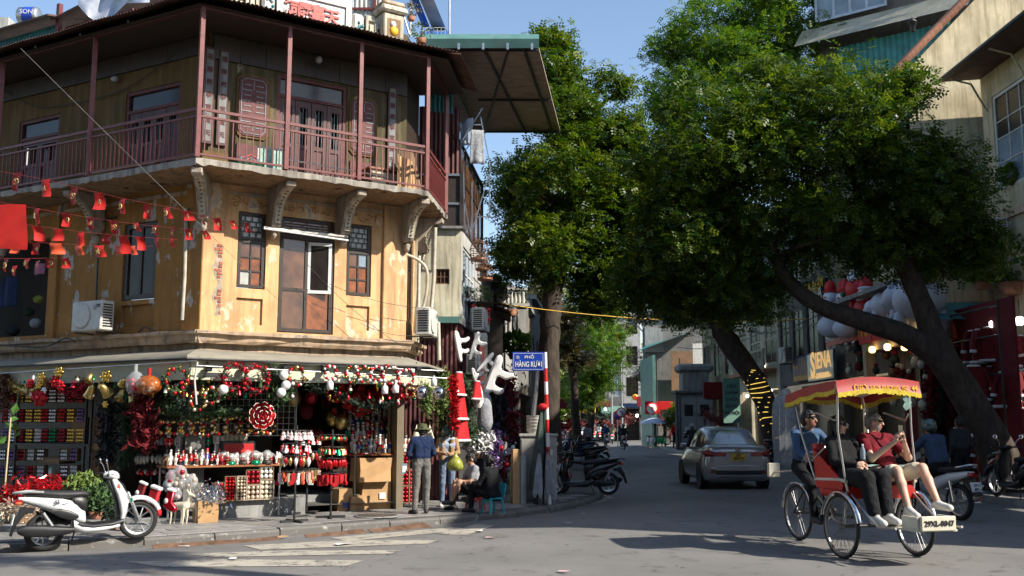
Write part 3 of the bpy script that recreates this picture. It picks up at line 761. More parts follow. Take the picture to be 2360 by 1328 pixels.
def corbel(P,ang,L,name='corbel'):
 out=[(0,0),(L,0),(L+.03,-.05),(L+.02,-.15),(L-.06,-.2),(L-.16,-.2),(L*.62,-.30),(L*.45,-.48),(L*.36,-.70),(.30,-.92),(.27,-1.02),(.18,-1.06),(.06,-1.0),(0,-.85)]
 M=TM(P,ang)@Matrix.Diagonal((1,.8,.72,1))
 c=MB().prism([(x,z)for x,z in out],-.12,.12,ch=.02).bd(name,'corbel',H,M)
 f=MB();crv=spline([(L-.1,0,-.215),(L*.62+.02,0,-.315),(L*.45+.02,0,-.495),(L*.36+.02,0,-.71),(.32,0,-.95)],5)
 for i in range(len(crv)-1):
  a,b=crv[i],crv[i+1]
  f.add([a+V_((0,-.07,.012)),a+V_((0,.07,.012)),b+V_((0.006,.07,0)),b+V_((.006,-.07,0))],[(0,1,2,3)])
 f.bd('facing_strip','ornament',c,M)
 for i in range(2,len(crv)-1,2):
  MB().ball(crv[i]+V_((.012,0,0)),(.026,.03,.026),8,5).bd('boss','soffit',c,M)
 MB().lathe([(.03,-1.05),(.085,-1.09),(.095,-1.14),(.07,-1.19),(.08,-1.22),(.06,-1.27),(.02,-1.33)],10,TR_((.13,0,0))).bd('pendant','corbel',c,M)
def ang_of(v):return math.atan2(v.y,v.x)
vC=Cc-P1v;corbel(P1v+V_((0,0,ZS)),ang_of(vC),vC.length-.12)
for px_ in(640,800):
 u,_=FC.uv(px_,480,.3);corbel(FC.P(u,0,ZS),ang_of(-FC.y),.98)
vD=Dc-P2v;corbel(P2v+V_((0,0,ZS)),ang_of(vD),vD.length-.12)
corbel(FR.P(1.15,0,ZS),ang_of(-FR.y),.58)
corbel(FL.P(-2.75,0,ZS),ang_of(-FL.y),.84);corbel(FL.P(-5.6,0,ZS),ang_of(-FL.y),.84)
E1=Cc-FC.y*-.06;
def post(P,z0=ZS+.14,z1=ZE-.05):return MB().cbox((0,0,(z0+z1)/2),(.085,.085,z1-z0),ch=.006).bd('post','maroon',H,TM(P,rad(33)))
bal=MB();bal.cbox((0,0,.33),(.018,.018,.66));bal_me=bal.mesh('baluster','maroon')
scr=MB();pts=[(.02*i*math.cos(i*.8)*.25+.02,0,.02*i*math.sin(i*.8)*.25)for i in range(9)];scr.tube(pts,.007,4);scr.tube([(-x,0,z)for x,y,z in pts],.007,4);scr_me=scr.mesh('scroll','maroon_door')
def railing(a,b,posts,ang):
 d=(b-a);L=d.length;M=TM(a,ang)
 for z,h_ in((ZR,.05),(ZR-.135,.035),(ZS+.22,.035)):MB().box(0.04,L-.04,-.02,.02,z-h_,z).bd('rail','maroon',H,M)
 n=int(L/.114)
 for i in range(1,n):obj('baluster',bal_me,H,M@TR_((L*i/n,0,ZS+.22)))
 for s in posts:
  for e in(-.12,.12):
   if.05<s+e<L-.05:obj('scroll',scr_me,H,M@TR_((s+e,0,ZR-.09)))
RC,RD=meet(FC,1.08,FL,.94),meet(FC,1.08,FR,.62)
LA=FL.P(-7.2,.94,0);RB=FR.P(1.3,.62,0)
pl=[(FL.uv(207,330,.94)[0])]
segs=[(LA,RC,rad(-28.7)),(RC,RD,rad(33)),(RD,RB,rad(84))]
cp=[FC.P(FC.uv(660,330,1.08)[0],1.08,0),FC.P(FC.uv(828,330,1.08)[0],1.08,0)]
lp=[FL.P(pl[0],.94,0),FL.P(pl[0]-2.75,.94,0),LA]
for P in[RC,RD,RB]+cp+lp:post(P)
railing(LA,lp[1],[],segs[0][2]);railing(lp[1],lp[0],[0,2.75],segs[0][2]);railing(lp[0],RC,[0,(RC-lp[0]).length],segs[0][2])
railing(RC,cp[0],[0,(cp[0]-RC).length],segs[1][2]);railing(cp[0],cp[1],[0,(cp[1]-cp[0]).length],segs[1][2]);railing(cp[1],RD,[0,(RD-cp[1]).length],segs[1][2])
railing(RD,RB,[],segs[2][2])
for a,b,ang in segs:MB().box(0,(b-a).length,-.04,.04,ZE-.12,ZE-.03).bd('eave_beam','maroon_door',H,TM(a,ang))
U0,U1=ZS+.14,9.75
ud=(1.27,2.72,U0,8.36)
fpart('wall',FC,wallmesh(0,4.06,U0,U1,[ud],.2),'cream_up_shade')
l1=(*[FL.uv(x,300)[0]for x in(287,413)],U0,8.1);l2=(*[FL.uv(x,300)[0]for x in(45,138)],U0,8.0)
fpart('wall',FL,wallmesh(-9.5,-.02,U0,U1,[l1,l2],.2),'ochre_up_shade')
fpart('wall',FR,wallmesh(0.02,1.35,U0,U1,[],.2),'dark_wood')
def shutter_door(fr,u0,u1,z0,z1,leaves,trans=.38):
 mb=MB();y=.07;fw=.07
 mb.box(u0,u0+fw,y-.05,y+.05,z0,z1);mb.box(u1-fw,u1,y-.05,y+.05,z0,z1);mb.box(u0+fw,u1-fw,y-.05,y+.05,z1-fw,z1)
 zt=z1-trans;mb.box(u0+fw,u1-fw,y-.05,y+.05,zt-.06,zt)
 d=mb.bd('door','maroon_carve',H,fr.M)
 MB().box(u0+fw,u1-fw,y,y+.02,zt,z1-fw).bd('fanlight','eye_dark',d,fr.M)
 w=(u1-u0-2*fw)/leaves
 for k in range(leaves):
  a=u0+fw+k*w+.006;b=a+w-.012;lf=MB();zb=z0+.02;zm=z0+.85
  lf.box(a,a+.07,y-.025,y+.025,zb,zt-.06);lf.box(b-.07,b,y-.025,y+.025,zb,zt-.06)
  for q0,q1 in((zb,zb+.1),(zm-.08,zm),(zt-.2,zt-.06)):lf.box(a+.07,b-.07,y-.025,y+.025,q0,q1)
  lf.box(a+.07,b-.07,y-.005,y+.015,zb+.1,zm-.08)
  l=lf.bd('door_leaf','maroon_door',d,fr.M)
  for i in range(3):
   u=a+.09+(b-a-.18)*i/2
   MB().lathe([(.009,zm),(.013,zm+.2),(.009,zm+.3),(.014,zm+.35),(.009,zm+.45),(.012,zt-.3),(.009,zt-.2)],6,TR_((u,y,0))).bd('grille_bar','silver_leaf' if fr is FC else 'steel_dark',d,fr.M)
  m2=MB();m2.tube([((a+b)/2+.05*math.cos(t*PI/5),y-.02,zb+.28+.13*math.sin(t*PI/5))for t in range(10)],.012,5,loop=True);m2.bd('carved_ring','maroon_carve',d,fr.M)
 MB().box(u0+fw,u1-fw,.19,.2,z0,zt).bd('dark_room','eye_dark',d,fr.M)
shutter_door(FC,ud[0],ud[1],ud[2],ud[3],4);shutter_door(FL,l1[0],l1[1],l1[2],l1[3],4);shutter_door(FL,l2[0],l2[1],l2[2],l2[3],2)
def screen(fr,u0,u1,z0,z1):
 w,h_=(u1-u0)/2,(z1-z0)/2;cu,cz=(u0+u1)/2,(z0+z1)/2;c=.1
 def oct_(w,h_,c):return[(cu-w+c,cz-h_),(cu+w-c,cz-h_),(cu+w,cz-h_+c),(cu+w,cz+h_-c),(cu+w-c,cz+h_),(cu-w+c,cz+h_),(cu-w,cz+h_-c),(cu-w,cz-h_+c)]
 s=MB().prism(oct_(w+.05,h_+.05,c),-.03,.0,ch=.015).bd('carved_screen','ochre_up_shade',H,fr.M)
 MB().prism(oct_(w,h_,c),-.045,-.028,ch=.006).bd('screen_panel','maroon_carve',s,fr.M)
 mb=MB();o=oct_(w-.05,h_-.05,c*.7)
 mb.tube([(x,-.05,z)for x,z in o],.01,4,loop=True)
 for k in range(9):
  z=cz-h_+.17+(2*h_-.34)*k/8
  for sgn in(-1,1):
   if k%2:mb.box(cu+sgn*(w-.06)-.0,cu+sgn*.04,-.054,-.046,z-.009,z+.009)if sgn>0 else mb.box(cu-w+.06,cu-.04,-.054,-.046,z-.009,z+.009)
   else:mb.box(*sorted((cu+sgn*.05,cu+sgn*(w-.1))),-.054,-.046,z-.009,z+.009)
 mb.box(cu-.008,cu+.008,-.054,-.046,cz-h_+.1,cz-h_+.26);mb.box(cu-.008,cu+.008,-.054,-.046,cz+h_-.26,cz+h_-.1)
 mb.bd('fretwork','silver_leaf',s,fr.M)
 m3=MB();m3.box(cu-w,cu+w,-.03,-.002,U0+.05,z0-.16);m3.bd('carved_dado','maroon_carve',H,fr.M)
 m4=MB()
 for k in range(5):m4.tube([(cu-w+.06,-.034,U0+.1+.07*k),(cu,-.034,U0+.2+.07*k),(cu+w-.06,-.034,U0+.1+.07*k)],.012,4)
 m4.bd('dado_chevrons','red_char',H,fr.M)
u0=FC.uv(548,250)[0];u1=FC.uv(616,250)[0];screen(FC,u0,u1,7.02,8.18)
u0=FC.uv(808,290)[0];u1=FC.uv(864,290)[0];screen(FC,u0,u1,7.02,8.15)
def couplet(fr,u,w,z0,z1):
 c=MB().cbox((u,-.03,(z0+z1)/2),(w,.05,z1-z0),ch=.008).bd('couplet_board','maroon_door',H,fr.M)
 MB().box(u-w*.33,u+w*.33,-.062,-.056,z0+.05,z1-.05).bd('silver_ground','concrete',c,fr.M)
 for i,ch_ in enumerate('福壽康寧富貴天'):
  z=z1-.2-i*(z1-z0-.3)/6.4
  lettering(ch_,w*.6,'maroon_carve',c,fr.M@TR_((u,-.068,z)),bold=.015)
for x,(z0,z1)in((478,(6.75,8.6)),(511,(6.75,8.6)),(902,(6.8,8.55))):
 couplet(FC,FC.uv(x,250)[0],.2,z0,z1)
MB().box(FC.uv(466,300)[0],FC.uv(525,300)[0],-.09,-.002,U0,U0+.42).bd('pillar_base','ochre_up_shade',H,FC.M)
EC=meet(FC,1.46,FL,1.32);ER=meet(FC,1.46,FR,1.28)
def roof(fr,eave_out,ea,eb,ta,tb,zt):
 """eave from world ea to eb; top edge from ta to tb (frame u)"""
 ua=(ea-fr.o).dot(fr.x);ub=(eb-fr.o).dot(fr.x);wl=.082;n=int(abs(ub-ua)/wl*6);mb=MB();ph=R.uniform(0,1)
 def fn(s,t):
  u=(ua+(ub-ua)*s)*(1-t)+(ta+(tb-ta)*s)*t
  return(u,-eave_out*(1-t)+.15*t,ZE+(zt-ZE)*t+.014*math.sin(2*PI*(ua+(ub-ua)*s)/wl)+.012*math.sin(3.1*(ua+(ub-ua)*s)+ph))
 mb.grid(fn,n,1);mb.bd('roof_sheet','rust_roof',H,fr.M,fix=False)
roof(FC,1.46,EC,ER,0.0,4.06,9.45);roof(FL,1.32,FL.P(-9.6,1.32,0),EC,-9.6,0,9.44);roof(FR,1.28,ER,FR.P(1.5,1.28,0),0,1.5,9.46)
for fr,us in((FC,(.5,1.8,3.1)),(FL,(-1,-2.3,-3.6,-5,-6.4))):
 for u in us:MB().tube([(u,-1.1,ZE-.06),(u,0,9.3)],.03,5).bd('rafter','dark_wood',H,fr.M)
 MB().box(us[-1]if fr is FL else 0,us[0]if fr is FL else 4,-.62,-.57,9.12,9.17).bd('purlin','dark_wood',H,fr.M)
for fr,a,b,lo_ in((FC,.02,4.04,8.4),(FL,-9.4,-.1,8.52)):
 n=int((b-a)/.5)
 for i in range(n):MB().box(a+(b-a)*i/n+.004,a+(b-a)*(i+1)/n-.004,-.045,-.003,lo_,8.86).bd('frieze_shade_board','dark_wood',H,fr.M)  # dark relief boards that also paint in the black shade below the eave
for pts in((FL.P(-9.4,1.1,0),meet(FC,1.2,FL,1.08),P1v,FL.P(-9.4,0,0)),(meet(FC,1.2,FL,1.08),meet(FC,1.2,FR,1.0),P2v,P1v),(meet(FC,1.2,FR,1.0),FR.P(1.4,1.0,0),FR.P(1.4,0,0),P2v)):
 k=MB();k.add([(p.x-P1[0],p.y-P1[1],8.9)for p in pts],[(0,1,2,3)]);k.bd('balcony_shade_ceiling','dark_wood',H,TM((P1[0],P1[1],0)),fix=False)  # flat dark sheet added so the space under the eave goes black
deck=MB();q=[FL.P(-9.5,-.1,0),P1v,P2v,FR.P(1.5,-.1,0),FR.P(1.5,8,0)]
vs=[(v.x-P1[0],v.y-P1[1],9.4)for v in(FL.P(-9.5,-.1,0),P1v,P2v,FR.P(1.5,-.1,0),V_((-6,26,0)),FL.P(-9.5,-6,0))]
deck.add(vs,[(0,1,2,3,4,5)]);deck.bd('roof_deck','concrete',H,TM((P1[0],P1[1],0)),fix=False)
flr=MB();vs=[(x,y,6.1)for x,y,z in vs];flr.add(vs,[(0,1,2,3,4,5)]);flr.bd('floor_deck','dark_wood',H,TM((P1[0],P1[1],0)),fix=False)
u0,u1=FC.uv(648,40)[0],FC.uv(793,60)[0]
MB().box(.3,3.5,.02,.22,9.2,9.85).bd('parapet','ornament',H,FC.M)
pt=wallmesh(u0-.12,u1+.12,9.15,10.35,[(u0,u1,9.3,9.98)],.12,-.1).bd('inscription_frame','white_worn',H,FC.M,label='pale moulded frame round the red inscription')
MB().box(u0,u1,-.06,-.04,9.2,9.98).bd('inscription_ground','white_paint',H,FC.M)
mb=MB();rr=random.Random(4)
for k in range(34):
 u=u0+.05+(u1-u0-.1)*rr.random();z=rr.uniform(9.25,9.92);dd=rr.choice([(.08,.08),(.08,-.08)])
 mb.tube([(u,-.064,z),(u+dd[0],-.064,z+dd[1])],.008,4)
mb.bd('inscription_lattice','grey_plastic',H,FC.M,kind='stuff')
for ch_,(x,y)in zip('祠靈富天',((674,22),(704,27),(734,33),(765,43))):
 u,z=FC.uv(x,y,.08);lettering(ch_,.34,'red_char',H,FC.M@TR_((u,-.08,z)),bold=.03,depth=.012)
MB().cbox(((u0+u1)/2,0,10.42),(u1-u0+.5,.5,.14),ch=.03).bd('parapet_cap','moulding',H,FC.M)
for su,sg in((u1+.18,1),(u0-.18,-1)):
 mb=MB()
 for i in range(4):
  a=su+sg*(.28+.2*i);zt=9.95-.14*i
  mb.box(min(a,a+sg*.2),max(a,a+sg*.2),-.05,.05,zt-.1,zt);mb.box(min(a,a+sg*.055),max(a,a+sg*.055),-.05,.05,9.25,zt-.1)
  mb.box(min(a+sg*.09,a+sg*.17),max(a+sg*.09,a+sg*.17),-.05,.05,9.3,zt-.18);mb.box(min(a,a+sg*.2),max(a,a+sg*.2),-.045,.045,9.28,9.36)
 mb.bd('fretted_scroll','ornament',H,FC.M)
 pl_=MB().cbox((su+sg*.1,-.04,9.62),(.26,.1,.62),ch=.05).bd('floral_panel','white_worn',H,FC.M)
 for k in range(14):
  MB().ball((su+sg*.1+rr.uniform(-.09,.09),-.1,9.62+rr.uniform(-.2,.2)),(.03,.02,.035),6,4).bd('petal','teal_sheet' if k%3 else 'sky_glass',pl_,FC.M)
up=FC.uv(897,45)[0]
pr=MB().cbox((up,0,9.72),(.46,.46,.62),ch=.02).bd('parapet_pillar','ornament',H,FC.M)
MB().cbox((up,0,9.36),(.54,.54,.12),ch=.03).bd('pillar_foot','ornament',pr,FC.M);MB().cbox((up,0,10.12),(.6,.6,.14),ch=.04).bd('pillar_cap','ornament',pr,FC.M);MB().cbox((up,0,10.26),(.5,.5,.1),ch=.03).bd('pillar_top','moulding',pr,FC.M)
MB().box(up-.15,up+.15,-.236,-.23,9.54,9.92).bd('niche','soffit',pr,FC.M)
MB().ball((up,-.24,9.66),(.1,.05,.1),8,6).bd('gilded_flower','gilt',pr,FC.M);MB().ball((up-.02,-.24,9.8),(.07,.04,.07),8,6).bd('white_flower','white_paint',pr,FC.M)
fas=[(FC,1.46-.6),(FL,.76),(FR,.5)]
fo=.80
GC,GD=meet(FC,fo,FL,.7),meet(FC,fo,FR,.45)
def fascia(a,b,ang,th=.05):
 L=(b-a).length;n=max(1,int(L/1.2));M=TM(a,ang)
 for i in range(n):MB().box(L*i/n+.004,L*(i+1)/n-.004,-.02,th,2.40,2.79).bd('fascia_board','fascia',H,M)
fascia(FL.P(-9.5,.7,0),GC,rad(-28.7));fascia(GC,GD,rad(33));fascia(GD,FR.P(1.35,.45,0),rad(84))
def flat(pts,z,mat,name):
 mb=MB();mb.add([(p.x-P1[0],p.y-P1[1],z)for p in pts],[tuple(range(len(pts)))]);mb.bd(name,mat,H,TM((P1[0],P1[1],0)),fix=False)
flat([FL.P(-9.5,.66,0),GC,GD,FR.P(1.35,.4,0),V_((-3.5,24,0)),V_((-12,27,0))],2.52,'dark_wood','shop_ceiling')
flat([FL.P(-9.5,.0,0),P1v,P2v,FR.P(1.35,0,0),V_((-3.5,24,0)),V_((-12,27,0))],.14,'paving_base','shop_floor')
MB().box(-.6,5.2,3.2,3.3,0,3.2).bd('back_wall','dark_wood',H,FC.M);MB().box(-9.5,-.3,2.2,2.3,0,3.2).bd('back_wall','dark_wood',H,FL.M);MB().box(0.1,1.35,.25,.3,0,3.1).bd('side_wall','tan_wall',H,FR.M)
MB().box(-.15,.2,.1,.45,0,2.55).bd('shop_pillar','grey_wall',H,FC.M);MB().box(3.95,4.1,.0,.3,0,2.55).bd('shop_pillar','tan_wall',H,FC.M)
MB().box(.35,2.05,-.06,.4,0,.30).bd('plinth','concrete',H,FC.M)
MB().box(2.05,3.2,.86,3.0,0,.28).bd('door_step','concrete',H,FC.M)
for fr,a,b in((FC,0,4.06),(FL,-9.5,-.02),(FR,.02,1.35)):MB().box(a,b,.01,.12,2.55,3.27).bd('lintel','moulding',H,fr.M)
AC_,AD=meet(FC,.95,FL,.86),meet(FC,.95,FR,.64)
def awning(a,b,ia,ib,seed):
 rr=random.Random(seed);n=14;mb=MB();rows=[]
 for(pa,pb,z)in((ia,ib,2.97),(a,b,2.80),(a,b,2.735)):
  rows.append([pa.lerp(pb,i/n)+V_((-P1[0],-P1[1],z-(.02*math.sin(PI*i/n)if z<3 else 0)+rr.uniform(-.006,.006)))for i in range(n+1)])
 vs=[p for r_ in rows for p in r_];N=n+1
 mb.add(vs,[(j*N+i,j*N+i+1,(j+1)*N+i+1,(j+1)*N+i)for j in range(2)for i in range(n)],True)
 mb.bd('awning_cloth','awning_cloth',H,TM((P1[0],P1[1],0)),fix=False)
 t=MB();o=V_((-P1[0],-P1[1],0));t.tube([a+o+V_((0,0,2.745)),b+o+V_((0,0,2.745))],.018,6);t.bd('awning_rod','steel_dark',H,TM((P1[0],P1[1],0)))
 k=max(2,int((b-a).length/1.3))
 for i in range(k):
  f=(i+.5)/k;p=a.lerp(b,f)+o+V_((0,0,2.75));q=ia.lerp(ib,f)+o+V_((0,0,2.8))
  MB().tube([p,q.lerp(p,.5)+V_((0,0,-.05)),q],.016,5).bd('awning_arm','black_plastic',H,TM((P1[0],P1[1],0)))
I1,I2=meet(FC,.12,FL,.12),meet(FC,.12,FR,.12)
awning(FL.P(-9.5,.86,0),AC_,FL.P(-9.5,.12,0),I1,1);awning(AC_,AD,I1,I2,2);awning(AD,FR.P(1.35,.64,0),I2,FR.P(1.35,.12,0),3)
# ================================================================ rooftops and left side of the street
def ac_unit(M,label,s=1.0,group=None):
 t=thing('air_conditioner',label,'air conditioner',M@Matrix.Scale(s,4),group)
 MB().cbox((0,0,.29),(.82,.3,.56),ch=.02).bd('casing','ac_white',t)
 g=MB().lathe([(.225,.0),(.24,.012),(.21,.02)],24,TR_((-.12,-.15,.29))@RO_(PI/2,4,'X')).bd('fan_ring','ac_white',t)
 MB().lathe([(.205,.0),(.205,.008)],24,TR_((-.12,-.15,.29))@RO_(PI/2,4,'X')).bd('fan_opening','black_plastic',t)
 gr=MB()
 for k in range(1,5):
  r_=.045*k;gr.tube([(-.12+r_*math.cos(a*PI/8),-.162,.29+r_*math.sin(a*PI/8))for a in range(16)],.004,4,loop=True)
 for k in range(6):a=k*PI/6;gr.tube([(-.12-.2*math.cos(a),-.163,.29-.2*math.sin(a)),(-.12+.2*math.cos(a),-.163,.29+.2*math.sin(a))],.004,4)
 gr.bd('fan_grille','grey_plastic',t)
 MB().lathe([(.05,0),(.055,.006),(.04,.012)],14,TR_((.24,-.15,.45))@RO_(PI/2,4,'X')).bd('emblem','grey_plastic',t)
 MB().box(.28,.38,-.156,-.15,.44,.5).bd('badge','black_plastic',t)
 mb=MB()
 for k in range(9):mb.box(.413,.42,-.11,.1,.08+.05*k,.105+.05*k)
 mb.bd('vent_slats','black_plastic',t,kind='stuff')
 mb=MB()
 for k in range(9):mb.box(-.42,-.413,-.11,.1,.08+.05*k,.105+.05*k)
 mb.bd('vent_slats','black_plastic',t,kind='stuff')
 for x in(-.28,.28):MB().tube([(x,-.17,-.02),(x,.25,-.02),(x,.25,-.3)],.018,4).bd('wall_bracket','steel_dark',t)
 return t
ac_unit(FL.at(*[FL.uv(212,765,.35)[0]],.35,FL.uv(212,765,.35)[1]),'white air conditioner on the shaded ochre wall under the red flags')
ac_unit(FR.at(.35,.42,3.42),'white air conditioner at the right corner of the ochre storey beside the pale pipe')
t=thing('rooftop_shed','teal corrugated rooftop shed at the upper left above the eave','shed',FL.at(-6,-1.2,9.4))
O=-1.2
ua,za=FL.uv(-60,150,O);ub,zb=FL.uv(132,52,O)
corr(ua,ub,9.3,zb-.05,1.2,1.2,.12,.018).bd('shed_wall','teal_sheet',t,FL.M,fix=False)
MB().add([(ua,.8,zb-.02),(ub+.2,.8,zb-.02),(ub+.2,3,zb+.5),(ua,3,zb+.5),(ua,.8,zb+.02),(ub+.2,.8,zb+.02),(ub+.2,3,zb+.54),(ua,3,zb+.54)],[(0,3,2,1),(4,5,6,7),(0,1,5,4),(1,2,6,5),(2,3,7,6)]).bd('shed_roof','rust_roof',t,FL.M)
uc,zc=FL.uv(140,60,O);MB().box(uc-.05,uc+.05,1.1,1.2,9.3,zc+.5).bd('red_post','maroon',t,FL.M)
ud_,zd=FL.uv(230,28,O);corr(uc+.1,ud_+.8,9.3,zd,1.4,1.4,.12,.018).bd('shed_wall','green_sheet',t,FL.M,fix=False)
MB().box(uc,ud_+.9,1.33,1.37,zd-.12,zd-.04).bd('shed_rail','maroon',t,FL.M)
MB().add([(uc-.1,1.0,zd+.05),(ud_+1.2,1.0,zd+.45),(ud_+1.2,2.8,zd+1.0),(uc-.1,2.8,zd+.6),(uc-.1,1.0,zd+.02),(ud_+1.2,1.0,zd+.42),(ud_+1.2,2.8,zd+.97),(uc-.1,2.8,zd+.57)],[(0,1,2,3),(7,6,5,4),(4,5,1,0)]).bd('shed_roof','rust_roof',t,FL.M)
ta=[(175,10),(235,50),(290,35),(345,18),(330,-40),(190,-40)]
def tarp(a,b):
 px_=180+165*a;top=-45;bot=12+45*math.sin(PI*min(1,a*1.5))*(1-.35*a)-6*a
 u,z=FL.uv(px_,bot+(top-bot)*b,-.35-.5*b+.12*math.sin(9*a+3*b)+.06*math.sin(23*a-7*b))
 return(u,.35+.5*b-.12*math.sin(9*a+3*b)-.06*math.sin(23*a-7*b),z)
o=FL.at(-2.6,0,9.5);mb=MB();mb.grid(tarp,40,14);mb.T=None
mb.bd('tarpaulin','tarp_silver',None,FL.M,'creased silver tarpaulin draped over the roof edge','tarpaulin',fix=False)
t=thing('white_block','plain white building just showing at the top left corner','building',TM((-27,46,0)))
MB().box(-14,2.6,0,8,0,21.2).bd('wall','white_wall',t);MB().box(-14,-.6,-.15,0,20.2,20.35).bd('ledge','concrete',t)
for k in range(4):MB().box(-2.2+k*1.2,-1.4+k*1.2,-.03,0,19.5,19.9).bd('vent','black_plastic',t)
p=at(68,38,44);t=thing('water_tank','steel rooftop water tank with a blue printed label at top left','water tank',TM(p))
Mh=RO_(PI/2,4,'Y')@TR_((0,0,-.5))
MB().lathe([(.1,0),(.35,.03),(.42,.1),(.42,.9),(.35,.97),(.1,1)],18,Mh).bd('drum','steel',t);MB().lathe([(.424,.3),(.424,.8)],18,Mh,caps=False).bd('label_band','sign_blue',t)
lettering('SON',.3,'sign_white',t,TM(p)@TR_((.05,-.43,.05)))
def on_balc(px_,o_,rz=0):u=FC.uv(px_,380,o_)[0];return FC.at(u,o_,ZS+.15,rz)
t=thing('picture_frame','white framed picture leaning behind the balcony railing','picture',on_balc(622,.75))
MB().box(-.24,.24,-.02,.02,0,.45).bd('frame','white_worn',t);MB().box(-.2,.2,-.024,-.021,.05,.4).bd('picture','mint' if 'mint' in MT else 'c_mint',t)
mb=MB();mb.grid(lambda a,b:(-.35+.7*a*(1-.3*b),.05*math.sin(6*a),.75*b-.1*a*b),8,6)
mb.bd('cardboard_sheet','cardboard',None,on_balc(940,.6,.5),'bent cardboard sheet standing at the right end of the balcony','cardboard')
mb=MB();mb.grid(lambda a,b:(-.3+.6*a*(1-.5*b),.04*math.sin(5*a+2),.95*b),8,6)
mb.bd('cardboard_sheet','card_dark',None,on_balc(955,.25,.2),'dark tall cardboard behind the bent sheet on the balcony','cardboard')
t=thing('side_cabinet','low wooden cabinet against the wall at the right of the balcony','cabinet',on_balc(885,.3))
MB().cbox((0,0,.22),(.75,.35,.42),ch=.01).bd('body','brown_wood',t);MB().cbox((0,0,.45),(.82,.4,.04)).bd('top','table_wood',t)
for k in(-.18,.18):MB().box(k-.15,k+.15,-.18,-.176,.06,.38).bd('door','cream_wall',t)
MB().tube([FC.P(FC.uv(665,330,.5)[0],.5,6.55)-FC.P(0,0,0),FC.P(FC.uv(900,380,.5)[0],.5,6.5)-FC.P(0,0,0)],.014,6).bd('bamboo_pole','white_worn',None,TM(FC.P(0,0,0)),'long pale pole lying across the balcony before the door','pole')
t=thing('planter_tray','dark green tray with small blue cups on the balcony floor','tray',on_balc(575,.8));MB().cbox((0,0,.06),(.5,.2,.12),ch=.02).bd('tray','parasol_dkgreen',t)
for k in range(4):MB().lathe([(.03,.1),(.04,.19),(.035,.19)],8,TR_((-.18+.11*k,0,0))).bd('cup','sky_glass',t)
MB().ball((0,0,0),.07,8,6).bd('ceiling_lamp','grey_plastic',None,FC.at(FC.uv(735,138,.3)[0],.3,FC.uv(735,138,.3)[1]),'round lamp under the dark ceiling above the balcony door','lamp')
MB().ball((0,0,0),(.09,.06,.06),8,6).bd('wall_lamp','grey_plastic',None,FL.at(FL.uv(264,182,.1)[0],.1,FL.uv(264,182,.1)[1]),'small bulb lamp on the ochre wall of the left balcony','lamp')
t=thing('tube_lamp','long white fluorescent tube fitting above the glazed door','lamp',FC.at(1.0,.2,5.3))
(ua,za),(ub,zb)=FC.uv(608,521,.22),FC.uv(802,549,.22)
MB().cbox(((ua+ub)/2,-.2,(za+zb)/2),(ub-ua,.07,.05),ch=.01).bd('fitting','white_worn',t,FC.M);MB().tube([(ua,-.23,za-.05),(ub,-.23,zb-.05)],.02,8).bd('tube','white_paint',t,FC.M)
for u in(ua+.05,ub-.05):MB().box(u-.03,u+.03,-.24,0,za-.06,za-.02).bd('arm','black_plastic',t,FC.M)
def pipe(pts,r,mat,label):return cable('drain_pipe',pts,r,mat,label,'pipe')
q=lambda fr,x,y,o:fr.P(fr.uv(x,y,o)[0],o,fr.uv(x,y,o)[1])
pipe([q(FL,430,480,.1),q(FL,426,640,.1),q(FL,420,738,.1)],.04,'pvc','vertical pale drain pipe on the shaded wall left of the corner')
pipe(spline([q(FL,222,700,.06),q(FL,226,600,.05),q(FL,232,520,.05),q(FL,268,500,.05)],4),.02,'wire','dark cable climbing the shaded wall above the air conditioner')
rp=lambda x,y,Y:at(x,y,Y)
pipe([rp(1003,525,20.9),rp(1000,640,20.9),rp(992,730,20.9),rp(1010,745,20.9),rp(1012,830,20.9)],.045,'pvc','thick pale drain pipe between the ochre house and the cream block')
pipe(spline([rp(932,585,20.3),rp(965,600,20.4),rp(984,625,20.4),rp(982,680,20.4),rp(968,735,20.4)],4),.035,'pvc','curved pale hose looping down to the corner air conditioner')
pipe([rp(966,590,20.6),rp(964,735,20.6)],.04,'white_worn','upright white pipe behind the curved hose')
cable('cable',spline([q(FL,0,795,.3),q(FL,100,800,.3),q(FL,150,780,.3),q(FL,175,790,.3)],5),.014,'wire','black cable bundle along the cornice below the storeroom window')
cable('cable',spline([q(FL,315,770,.12),q(FL,340,752,.12),q(FL,345,768,.12),q(FL,325,775,.12),q(FL,330,755,.12),q(FL,380,770,.12),q(FL,415,762,.12)],5),.008,'wire','coil of thin black wire on the wall right of the air conditioner')
cable('cable',[rp(48,112,17.4),rp(640,690,16.2)],.004,'grey_wire','thin straight wire slanting down across the whole balcony corner',sag=.02)
cable('cable',spline([q(FL,0,205,.05),q(FL,75,243,.05),q(FL,150,242,.05),q(FL,290,205,.05),q(FL,420,110,.05)],5),.01,'wire','dark wire drooping across the wall of the left balcony')
for a,b,l in(((760,655),(1000,710),'thin wire crossing below the right lattice window'),((830,745),(985,770),'thin wire sagging over the right recessed panel'),((700,600),(930,800),'thin wire running down from the white sash')):
 cable('cable',[q(FC,*a,.3),q(FC,b[0],b[1],.35)],.005,'wire',l,sag=.12)
t=thing('cream_annex','cream plastered block jutting beside the ochre corner house','building',TM((-1.6,22.3,0)))
FN=Frame((-2.3,22.3),3.0)
(a0,zt),(a1,_),(_,zb_)=FN.uv(1000,528),FN.uv(1063,530),FN.uv(1030,745)
sq=(*[FN.uv(x,640)[0]for x in(1004,1036)],FN.uv(1020,655)[1],FN.uv(1020,620)[1])
wallmesh(0,a1,zb_,zt,[sq],.15).bd('wall','cream_wall',t,FN.M)
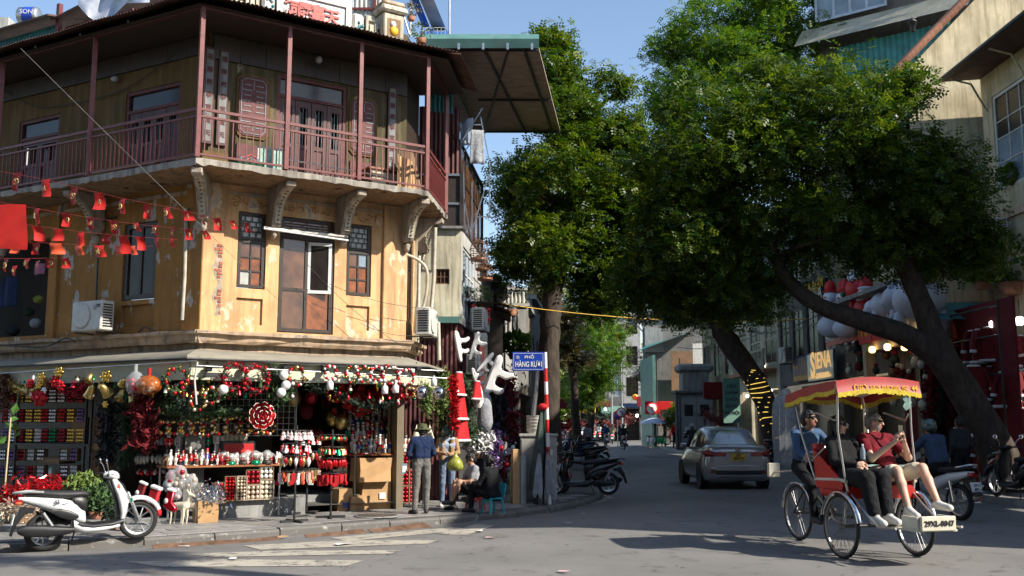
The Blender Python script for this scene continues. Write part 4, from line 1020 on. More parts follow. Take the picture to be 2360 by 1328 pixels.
window(FN,sq[0],sq[1],sq[2],sq[3],3,[1,1],'dark_pane',mat='brown_wood',fw=.03,bar=.02,parent=t)
FS=Frame(FN.P(a1,0,0)[:2],85.0)
sw=(.35,2.6,4.1,5.75)
wallmesh(.002,5.2,zb_,zt,[sw],.12).bd('wall','white_wall',t,FS.M)
window(FS,*sw,4,[1,2],'sky_glass',mat='white_paint',fw=.06,parent=t)
MB().box(-.1,a1+.05,-.1,.3,zt,zt+.06).bd('coping','concrete',t,FN.M)
MB().box(.35,a1-.02,-.3,-.02,zb_-.02,zb_+.12).bd('valance','green_sheet',t,FN.M)
corr(-.3,a1-.02,0.0,zb_,0,0,.1,.014).bd('shutter','maroon_sheet',t,FN.M,fix=False)
corr(.0,5.2,2.4,zb_,.06,.06,.1,.014).bd('shutter','maroon_sheet',t,FS.M,fix=False)
t=thing('glazed_upper_box','brown framed upper box with glazing above the cream block','building',FN.at(0,0,6))
zt2=FN.uv(1045,245)[1];zm2=FN.uv(1045,400)[1]
corr(.15,a1-.05,zm2,zt2,0.05,0.05,.1,.018).bd('sheet_wall','maroon_sheet',t,FN.M,fix=False)
MB().box(.1,a1,.02,.1,zt+.08,zm2-.02).bd('panel','dark_wood',t,FN.M)
for z in(zm2-.03,zt+.6):MB().box(.08,a1+.03,-.02,.06,z-.03,z+.02).bd('frame_rail','steel',t,FN.M)
MB().box(a1-.04,a1+.04,-.03,.06,zt+.06,zm2).bd('frame_post','steel_dark',t,FN.M)
window(FS,.1,4.6,zt+.08,8.2,5,[1,1.4],'brown_pane',mat='steel_dark',fw=.05,parent=t)
MB().box(0,4.8,.1,3,8.2,8.3).bd('roof','rust_roof',t,FS.M)
t=thing('tin_canopy','big rust-streaked tin canopy with green fascia jutting over the side street','canopy',TM((-.6,23.5,9.6)))
zc_=9.62
def cpt(px_,py_):return gnd(px_,py_,zc_)
n0,n1_,f1,f0=cpt(960,106),cpt(1240,106),cpt(1291,303),cpt(1095,303)
f0=V_((n0.x,f1.y,zc_));o=V_((-.6,23.5,9.6))
def rel(*ps):return[tuple(p-o)for p in ps]
up_=V_((0,0,.05))
mb=MB();mb.add(rel(n0,n1_,f1,f0,n0+up_,n1_+up_,f1+up_,f0+up_),[(0,3,2,1),(4,5,6,7),(0,1,5,4),(1,2,6,5),(2,3,7,6)]);mb.bd('sheet','rust_soffit',t)
MB().add(rel(n0+V_((0,-.03,-.06)),n1_+V_((.02,-.03,-.06)),n1_+V_((.02,-.1,.12)),n0+V_((0,-.1,.12)),n0+V_((0,.1,.3)),n1_+V_((.02,.1,.3))),[(0,1,2,3),(3,2,5,4)]).bd('fascia','green_sheet',t)
for k in range(4):
 p_=n0.lerp(n1_,.35+.2*k);MB().cbox(tuple(p_-o+V_((0,-.12,-.06))),(.05,.03,.14)).bd('gutter_clip','steel',t)
for a,b in(((.55,0),(.72,1)),((.88,0),(.94,1)),((.76,0),(.38,1)),((.40,.55),(1,.55)),((.2,.0),(.3,1)),((.2,.02),(1,.02)),((.2,.98),(1,.98))):
 P_=lambda s:n0.lerp(n1_,s[0]).lerp(f0.lerp(f1,s[0]),s[1])-o-V_((0,0,.05))
 MB().tube([P_(a),P_(b)],.035,4).bd('strut','steel_dark',t)
corr(.45,1.05,8.6,9.58,0,0,.1,.018).bd('end_wall','teal_sheet',t,Frame((n0.x-.3,21.4),20).M,fix=False)
t=thing('rooftop_lean_to','grey sheet lean-to with blue tarpaulin at the top beside the inscription pillar','shed',TM(at(985,40,22)))
def rp_(x,y,Y):return tuple(at(x,y,Y)-at(985,40,22))
MB().add([rp_(955,-30,21),rp_(990,-25,21),rp_(1030,72,23),rp_(996,66,23)],[(0,1,2,3)]).bd('sheet','grey_sheet',t,fix=False)
MB().add([rp_(940,-20,21),rp_(958,-20,21),rp_(990,62,22.5),rp_(975,66,22.5)],[(0,1,2,3)]).bd('tarpaulin','tarp_blue',t,fix=False)
MB().add([rp_(965,78,21.5),rp_(1040,86,21.5),rp_(1032,70,23),rp_(985,66,23)],[(0,1,2,3)]).bd('ground_sheet','tarp_blue',t,fix=False)
for a,b in(((946,0),(946,85)),((925,20),(945,85)),((1036,0),(1036,80))):MB().tube([rp_(*a,21.2),rp_(*b,21.2)],.025,5).bd('pole','white_worn' if a[0]==946 else 'steel',t)
mb=MB()
for k in range(7):mb.tube([rp_(972+k*9,64,21.4),rp_(972+k*9,80,21.4)],.008,4)
for k in range(3):mb.tube([rp_(970,64+8*k,21.4),rp_(1028,64+8*k,21.4)],.008,4)
mb.bd('wire_guard','white_worn',t)
t=thing('sheet_panel','white and red sheet panel standing behind the inscription','panel',TM(at(850,20,20.5)))
corr(-.35,.35,-.6,.5,0,0,.1,.012).bd('sheet','white_worn',t,fix=False);MB().box(.1,.16,-.06,-.02,-.6,.5).bd('bar','maroon',t);MB().box(-.4,.4,-.06,-.02,-.05,0).bd('bar','maroon',t)
def garment(fn,nu,nv,name,mat,M,label,cat='clothes'):
 mb=MB();mb.grid(fn,nu,nv);o_=mb.bd(name,mat,None,M,label,cat,fix=False)
 md=o_.modifiers.new('thick','SOLIDIFY');md.thickness=.012;return o_
P0=at(1100,340,21.6)
garment(lambda a,b:((a-.5)*(.28+.06*b),.03*math.sin(9*a)*b,-.78*b),10,8,'trousers','c_grey',TM(at(1100,300,21.6),.2),'grey trousers hung out to dry below the tin canopy')
garment(lambda a,b:((a-.5)*(.34-.05*math.sin(3*b)),.04*math.sin(7*a+2*b),-.6*b+.1*a),10,8,'shirt','c_pale_blue',TM(at(1074,282,21.9),-.3),'pale shirt hung out left of the grey trousers')
t=thing('drying_frame','thin steel drying frame jutting from the wall below the canopy','frame',TM(at(1110,380,21.7)))
Q=at(1110,380,21.7)
for a,b in(((1090,288),(1112,288)),((1108,270),(1131,390)),((1131,390),(1086,540)),((1062,330),(1112,250)),((1070,350),(1100,310)),((1088,420),(1088,560)),((1068,380),(1072,530)),((1128,390),(1128,500)),((1095,500),(1128,500)),((1070,460),(1088,560))):
 MB().tube([at(*a,21.7)-Q,at(*b,21.7)-Q],.016,4).bd('bar','steel',t)
def cage(P,s,label):
 t=thing('bird_cage',label,'bird cage',TM(P,0,s));mb=MB()
 for k in range(14):
  a=2*PI*k/14;mb.tube([(.2*math.cos(a),.2*math.sin(a),0),(.22*math.cos(a),.22*math.sin(a),.25),(.17*math.cos(a),.17*math.sin(a),.4),(.02*math.cos(a),.02*math.sin(a),.5)],.006,4)
 mb.bd('bars','brown_wood',t)
 for z,r_ in((0,.2),(.13,.21),(.25,.22),(.4,.17)):MB().tube([(r_*math.cos(k*PI/8),r_*math.sin(k*PI/8),z)for k in range(16)],.01,4,loop=True).bd('hoop','brown_wood',t)
 MB().lathe([(.19,-.02),(.2,.05),(.18,.05)],14).bd('tray','table_wood',t);MB().tube([(0,0,.5),(0,.02,.58),(.03,0,.6)],.008,4).bd('hook','steel',t)
cage(at(1104,600,23),1.0,'upper dark bird cage hanging by the glazed wall');cage(at(1112,622,22.6),.8,'reddish bird cage hanging in the middle of three');cage(at(1118,645,22.4),.85,'lowest bird cage nearest the balcony plants')
t=thing('wall_shelf','small iron shelf with pot plants above the side street shop','shelf',TM(at(1105,698,24)))
MB().box(-.35,.35,-.3,.5,-.03,0).bd('board','steel_dark',t)
for x in(-.33,.33):MB().tube([(x,-.3,-.3),(x,-.3,.25)],.012,4).bd('upright','steel_dark',t)
MB().tube([(-.33,-.3,.25),(.33,-.3,.25)],.012,4).bd('rail','steel_dark',t)
def bush(P,r,n,mat,name,label,cat,group=None,seed=0,leaf=.07,flat_=.8):
 rr=np.random.default_rng(seed);t=thing(name,label,cat,TM(P),group)
 d=rr.normal(size=(n,3));d/=np.linalg.norm(d,axis=1)[:,None];c=d*(r*rr.uniform(.35,1,n)**.6)[:,None]*np.array([1,1,flat_])
 leaf_mesh(c,rr,leaf,'foliage',mat,t);MB().tube([(0,0,-r*flat_*1.1),(0,0,0)],.02,5).bd('stem','bark',t)
 MB().lathe([(r*.3,-r*flat_*1.25-.0),(r*.42,-r*flat_*.8),(r*.36,-r*flat_*.8)],10).bd('pot','roof_tile',t)
 return t
def leaf_mesh(c,rr,size,name,mat,parent,ratio=.42,M=None,droop=0.0,bias=None):
 """many pointed leaf faces at centres c"""
 n=len(c);a=rr.normal(size=(n,3));a[:,2]-=droop;a/=np.linalg.norm(a,axis=1)[:,None]
 b=np.cross(a,rr.normal(size=(n,3))+(np.array([0,0,1.2])if bias is None else bias));b/=np.linalg.norm(b,axis=1)[:,None]+1e-9
 L=size*rr.uniform(.6,1.25,n)[:,None];w=L*ratio
 nn=np.cross(a,b)*L*.12
 v=np.stack([c-a*L*.5,c+b*w*.5+nn,c+a*L*.5,c-b*w*.5+nn],1).reshape(-1,3)
 me=bpy.data.meshes.new(name);me.from_pydata(v.tolist(),[],np.arange(4*n).reshape(-1,4).tolist());me.materials.append(mt(mat))
 at_=me.attributes.new('tint','FLOAT','FACE');at_.data.foreach_set('value',np.clip(rr.normal(.4,.25,n),0,1))
 return obj(name,me,parent,M,kind='stuff')
bush(at(1108,680,24),.3,260,'leaf_light','pot_plant','leafy pot plant on the small shelf above the lanterns','plant',seed=3)
bush(at(1078,672,23.5),.16,120,'leaf_mid','pot_plant','smaller pot plant at the left of the iron shelf','plant',seed=4)
bush(at(1178,690,33),.55,400,'leaf_mid','pot_plant','bushy plant behind the distant stone balustrade','plant',seed=5)
bush(at(1186,790,30),.5,240,'leaf_light','palm_plant','bright palm-like plant hanging beside the blue street sign','plant',seed=6,leaf=.3)
bush(at(972,72,19.5),.26,160,'leaf_mid','wall_weed','weed growing at the foot of the inscription pillar','plant',seed=7)
bush(at(948,25,20),.22,160,'leaf_brown','wall_weed','dry weeds behind the inscription pillar','plant',seed=8)
for k,(x,y,l)in enumerate(((1090,707,'leftmost of the small red lanterns by the shelf'),(1126,715,'upper right small red lantern by the shelf'),(1109,724,'small red lantern in the middle below the shelf'),(1126,737,'lowest small red lantern below the shelf'))):
 t=thing('lantern',l,'lantern',TM(at(x,y,23.6)));MB().ball((0,0,0),(.065,.065,.055),10,7).bd('shade','lantern_red',t);MB().tube([(0,0,.05),(0,0,.16)],.006,4).bd('cord','wire',t);MB().tube([(0,0,-.05),(0,0,-.13)],[.012,.02],5).bd('tassel','lantern_red',t)
ac_unit(TM(at(1108,765,23.5),rad(80)),'air conditioner below the red lanterns in the side street',.95)
ac_unit(TM(at(1092,865,22.6),rad(82)),'lower air conditioner wedged between white antler decorations',.8)
MB().cbox((0,0,0),(.3,.6,.2),ch=.02).bd('sign_box','white_worn',None,TM(at(1108,780,23)),'blank white light box under the lantern air conditioner','sign')
def house(fr,u0,u1,h,depth,wall,holes,label,name='row_house',wmat='dark_wood',pane='dark_pane',roof='concrete',th=.25,z0=0.0,rise=0):
 t=thing(name,label,'building',fr.at((u0+u1)/2,0,z0))
 wallmesh(u0+.01,u1-.01,z0,h,holes,th).bd('wall',wall,t,fr.M)
 for u in(u0+.01,u1-.01-th):MB().box(u,u+th,th+.003,depth,z0,h-.003).bd('side_wall',wall,t,fr.M)
 MB().box(u0-.05,u1+.05,-.2,depth,h,h+.18).bd('roof',roof,t,fr.M)
 for(a,b,c,d)in holes:
  if c>z0+2.2:window(fr,a,b,c,d,2,[1,1.5],pane,mat=wmat,parent=t,bar=.05,fw=.07)
  else:MB().box(a,b,th+.6,th+.65,c,d).bd('dark_interior','dark_pane',t,fr.M)
 return t
FX=Frame(FS.P(5.3,.1,0)[:2],84.5)
def holes_of(u0,u1,floors,n,z0=3.4,fh=3.0,w=1.0,hh=1.5):
 return[(u0+(u1-u0)*(k+.5)/n-w/2,u0+(u1-u0)*(k+.5)/n+w/2,z0+f*fh+.6,z0+f*fh+.6+hh)for f in range(floors)for k in range(n)]+[(u0+.4,u1-.4,.1,2.8)]
house(FX,0,4.2,5.6,7,'grey_wall',holes_of(0,4.2,1,2),'narrow dark house with sagging awning behind the antler decorations')
house(FX,4.2,9,6.0,7,'white_wall',holes_of(4.2,9,1,3),'pale house with a stone balustrade on its roof terrace')
house(FX,9,15,6.2,7,'tan_wall',holes_of(9,15,1,3),'tan house behind the far trees on the left side')
house(FX,15,24,7,7,'grey_wall',holes_of(15,24,1,4),'grey house farthest along the left pavement')
t=thing('balustrade','pale stone balustrade on a terrace high above the street sign','balustrade',TM(at(1172,700,31)))
for k in range(9):MB().lathe([(.05,0),(.07,.1),(.035,.25),(.06,.38),(.05,.42)],8,TR_((-.5+.12*k,0,0))).bd('baluster','white_worn',t)
MB().cbox((0,0,.46),(1.2,.16,.07)).bd('handrail','white_worn',t);MB().cbox((0,0,-.05),(1.3,.3,.1)).bd('base','white_worn',t)
MB().box(.3,.62,-.1,.3,-2.6,-.1).bd('pier','white_wall',t)
t=thing('tin_awning','dark sagging tin awning over the second shop of the side street','awning',TM(at(1150,720,26)))
Q=at(1150,720,26)
for k in range(3):MB().add([tuple(at(1120+4*k,690+12*k,25.4)-Q),tuple(at(1170+4*k,702+12*k,25.4)-Q),tuple(at(1183-3*k,712+16*k,29)-Q),tuple(at(1135,700+14*k,29)-Q)],[(0,1,2,3)]).bd('sheet','rust_roof' if k else 'steel_dark',t,fix=False)
MB().box(-.3,.1,0,.1,-2.2,0).bd('side_panel','dark_wood',t)
cable('cable',[at(1120,695,26),at(1860,735,30)],.014,'yellow_sign','yellow rope stretched across the side street in front of the trees','rope',sag=.25,n=16)
# ================================================================ right side of the street
FA=Frame((12.8,26.2),-90.0)
near=thing('yellow_house','yellow house with deep eaves and white windows at the right picture edge','building',TM((12.8,26.2,0)))
wn=[]
for k in range(4):wn+=[(.55+3.6*k,2.6+3.6*k,7.7,10.3)]
wallmesh(0,16.2,.21,11.0,wn+[(.6+3.9*k,3.9+3.9*k,.3,3.4)for k in range(4)],.3).bd('wall','yellow_wall',near,FA.M)
for k in range(4):
 a,b,c,d=wn[k]
 window(FA,a,b,c,d,3,[1,.7,1,1],['dark_pane']*6+['sky_glass']*6,mat='white_worn',parent=near,fw=.09)
 MB().box(.6+3.9*k,3.9+3.9*k,.9,1.0,.3,3.4).bd('dark_interior','dark_red_cloth',near,FA.M)
MB().box(0,.3,.3,9,.21,10.99).bd('side_wall','yellow_wall',near,FA.M);MB().box(15.9,16.2,.3,9,.21,10.99).bd('side_wall','yellow_wall',near,FA.M)
MB().box(-.3,16.5,-.08,.0,6.9,7.1).bd('string_course','moulding',near,FA.M)
MB().add([(-.1,-1.05,10.95),(16.6,-1.05,10.95),(16.6,4,11.3),(-.1,4,11.3),(-.1,-1.05,11.07),(16.6,-1.05,11.07),(16.6,4,11.42),(-.1,4,11.42),(16.6,9,11),(-.1,9,11)],[(0,3,2,1),(4,5,6,7),(0,1,5,4),(1,2,6,5),(0,4,7,3),(7,6,8,9)]).bd('roof','rust_roof',near,FA.M)
for k in range(8):MB().tube([(.3+2.2*k,-.95,10.9),(.3+2.2*k,-.4,10.75),(.3+2.2*k,-.02,10.0)],.03,5).bd('eave_bracket','yellow_wall',near,FA.M)
MB().tube([(-.15,-1.08,10.98),(16.6,-1.08,10.98)],.06,6).bd('gutter','steel_dark',near,FA.M)
ac_unit(FA.at(.95,.35,6.3),'air conditioner high on the yellow house at the right edge',1.0)
gab=thing('gable_house','cream gable house with clay tile verge lit by the sun at upper right','building',TM((12.5,27,0)))
FG=Frame((11.1,26.9),0.0)
prof=[(0,.21),(6,.21),(6,13),(3.6,15.2),(0,11.5)]
MB().prism(prof,0,.3).bd('gable_wall','yellow_wall',gab,FG.M)
FG2=Frame((11.1,31.5),-90.0)
gw=[(2.6,3.6,8.2,10.2),(2.6,3.6,10.55,11.2),(.8,1.8,8.2,10.2)]
wallmesh(0,4.59,.21,11.5,gw+[(.25,4.35,.25,3.9)],.3).bd('wall','yellow_wall',gab,FG2.M);MB().box(.1,4.5,1.2,1.3,.2,4.2).bd('dark_interior','dark_red_cloth',gab,FG2.M);MB().box(.1,4.5,.31,1.2,3.92,3.97).bd('shop_ceiling','dark_wood',gab,FG2.M)
for h_ in gw:window(FG2,*h_,2,[1,1],'pale_pane',mat='white_worn',parent=gab);MB().box(h_[0]-.12,h_[1]+.12,-.12,-.002,h_[3]+.03,h_[3]+.18).bd('hood_mould','yellow_wall',gab,FG2.M)
for h_ in gw:MB().box(h_[0]-.1,h_[1]+.1,-.1,-.002,h_[2]-.12,h_[2]-.02).bd('sill','yellow_wall',gab,FG2.M)
MB().add([(-.45,-.12,11.3),(3.6,-.12,15.4),(3.6,4.6,15.4),(-.45,4.6,11.3),(-.45,-.12,11.38),(3.6,-.12,15.48),(3.6,4.6,15.48),(-.45,4.6,11.38)],[(0,3,2,1),(4,5,6,7),(0,1,5,4),(0,4,7,3)]).bd('roof','roof_tile',gab,FG.M)
tl=MB();tl.lathe([(.1,0),(.12,.34)],10,RO_(PI/2,4,'Y'));tme=tl.mesh('verge_tile','roof_tile')
for k in range(17):
 s=k*.33;obj('verge_tile',tme,gab,FG.M@TR_((-.45+s*.703,-.1,11.36+s*.712))@RO_(-rad(45.4),4,'Y'))
t=thing('wall_lantern','dark wrought lantern at the corner of the tiled verge','lamp',TM(at(2103,62,27.2)))
MB().lathe([(.06,-.15),(.13,.12),(.15,.14),(.05,.22),(.02,.28)],6).bd('lamp_body','steel_dark',t);MB().tube([(0,0,.25),(.15,.05,.3)],.015,4).bd('bracket','steel_dark',t)
FT=Frame((8.6,40.5),-38.0)
t=thing('sheeted_house','tall house with teal sheeting, grey roof and glazed loft at the top right','building',FT.at(3,0,0))
def ft(x,y):return FT.uv(x,y)
(ua,za),(ub,zb)=ft(1930,140),ft(2135,80)
corr(ua,ub+2,zb-6,(ft(1930,105)[1]+ft(2095,78)[1])/2,0,0,.22,.03).bd('teal_cladding','teal_sheet',t,FT.M,fix=False)
(ga,gz0),(gb,gz1)=ft(1850,110),ft(2110,15)
zt_=ft(2000,35)[1];zb2=ft(2000,88)[1]
mb=MB();n=60
mb.grid(lambda s,q_:(ga+(gb+2-ga)*s,-.9+.9*q_+.0,zb2+(zt_-zb2)*q_+.025*math.sin(q_*2*PI*9)),2,90);mb.bd('grey_roof','grey_sheet',t,FT.M,fix=False)
zl=ft(1960,42)[1]
window(FT,ga+.6,gb-1.0,zl+.1,zl+2.4,4,[1],'sky_glass',mat='steel',parent=t,fw=.1,bar=.12,y=-.1)
MB().box(ga+.6,gb+2,.3,6,zb-8,zl+2.5).bd('wall','grey_wall',t,FT.M)
for k in range(5):MB().tube([(gb-.9,-.3,zl+.3+.3*k),(gb+1.2,-.3,zl+.5+.3*k)],.05,5).bd('white_louvre','white_paint',t,FT.M)
FE=Frame((11.9,62.0),-90.0)
def eu(px_):return 62-11.9*FPX*.991/(px_-1180)
def ez(px_,py_):return FE.uv(px_,py_)[1]
rowR=[]
def rhouse(pa,pb,h,wall,floors,n,label,**k):
 a,b=eu(pa),eu(pb);z0=.21
 hs=[(a+(b-a)*(i+.5)/n-(b-a)/n*.36,a+(b-a)*(i+.5)/n+(b-a)/n*.36,4.4+f*3.1,6.4+f*3.1)for f in range(floors)for i in range(n)]+[(a+.35,b-.35,.25,3.3)]
 t=house(FE,a,b,h,8,wall,hs,label,z0=z0,**k);rowR.append(t);return t,a,b
tS,sa,sb=rhouse(1790,1925,11,'grey_wall',2,4,'grey shop house with wide steel windows above the lit beauty shop sign',wmat='steel_dark',pane='dark_pane')
tT,ta_,tb=rhouse(1925,2110,12,'tan_wall',2,3,'tan house over the toy shop with the inflatable figures')
tB,ba,bb=rhouse(1690,1790,10,'cream_wall',2,3,'cream house with a small balustraded balcony behind the leaning tree',pane='dark_pane',wmat='white_worn')
tA,aa,ab=rhouse(1615,1690,8,'tan_wall',1,3,'weathered low house with slatted shutters behind the kiosk',pane='dark_pane')
t=thing('balcony','little cream balcony with red trim on the house behind the leaning tree','balcony',FE.at((ba+bb)/2,.5,4.2))
MB().box(ba+1,bb-.5,-.6,0,4.0,4.15).bd('floor','roof_tile',t,FE.M);MB().box(ba+1,bb-.5,-.62,-.5,4.95,5.05).bd('handrail','cream_wall',t,FE.M)
for k in range(26):u=ba+1.1+(bb-ba-1.7)*k/25;MB().lathe([(.05,4.15),(.08,4.4),(.04,4.7),(.06,4.95)],6,TR_((u,-.56,0))).bd('baluster','cream_wall',t,FE.M)
def board(px0,px1,py0,py1,out,mat,name,label,d=.08):
 (a,z0),(b,z1)=FE.uv(px0,py1,out),FE.uv(px1,py0,out)
 t=thing(name,label,'sign',FE.at((a+b)/2,out,(z0+z1)/2));MB().box(a,b,-out-d,-out,z0,z1).bd('board',mat,t,FE.M);return t,a,b,z0,z1
def sign_text(t,s,u,z,out,size,mat,**k):return lettering(s,size,mat,t,FE.M@TR_((u,-out-.1,z)),**k)
t,a,b,z0,z1=board(1910,1975,766,800,.6,'sign_red','shop_sign','long red shop sign with yellow THANH lettering under the inflatables')
z1=z0+.95;CHs=FE.uv(2095,760,.6)[0]
MB().box(b,CHs,-.68,-.6,z0,z0+.95).bd('board','sign_red',t,FE.M)
sign_text(t,'THANH',b-.55,(z0+z1)/2,.6,1.0,'plate_yellow',bold=.02);sign_text(t,'53 Hàng Mã',a+.75,z0+.65,.6,.36,'sign_white');sign_text(t,'0904.236.226',a+.75,z0+.25,.6,.3,'sign_white');sign_text(t,'THƯƠNG',b+2.6,(z0+z1)/2,.6,.8,'plate_yellow',bold=.02)
MB().box(.05,4.5,-.12,-.02,4.15,5.05).bd('board','sign_red',t,FG2.M);lettering('THANH HƯƠNG',.75,'plate_yellow',t,FG2.M@TR_((2.3,-.13,4.6)),bold=.02,xs=.85)
t,a,b,z0,z1=board(1868,1925,805,880,.35,'steel','shop_sign','grey metal shop sign with glowing SIENA letters',.1)
cu_=(a+b)/2;lettering('S',1.25,'lit_letter',t,FE.M@TR_((a+.75,-.47,(z0+z1)/2+.05)),bold=.03);lettering('IENA',.85,'lit_letter',t,FE.M@TR_((cu_+.45,-.47,(z0+z1)/2+.18)),bold=.02)
MB().cbox((cu_+.35,-.46,(z0+z1)/2-.35),(1.5,.03,.2),ch=.01).bd('lit_strip','lit_letter',t,FE.M);lettering('51 HÀNG MÃ - HOTLINE: 0973.599.586',.16,'lit_letter',t,FE.M@TR_((cu_,-.47,z0+.12)))
t,a,b,z0,z1=board(1832,1872,820,880,.15,'yellow_sign','shop_sign','yellow sign with blue lettering left of the SIENA sign',.06)
lettering('NHA KHOA',.55,'sign_blue',t,FE.M@TR_(((a+b)/2,-.25,z1-.55)),xs=.8);lettering('HÀNG MÃ',.55,'sign_blue',t,FE.M@TR_(((a+b)/2,-.25,z0+.75)),xs=.8)
t,a,b,z0,z1=board(1860,1908,640,695,.8,'black_gloss','shop_sign','black hanging sign reading SIENA Beauty in white and yellow',.1)
lettering('SIENA',.7,'sign_white',t,FE.M@TR_(((a+b)/2,-.93,z1-.45)));lettering('Beauty',.5,'plate_yellow',t,FE.M@TR_(((a+b)/2,-.93,(z0+z1)/2)));lettering('SẢN PHẨM',.45,'plate_yellow',t,FE.M@TR_(((a+b)/2,-.93,z0+.4)),bold=.02)
ac_unit(FE.at(FE.uv(1812,838,.4)[0],.4,FE.uv(1812,838,.4)[1]),'dark looking air conditioner left of the yellow sign',1.2)
t=thing('green_awning_house','low house with a sagging teal tin awning beyond the lamp posts','building',TM((11.5,72,0)))
Q=V_((11.5,72,0));r3=lambda x,y,Y:tuple(at(x,y,Y)-Q)
MB().add([r3(1468,810,66),r3(1570,772,66),r3(1600,765,74),r3(1500,790,74)],[(0,1,2,3)]).bd('awning','teal_sheet',t,fix=False)
MB().box(-2,6,0,.3,.2,9.5).bd('wall','grey_wall',t);MB().box(-2.2,-2,-6,.3,.2,6.2).bd('side_wall','green_sheet',t);MB().box(-.2,3,-1.2,-1.1,4,6.8).bd('blind','card_dark',t)
for k in range(4):MB().tube([(-1.5+1.6*k,-3,.2),(-1.5+1.6*k,-3,6.2)],.05,5).bd('post','steel_dark',t)
MB().box(-2.2,6.2,-.4,6,9.5,9.8).bd('roof','concrete',t)
MB().box(-1.9,-.6,-.3,0,6.8,8.6).bd('panel','concrete',t);MB().box(1.0,2.6,-3.2,-3.1,5.5,7.2).bd('lattice_screen','white_worn',t)
FB=Frame((9.0,100),-8.0)
def bz(x,y):return FB.uv(x,y)
def bhouse(pa,pb,ptop,wall,floors,n,label,**k):
 a=bz(pa,900)[0];b=bz(pb,900)[0];h_=bz((pa+pb)/2,ptop)[1]
 hw=min(.6,(b-a)/n*.33);hs=[(a+(b-a)*(i+.5)/n-hw,a+(b-a)*(i+.5)/n+hw,4.4+f*3.1,6.3+f*3.1)for f in range(floors)for i in range(n)]+[(a+.12,b-.12,.0,3.4)]
 return house(FB,a,b,h_,8,wall,hs,label,**k),a,b,h_
bhouse(1436,1478,700,'white_wall',3,1,'white tall house with scored blocks where the street bends',pane='dark_pane')
bhouse(1398,1436,690,'grey_wall',3,1,'grey narrow house with blue balcony glass where the street bends',pane='sky_glass',wmat='white_worn')
bhouse(1478,1545,850,'concrete',1,3,'low dark shop house behind the umbrella vendor')
bhouse(1330,1398,830,'concrete',2,3,'dim grey house closing the street beyond the traffic')
bhouse(1545,1640,800,'tan_wall',2,4,'brown house front half hidden by the kiosk')
t=thing('bay_balcony','white bay balcony with red flag on the narrow house at the bend','balcony',FB.at(bz(1430,750)[0],1,bz(1430,790)[1]))
a=bz(1418,760)[0];b=bz(1442,760)[0]
for y0 in(715,745,790):z=bz(1430,y0)[1];MB().box(a,b,-1.4,0,z-.2,z).bd('slab','white_wall',t,FB.M)
MB().box(a+.1,b-.1,-1.3,-1.25,bz(1430,745)[1],bz(1430,715)[1]-.2).bd('glass','sky_glass',t,FB.M);MB().box(a,b,-1.42,-1.4,bz(1430,790)[1],bz(1430,775)[1]).bd('railing','steel_dark',t,FB.M);MB().box(a,a+.5,-1.5,-1.45,bz(1430,790)[1],bz(1430,770)[1]).bd('red_flag','flag_red',t,FB.M)
for k,(o_,deg,L_,h_,wl,l)in enumerate((((26,-9),180.0,18,13,'tan_wall','unseen tan house added behind the camera to block the sky, right one'),((8,-9.5),180.0,18,15,'grey_wall','unseen grey house added right behind the camera to block the sky'),((-10,-9),180.0,20,13,'tan_wall','unseen tan house added behind the camera to block the sky, left one'),((-30,-9),90.0,16,14,'grey_wall','unseen grey house added on the far left to block the sky'))):
 house(Frame(o_,deg),0,L_,h_,8,wl,holes_of(0,L_,2,5),l)  # unseen houses added outside the view to cut the sky light
t=thing('market_stall','dim stall of dark garlands between the forked trunk and the red costumes','stall',TM((11.9,26.6,.21)))
MB().box(-.9,.9,-.05,.1,0,4.2).bd('backdrop','dark_wood',t);MB().add([(-1.0,-1.3,4.1),(1.0,-1.3,4.1),(1.0,.1,4.7),(-1.0,.1,4.7)],[(0,1,2,3)]).bd('awning','teal_sheet',t,fix=False)
for k in range(3):MB().box(-.85,.85,-.6,-.05,.7+.5*k,.74+.5*k).bd('shelf','dark_wood',t)
# ================================================================ trees
def limb(mb,a,b,ra,rb,rr,n=6,wob=.12):
 a,b=V_(a),V_(b);L=(b-a).length;pts=[];rs=[]
 for i in range(n+1):
  t=i/n;p=a.lerp(b,t)
  if 0<i<n:p+=V_((rr.uniform(-1,1),rr.uniform(-1,1),rr.uniform(-1,1)))*wob*L*.18
  pts.append(p);rs.append(ra+(rb-ra)*t)
 mb.tube(pts,rs,7);return pts
def crown_points(blobs,rng,per,clump=.55,shell=.55):
 """leaf centres gathered into clumps that fill several ellipsoids unevenly"""
 out=[];tips=[]
 for(c,r,k)in blobs:
  c=np.array(c);r=np.array(r)
  d=rng.normal(size=(k,3));d/=np.linalg.norm(d,axis=1)[:,None]
  rad_=rng.uniform(0,1,k)**(1-shell);pos=c+d*r*rad_[:,None]
  for p in pos:
   n=int(per*rng.uniform(.5,1.5));cr=clump*rng.uniform(.6,1.4)
   q=rng.normal(size=(n,3));q/=np.linalg.norm(q,axis=1)[:,None]+1e-9
   out.append(p+q*(cr*rng.uniform(.15,1,n)**.7)[:,None]*np.array([1,1,.72]));tips.append(p)
 return np.concatenate(out),tips
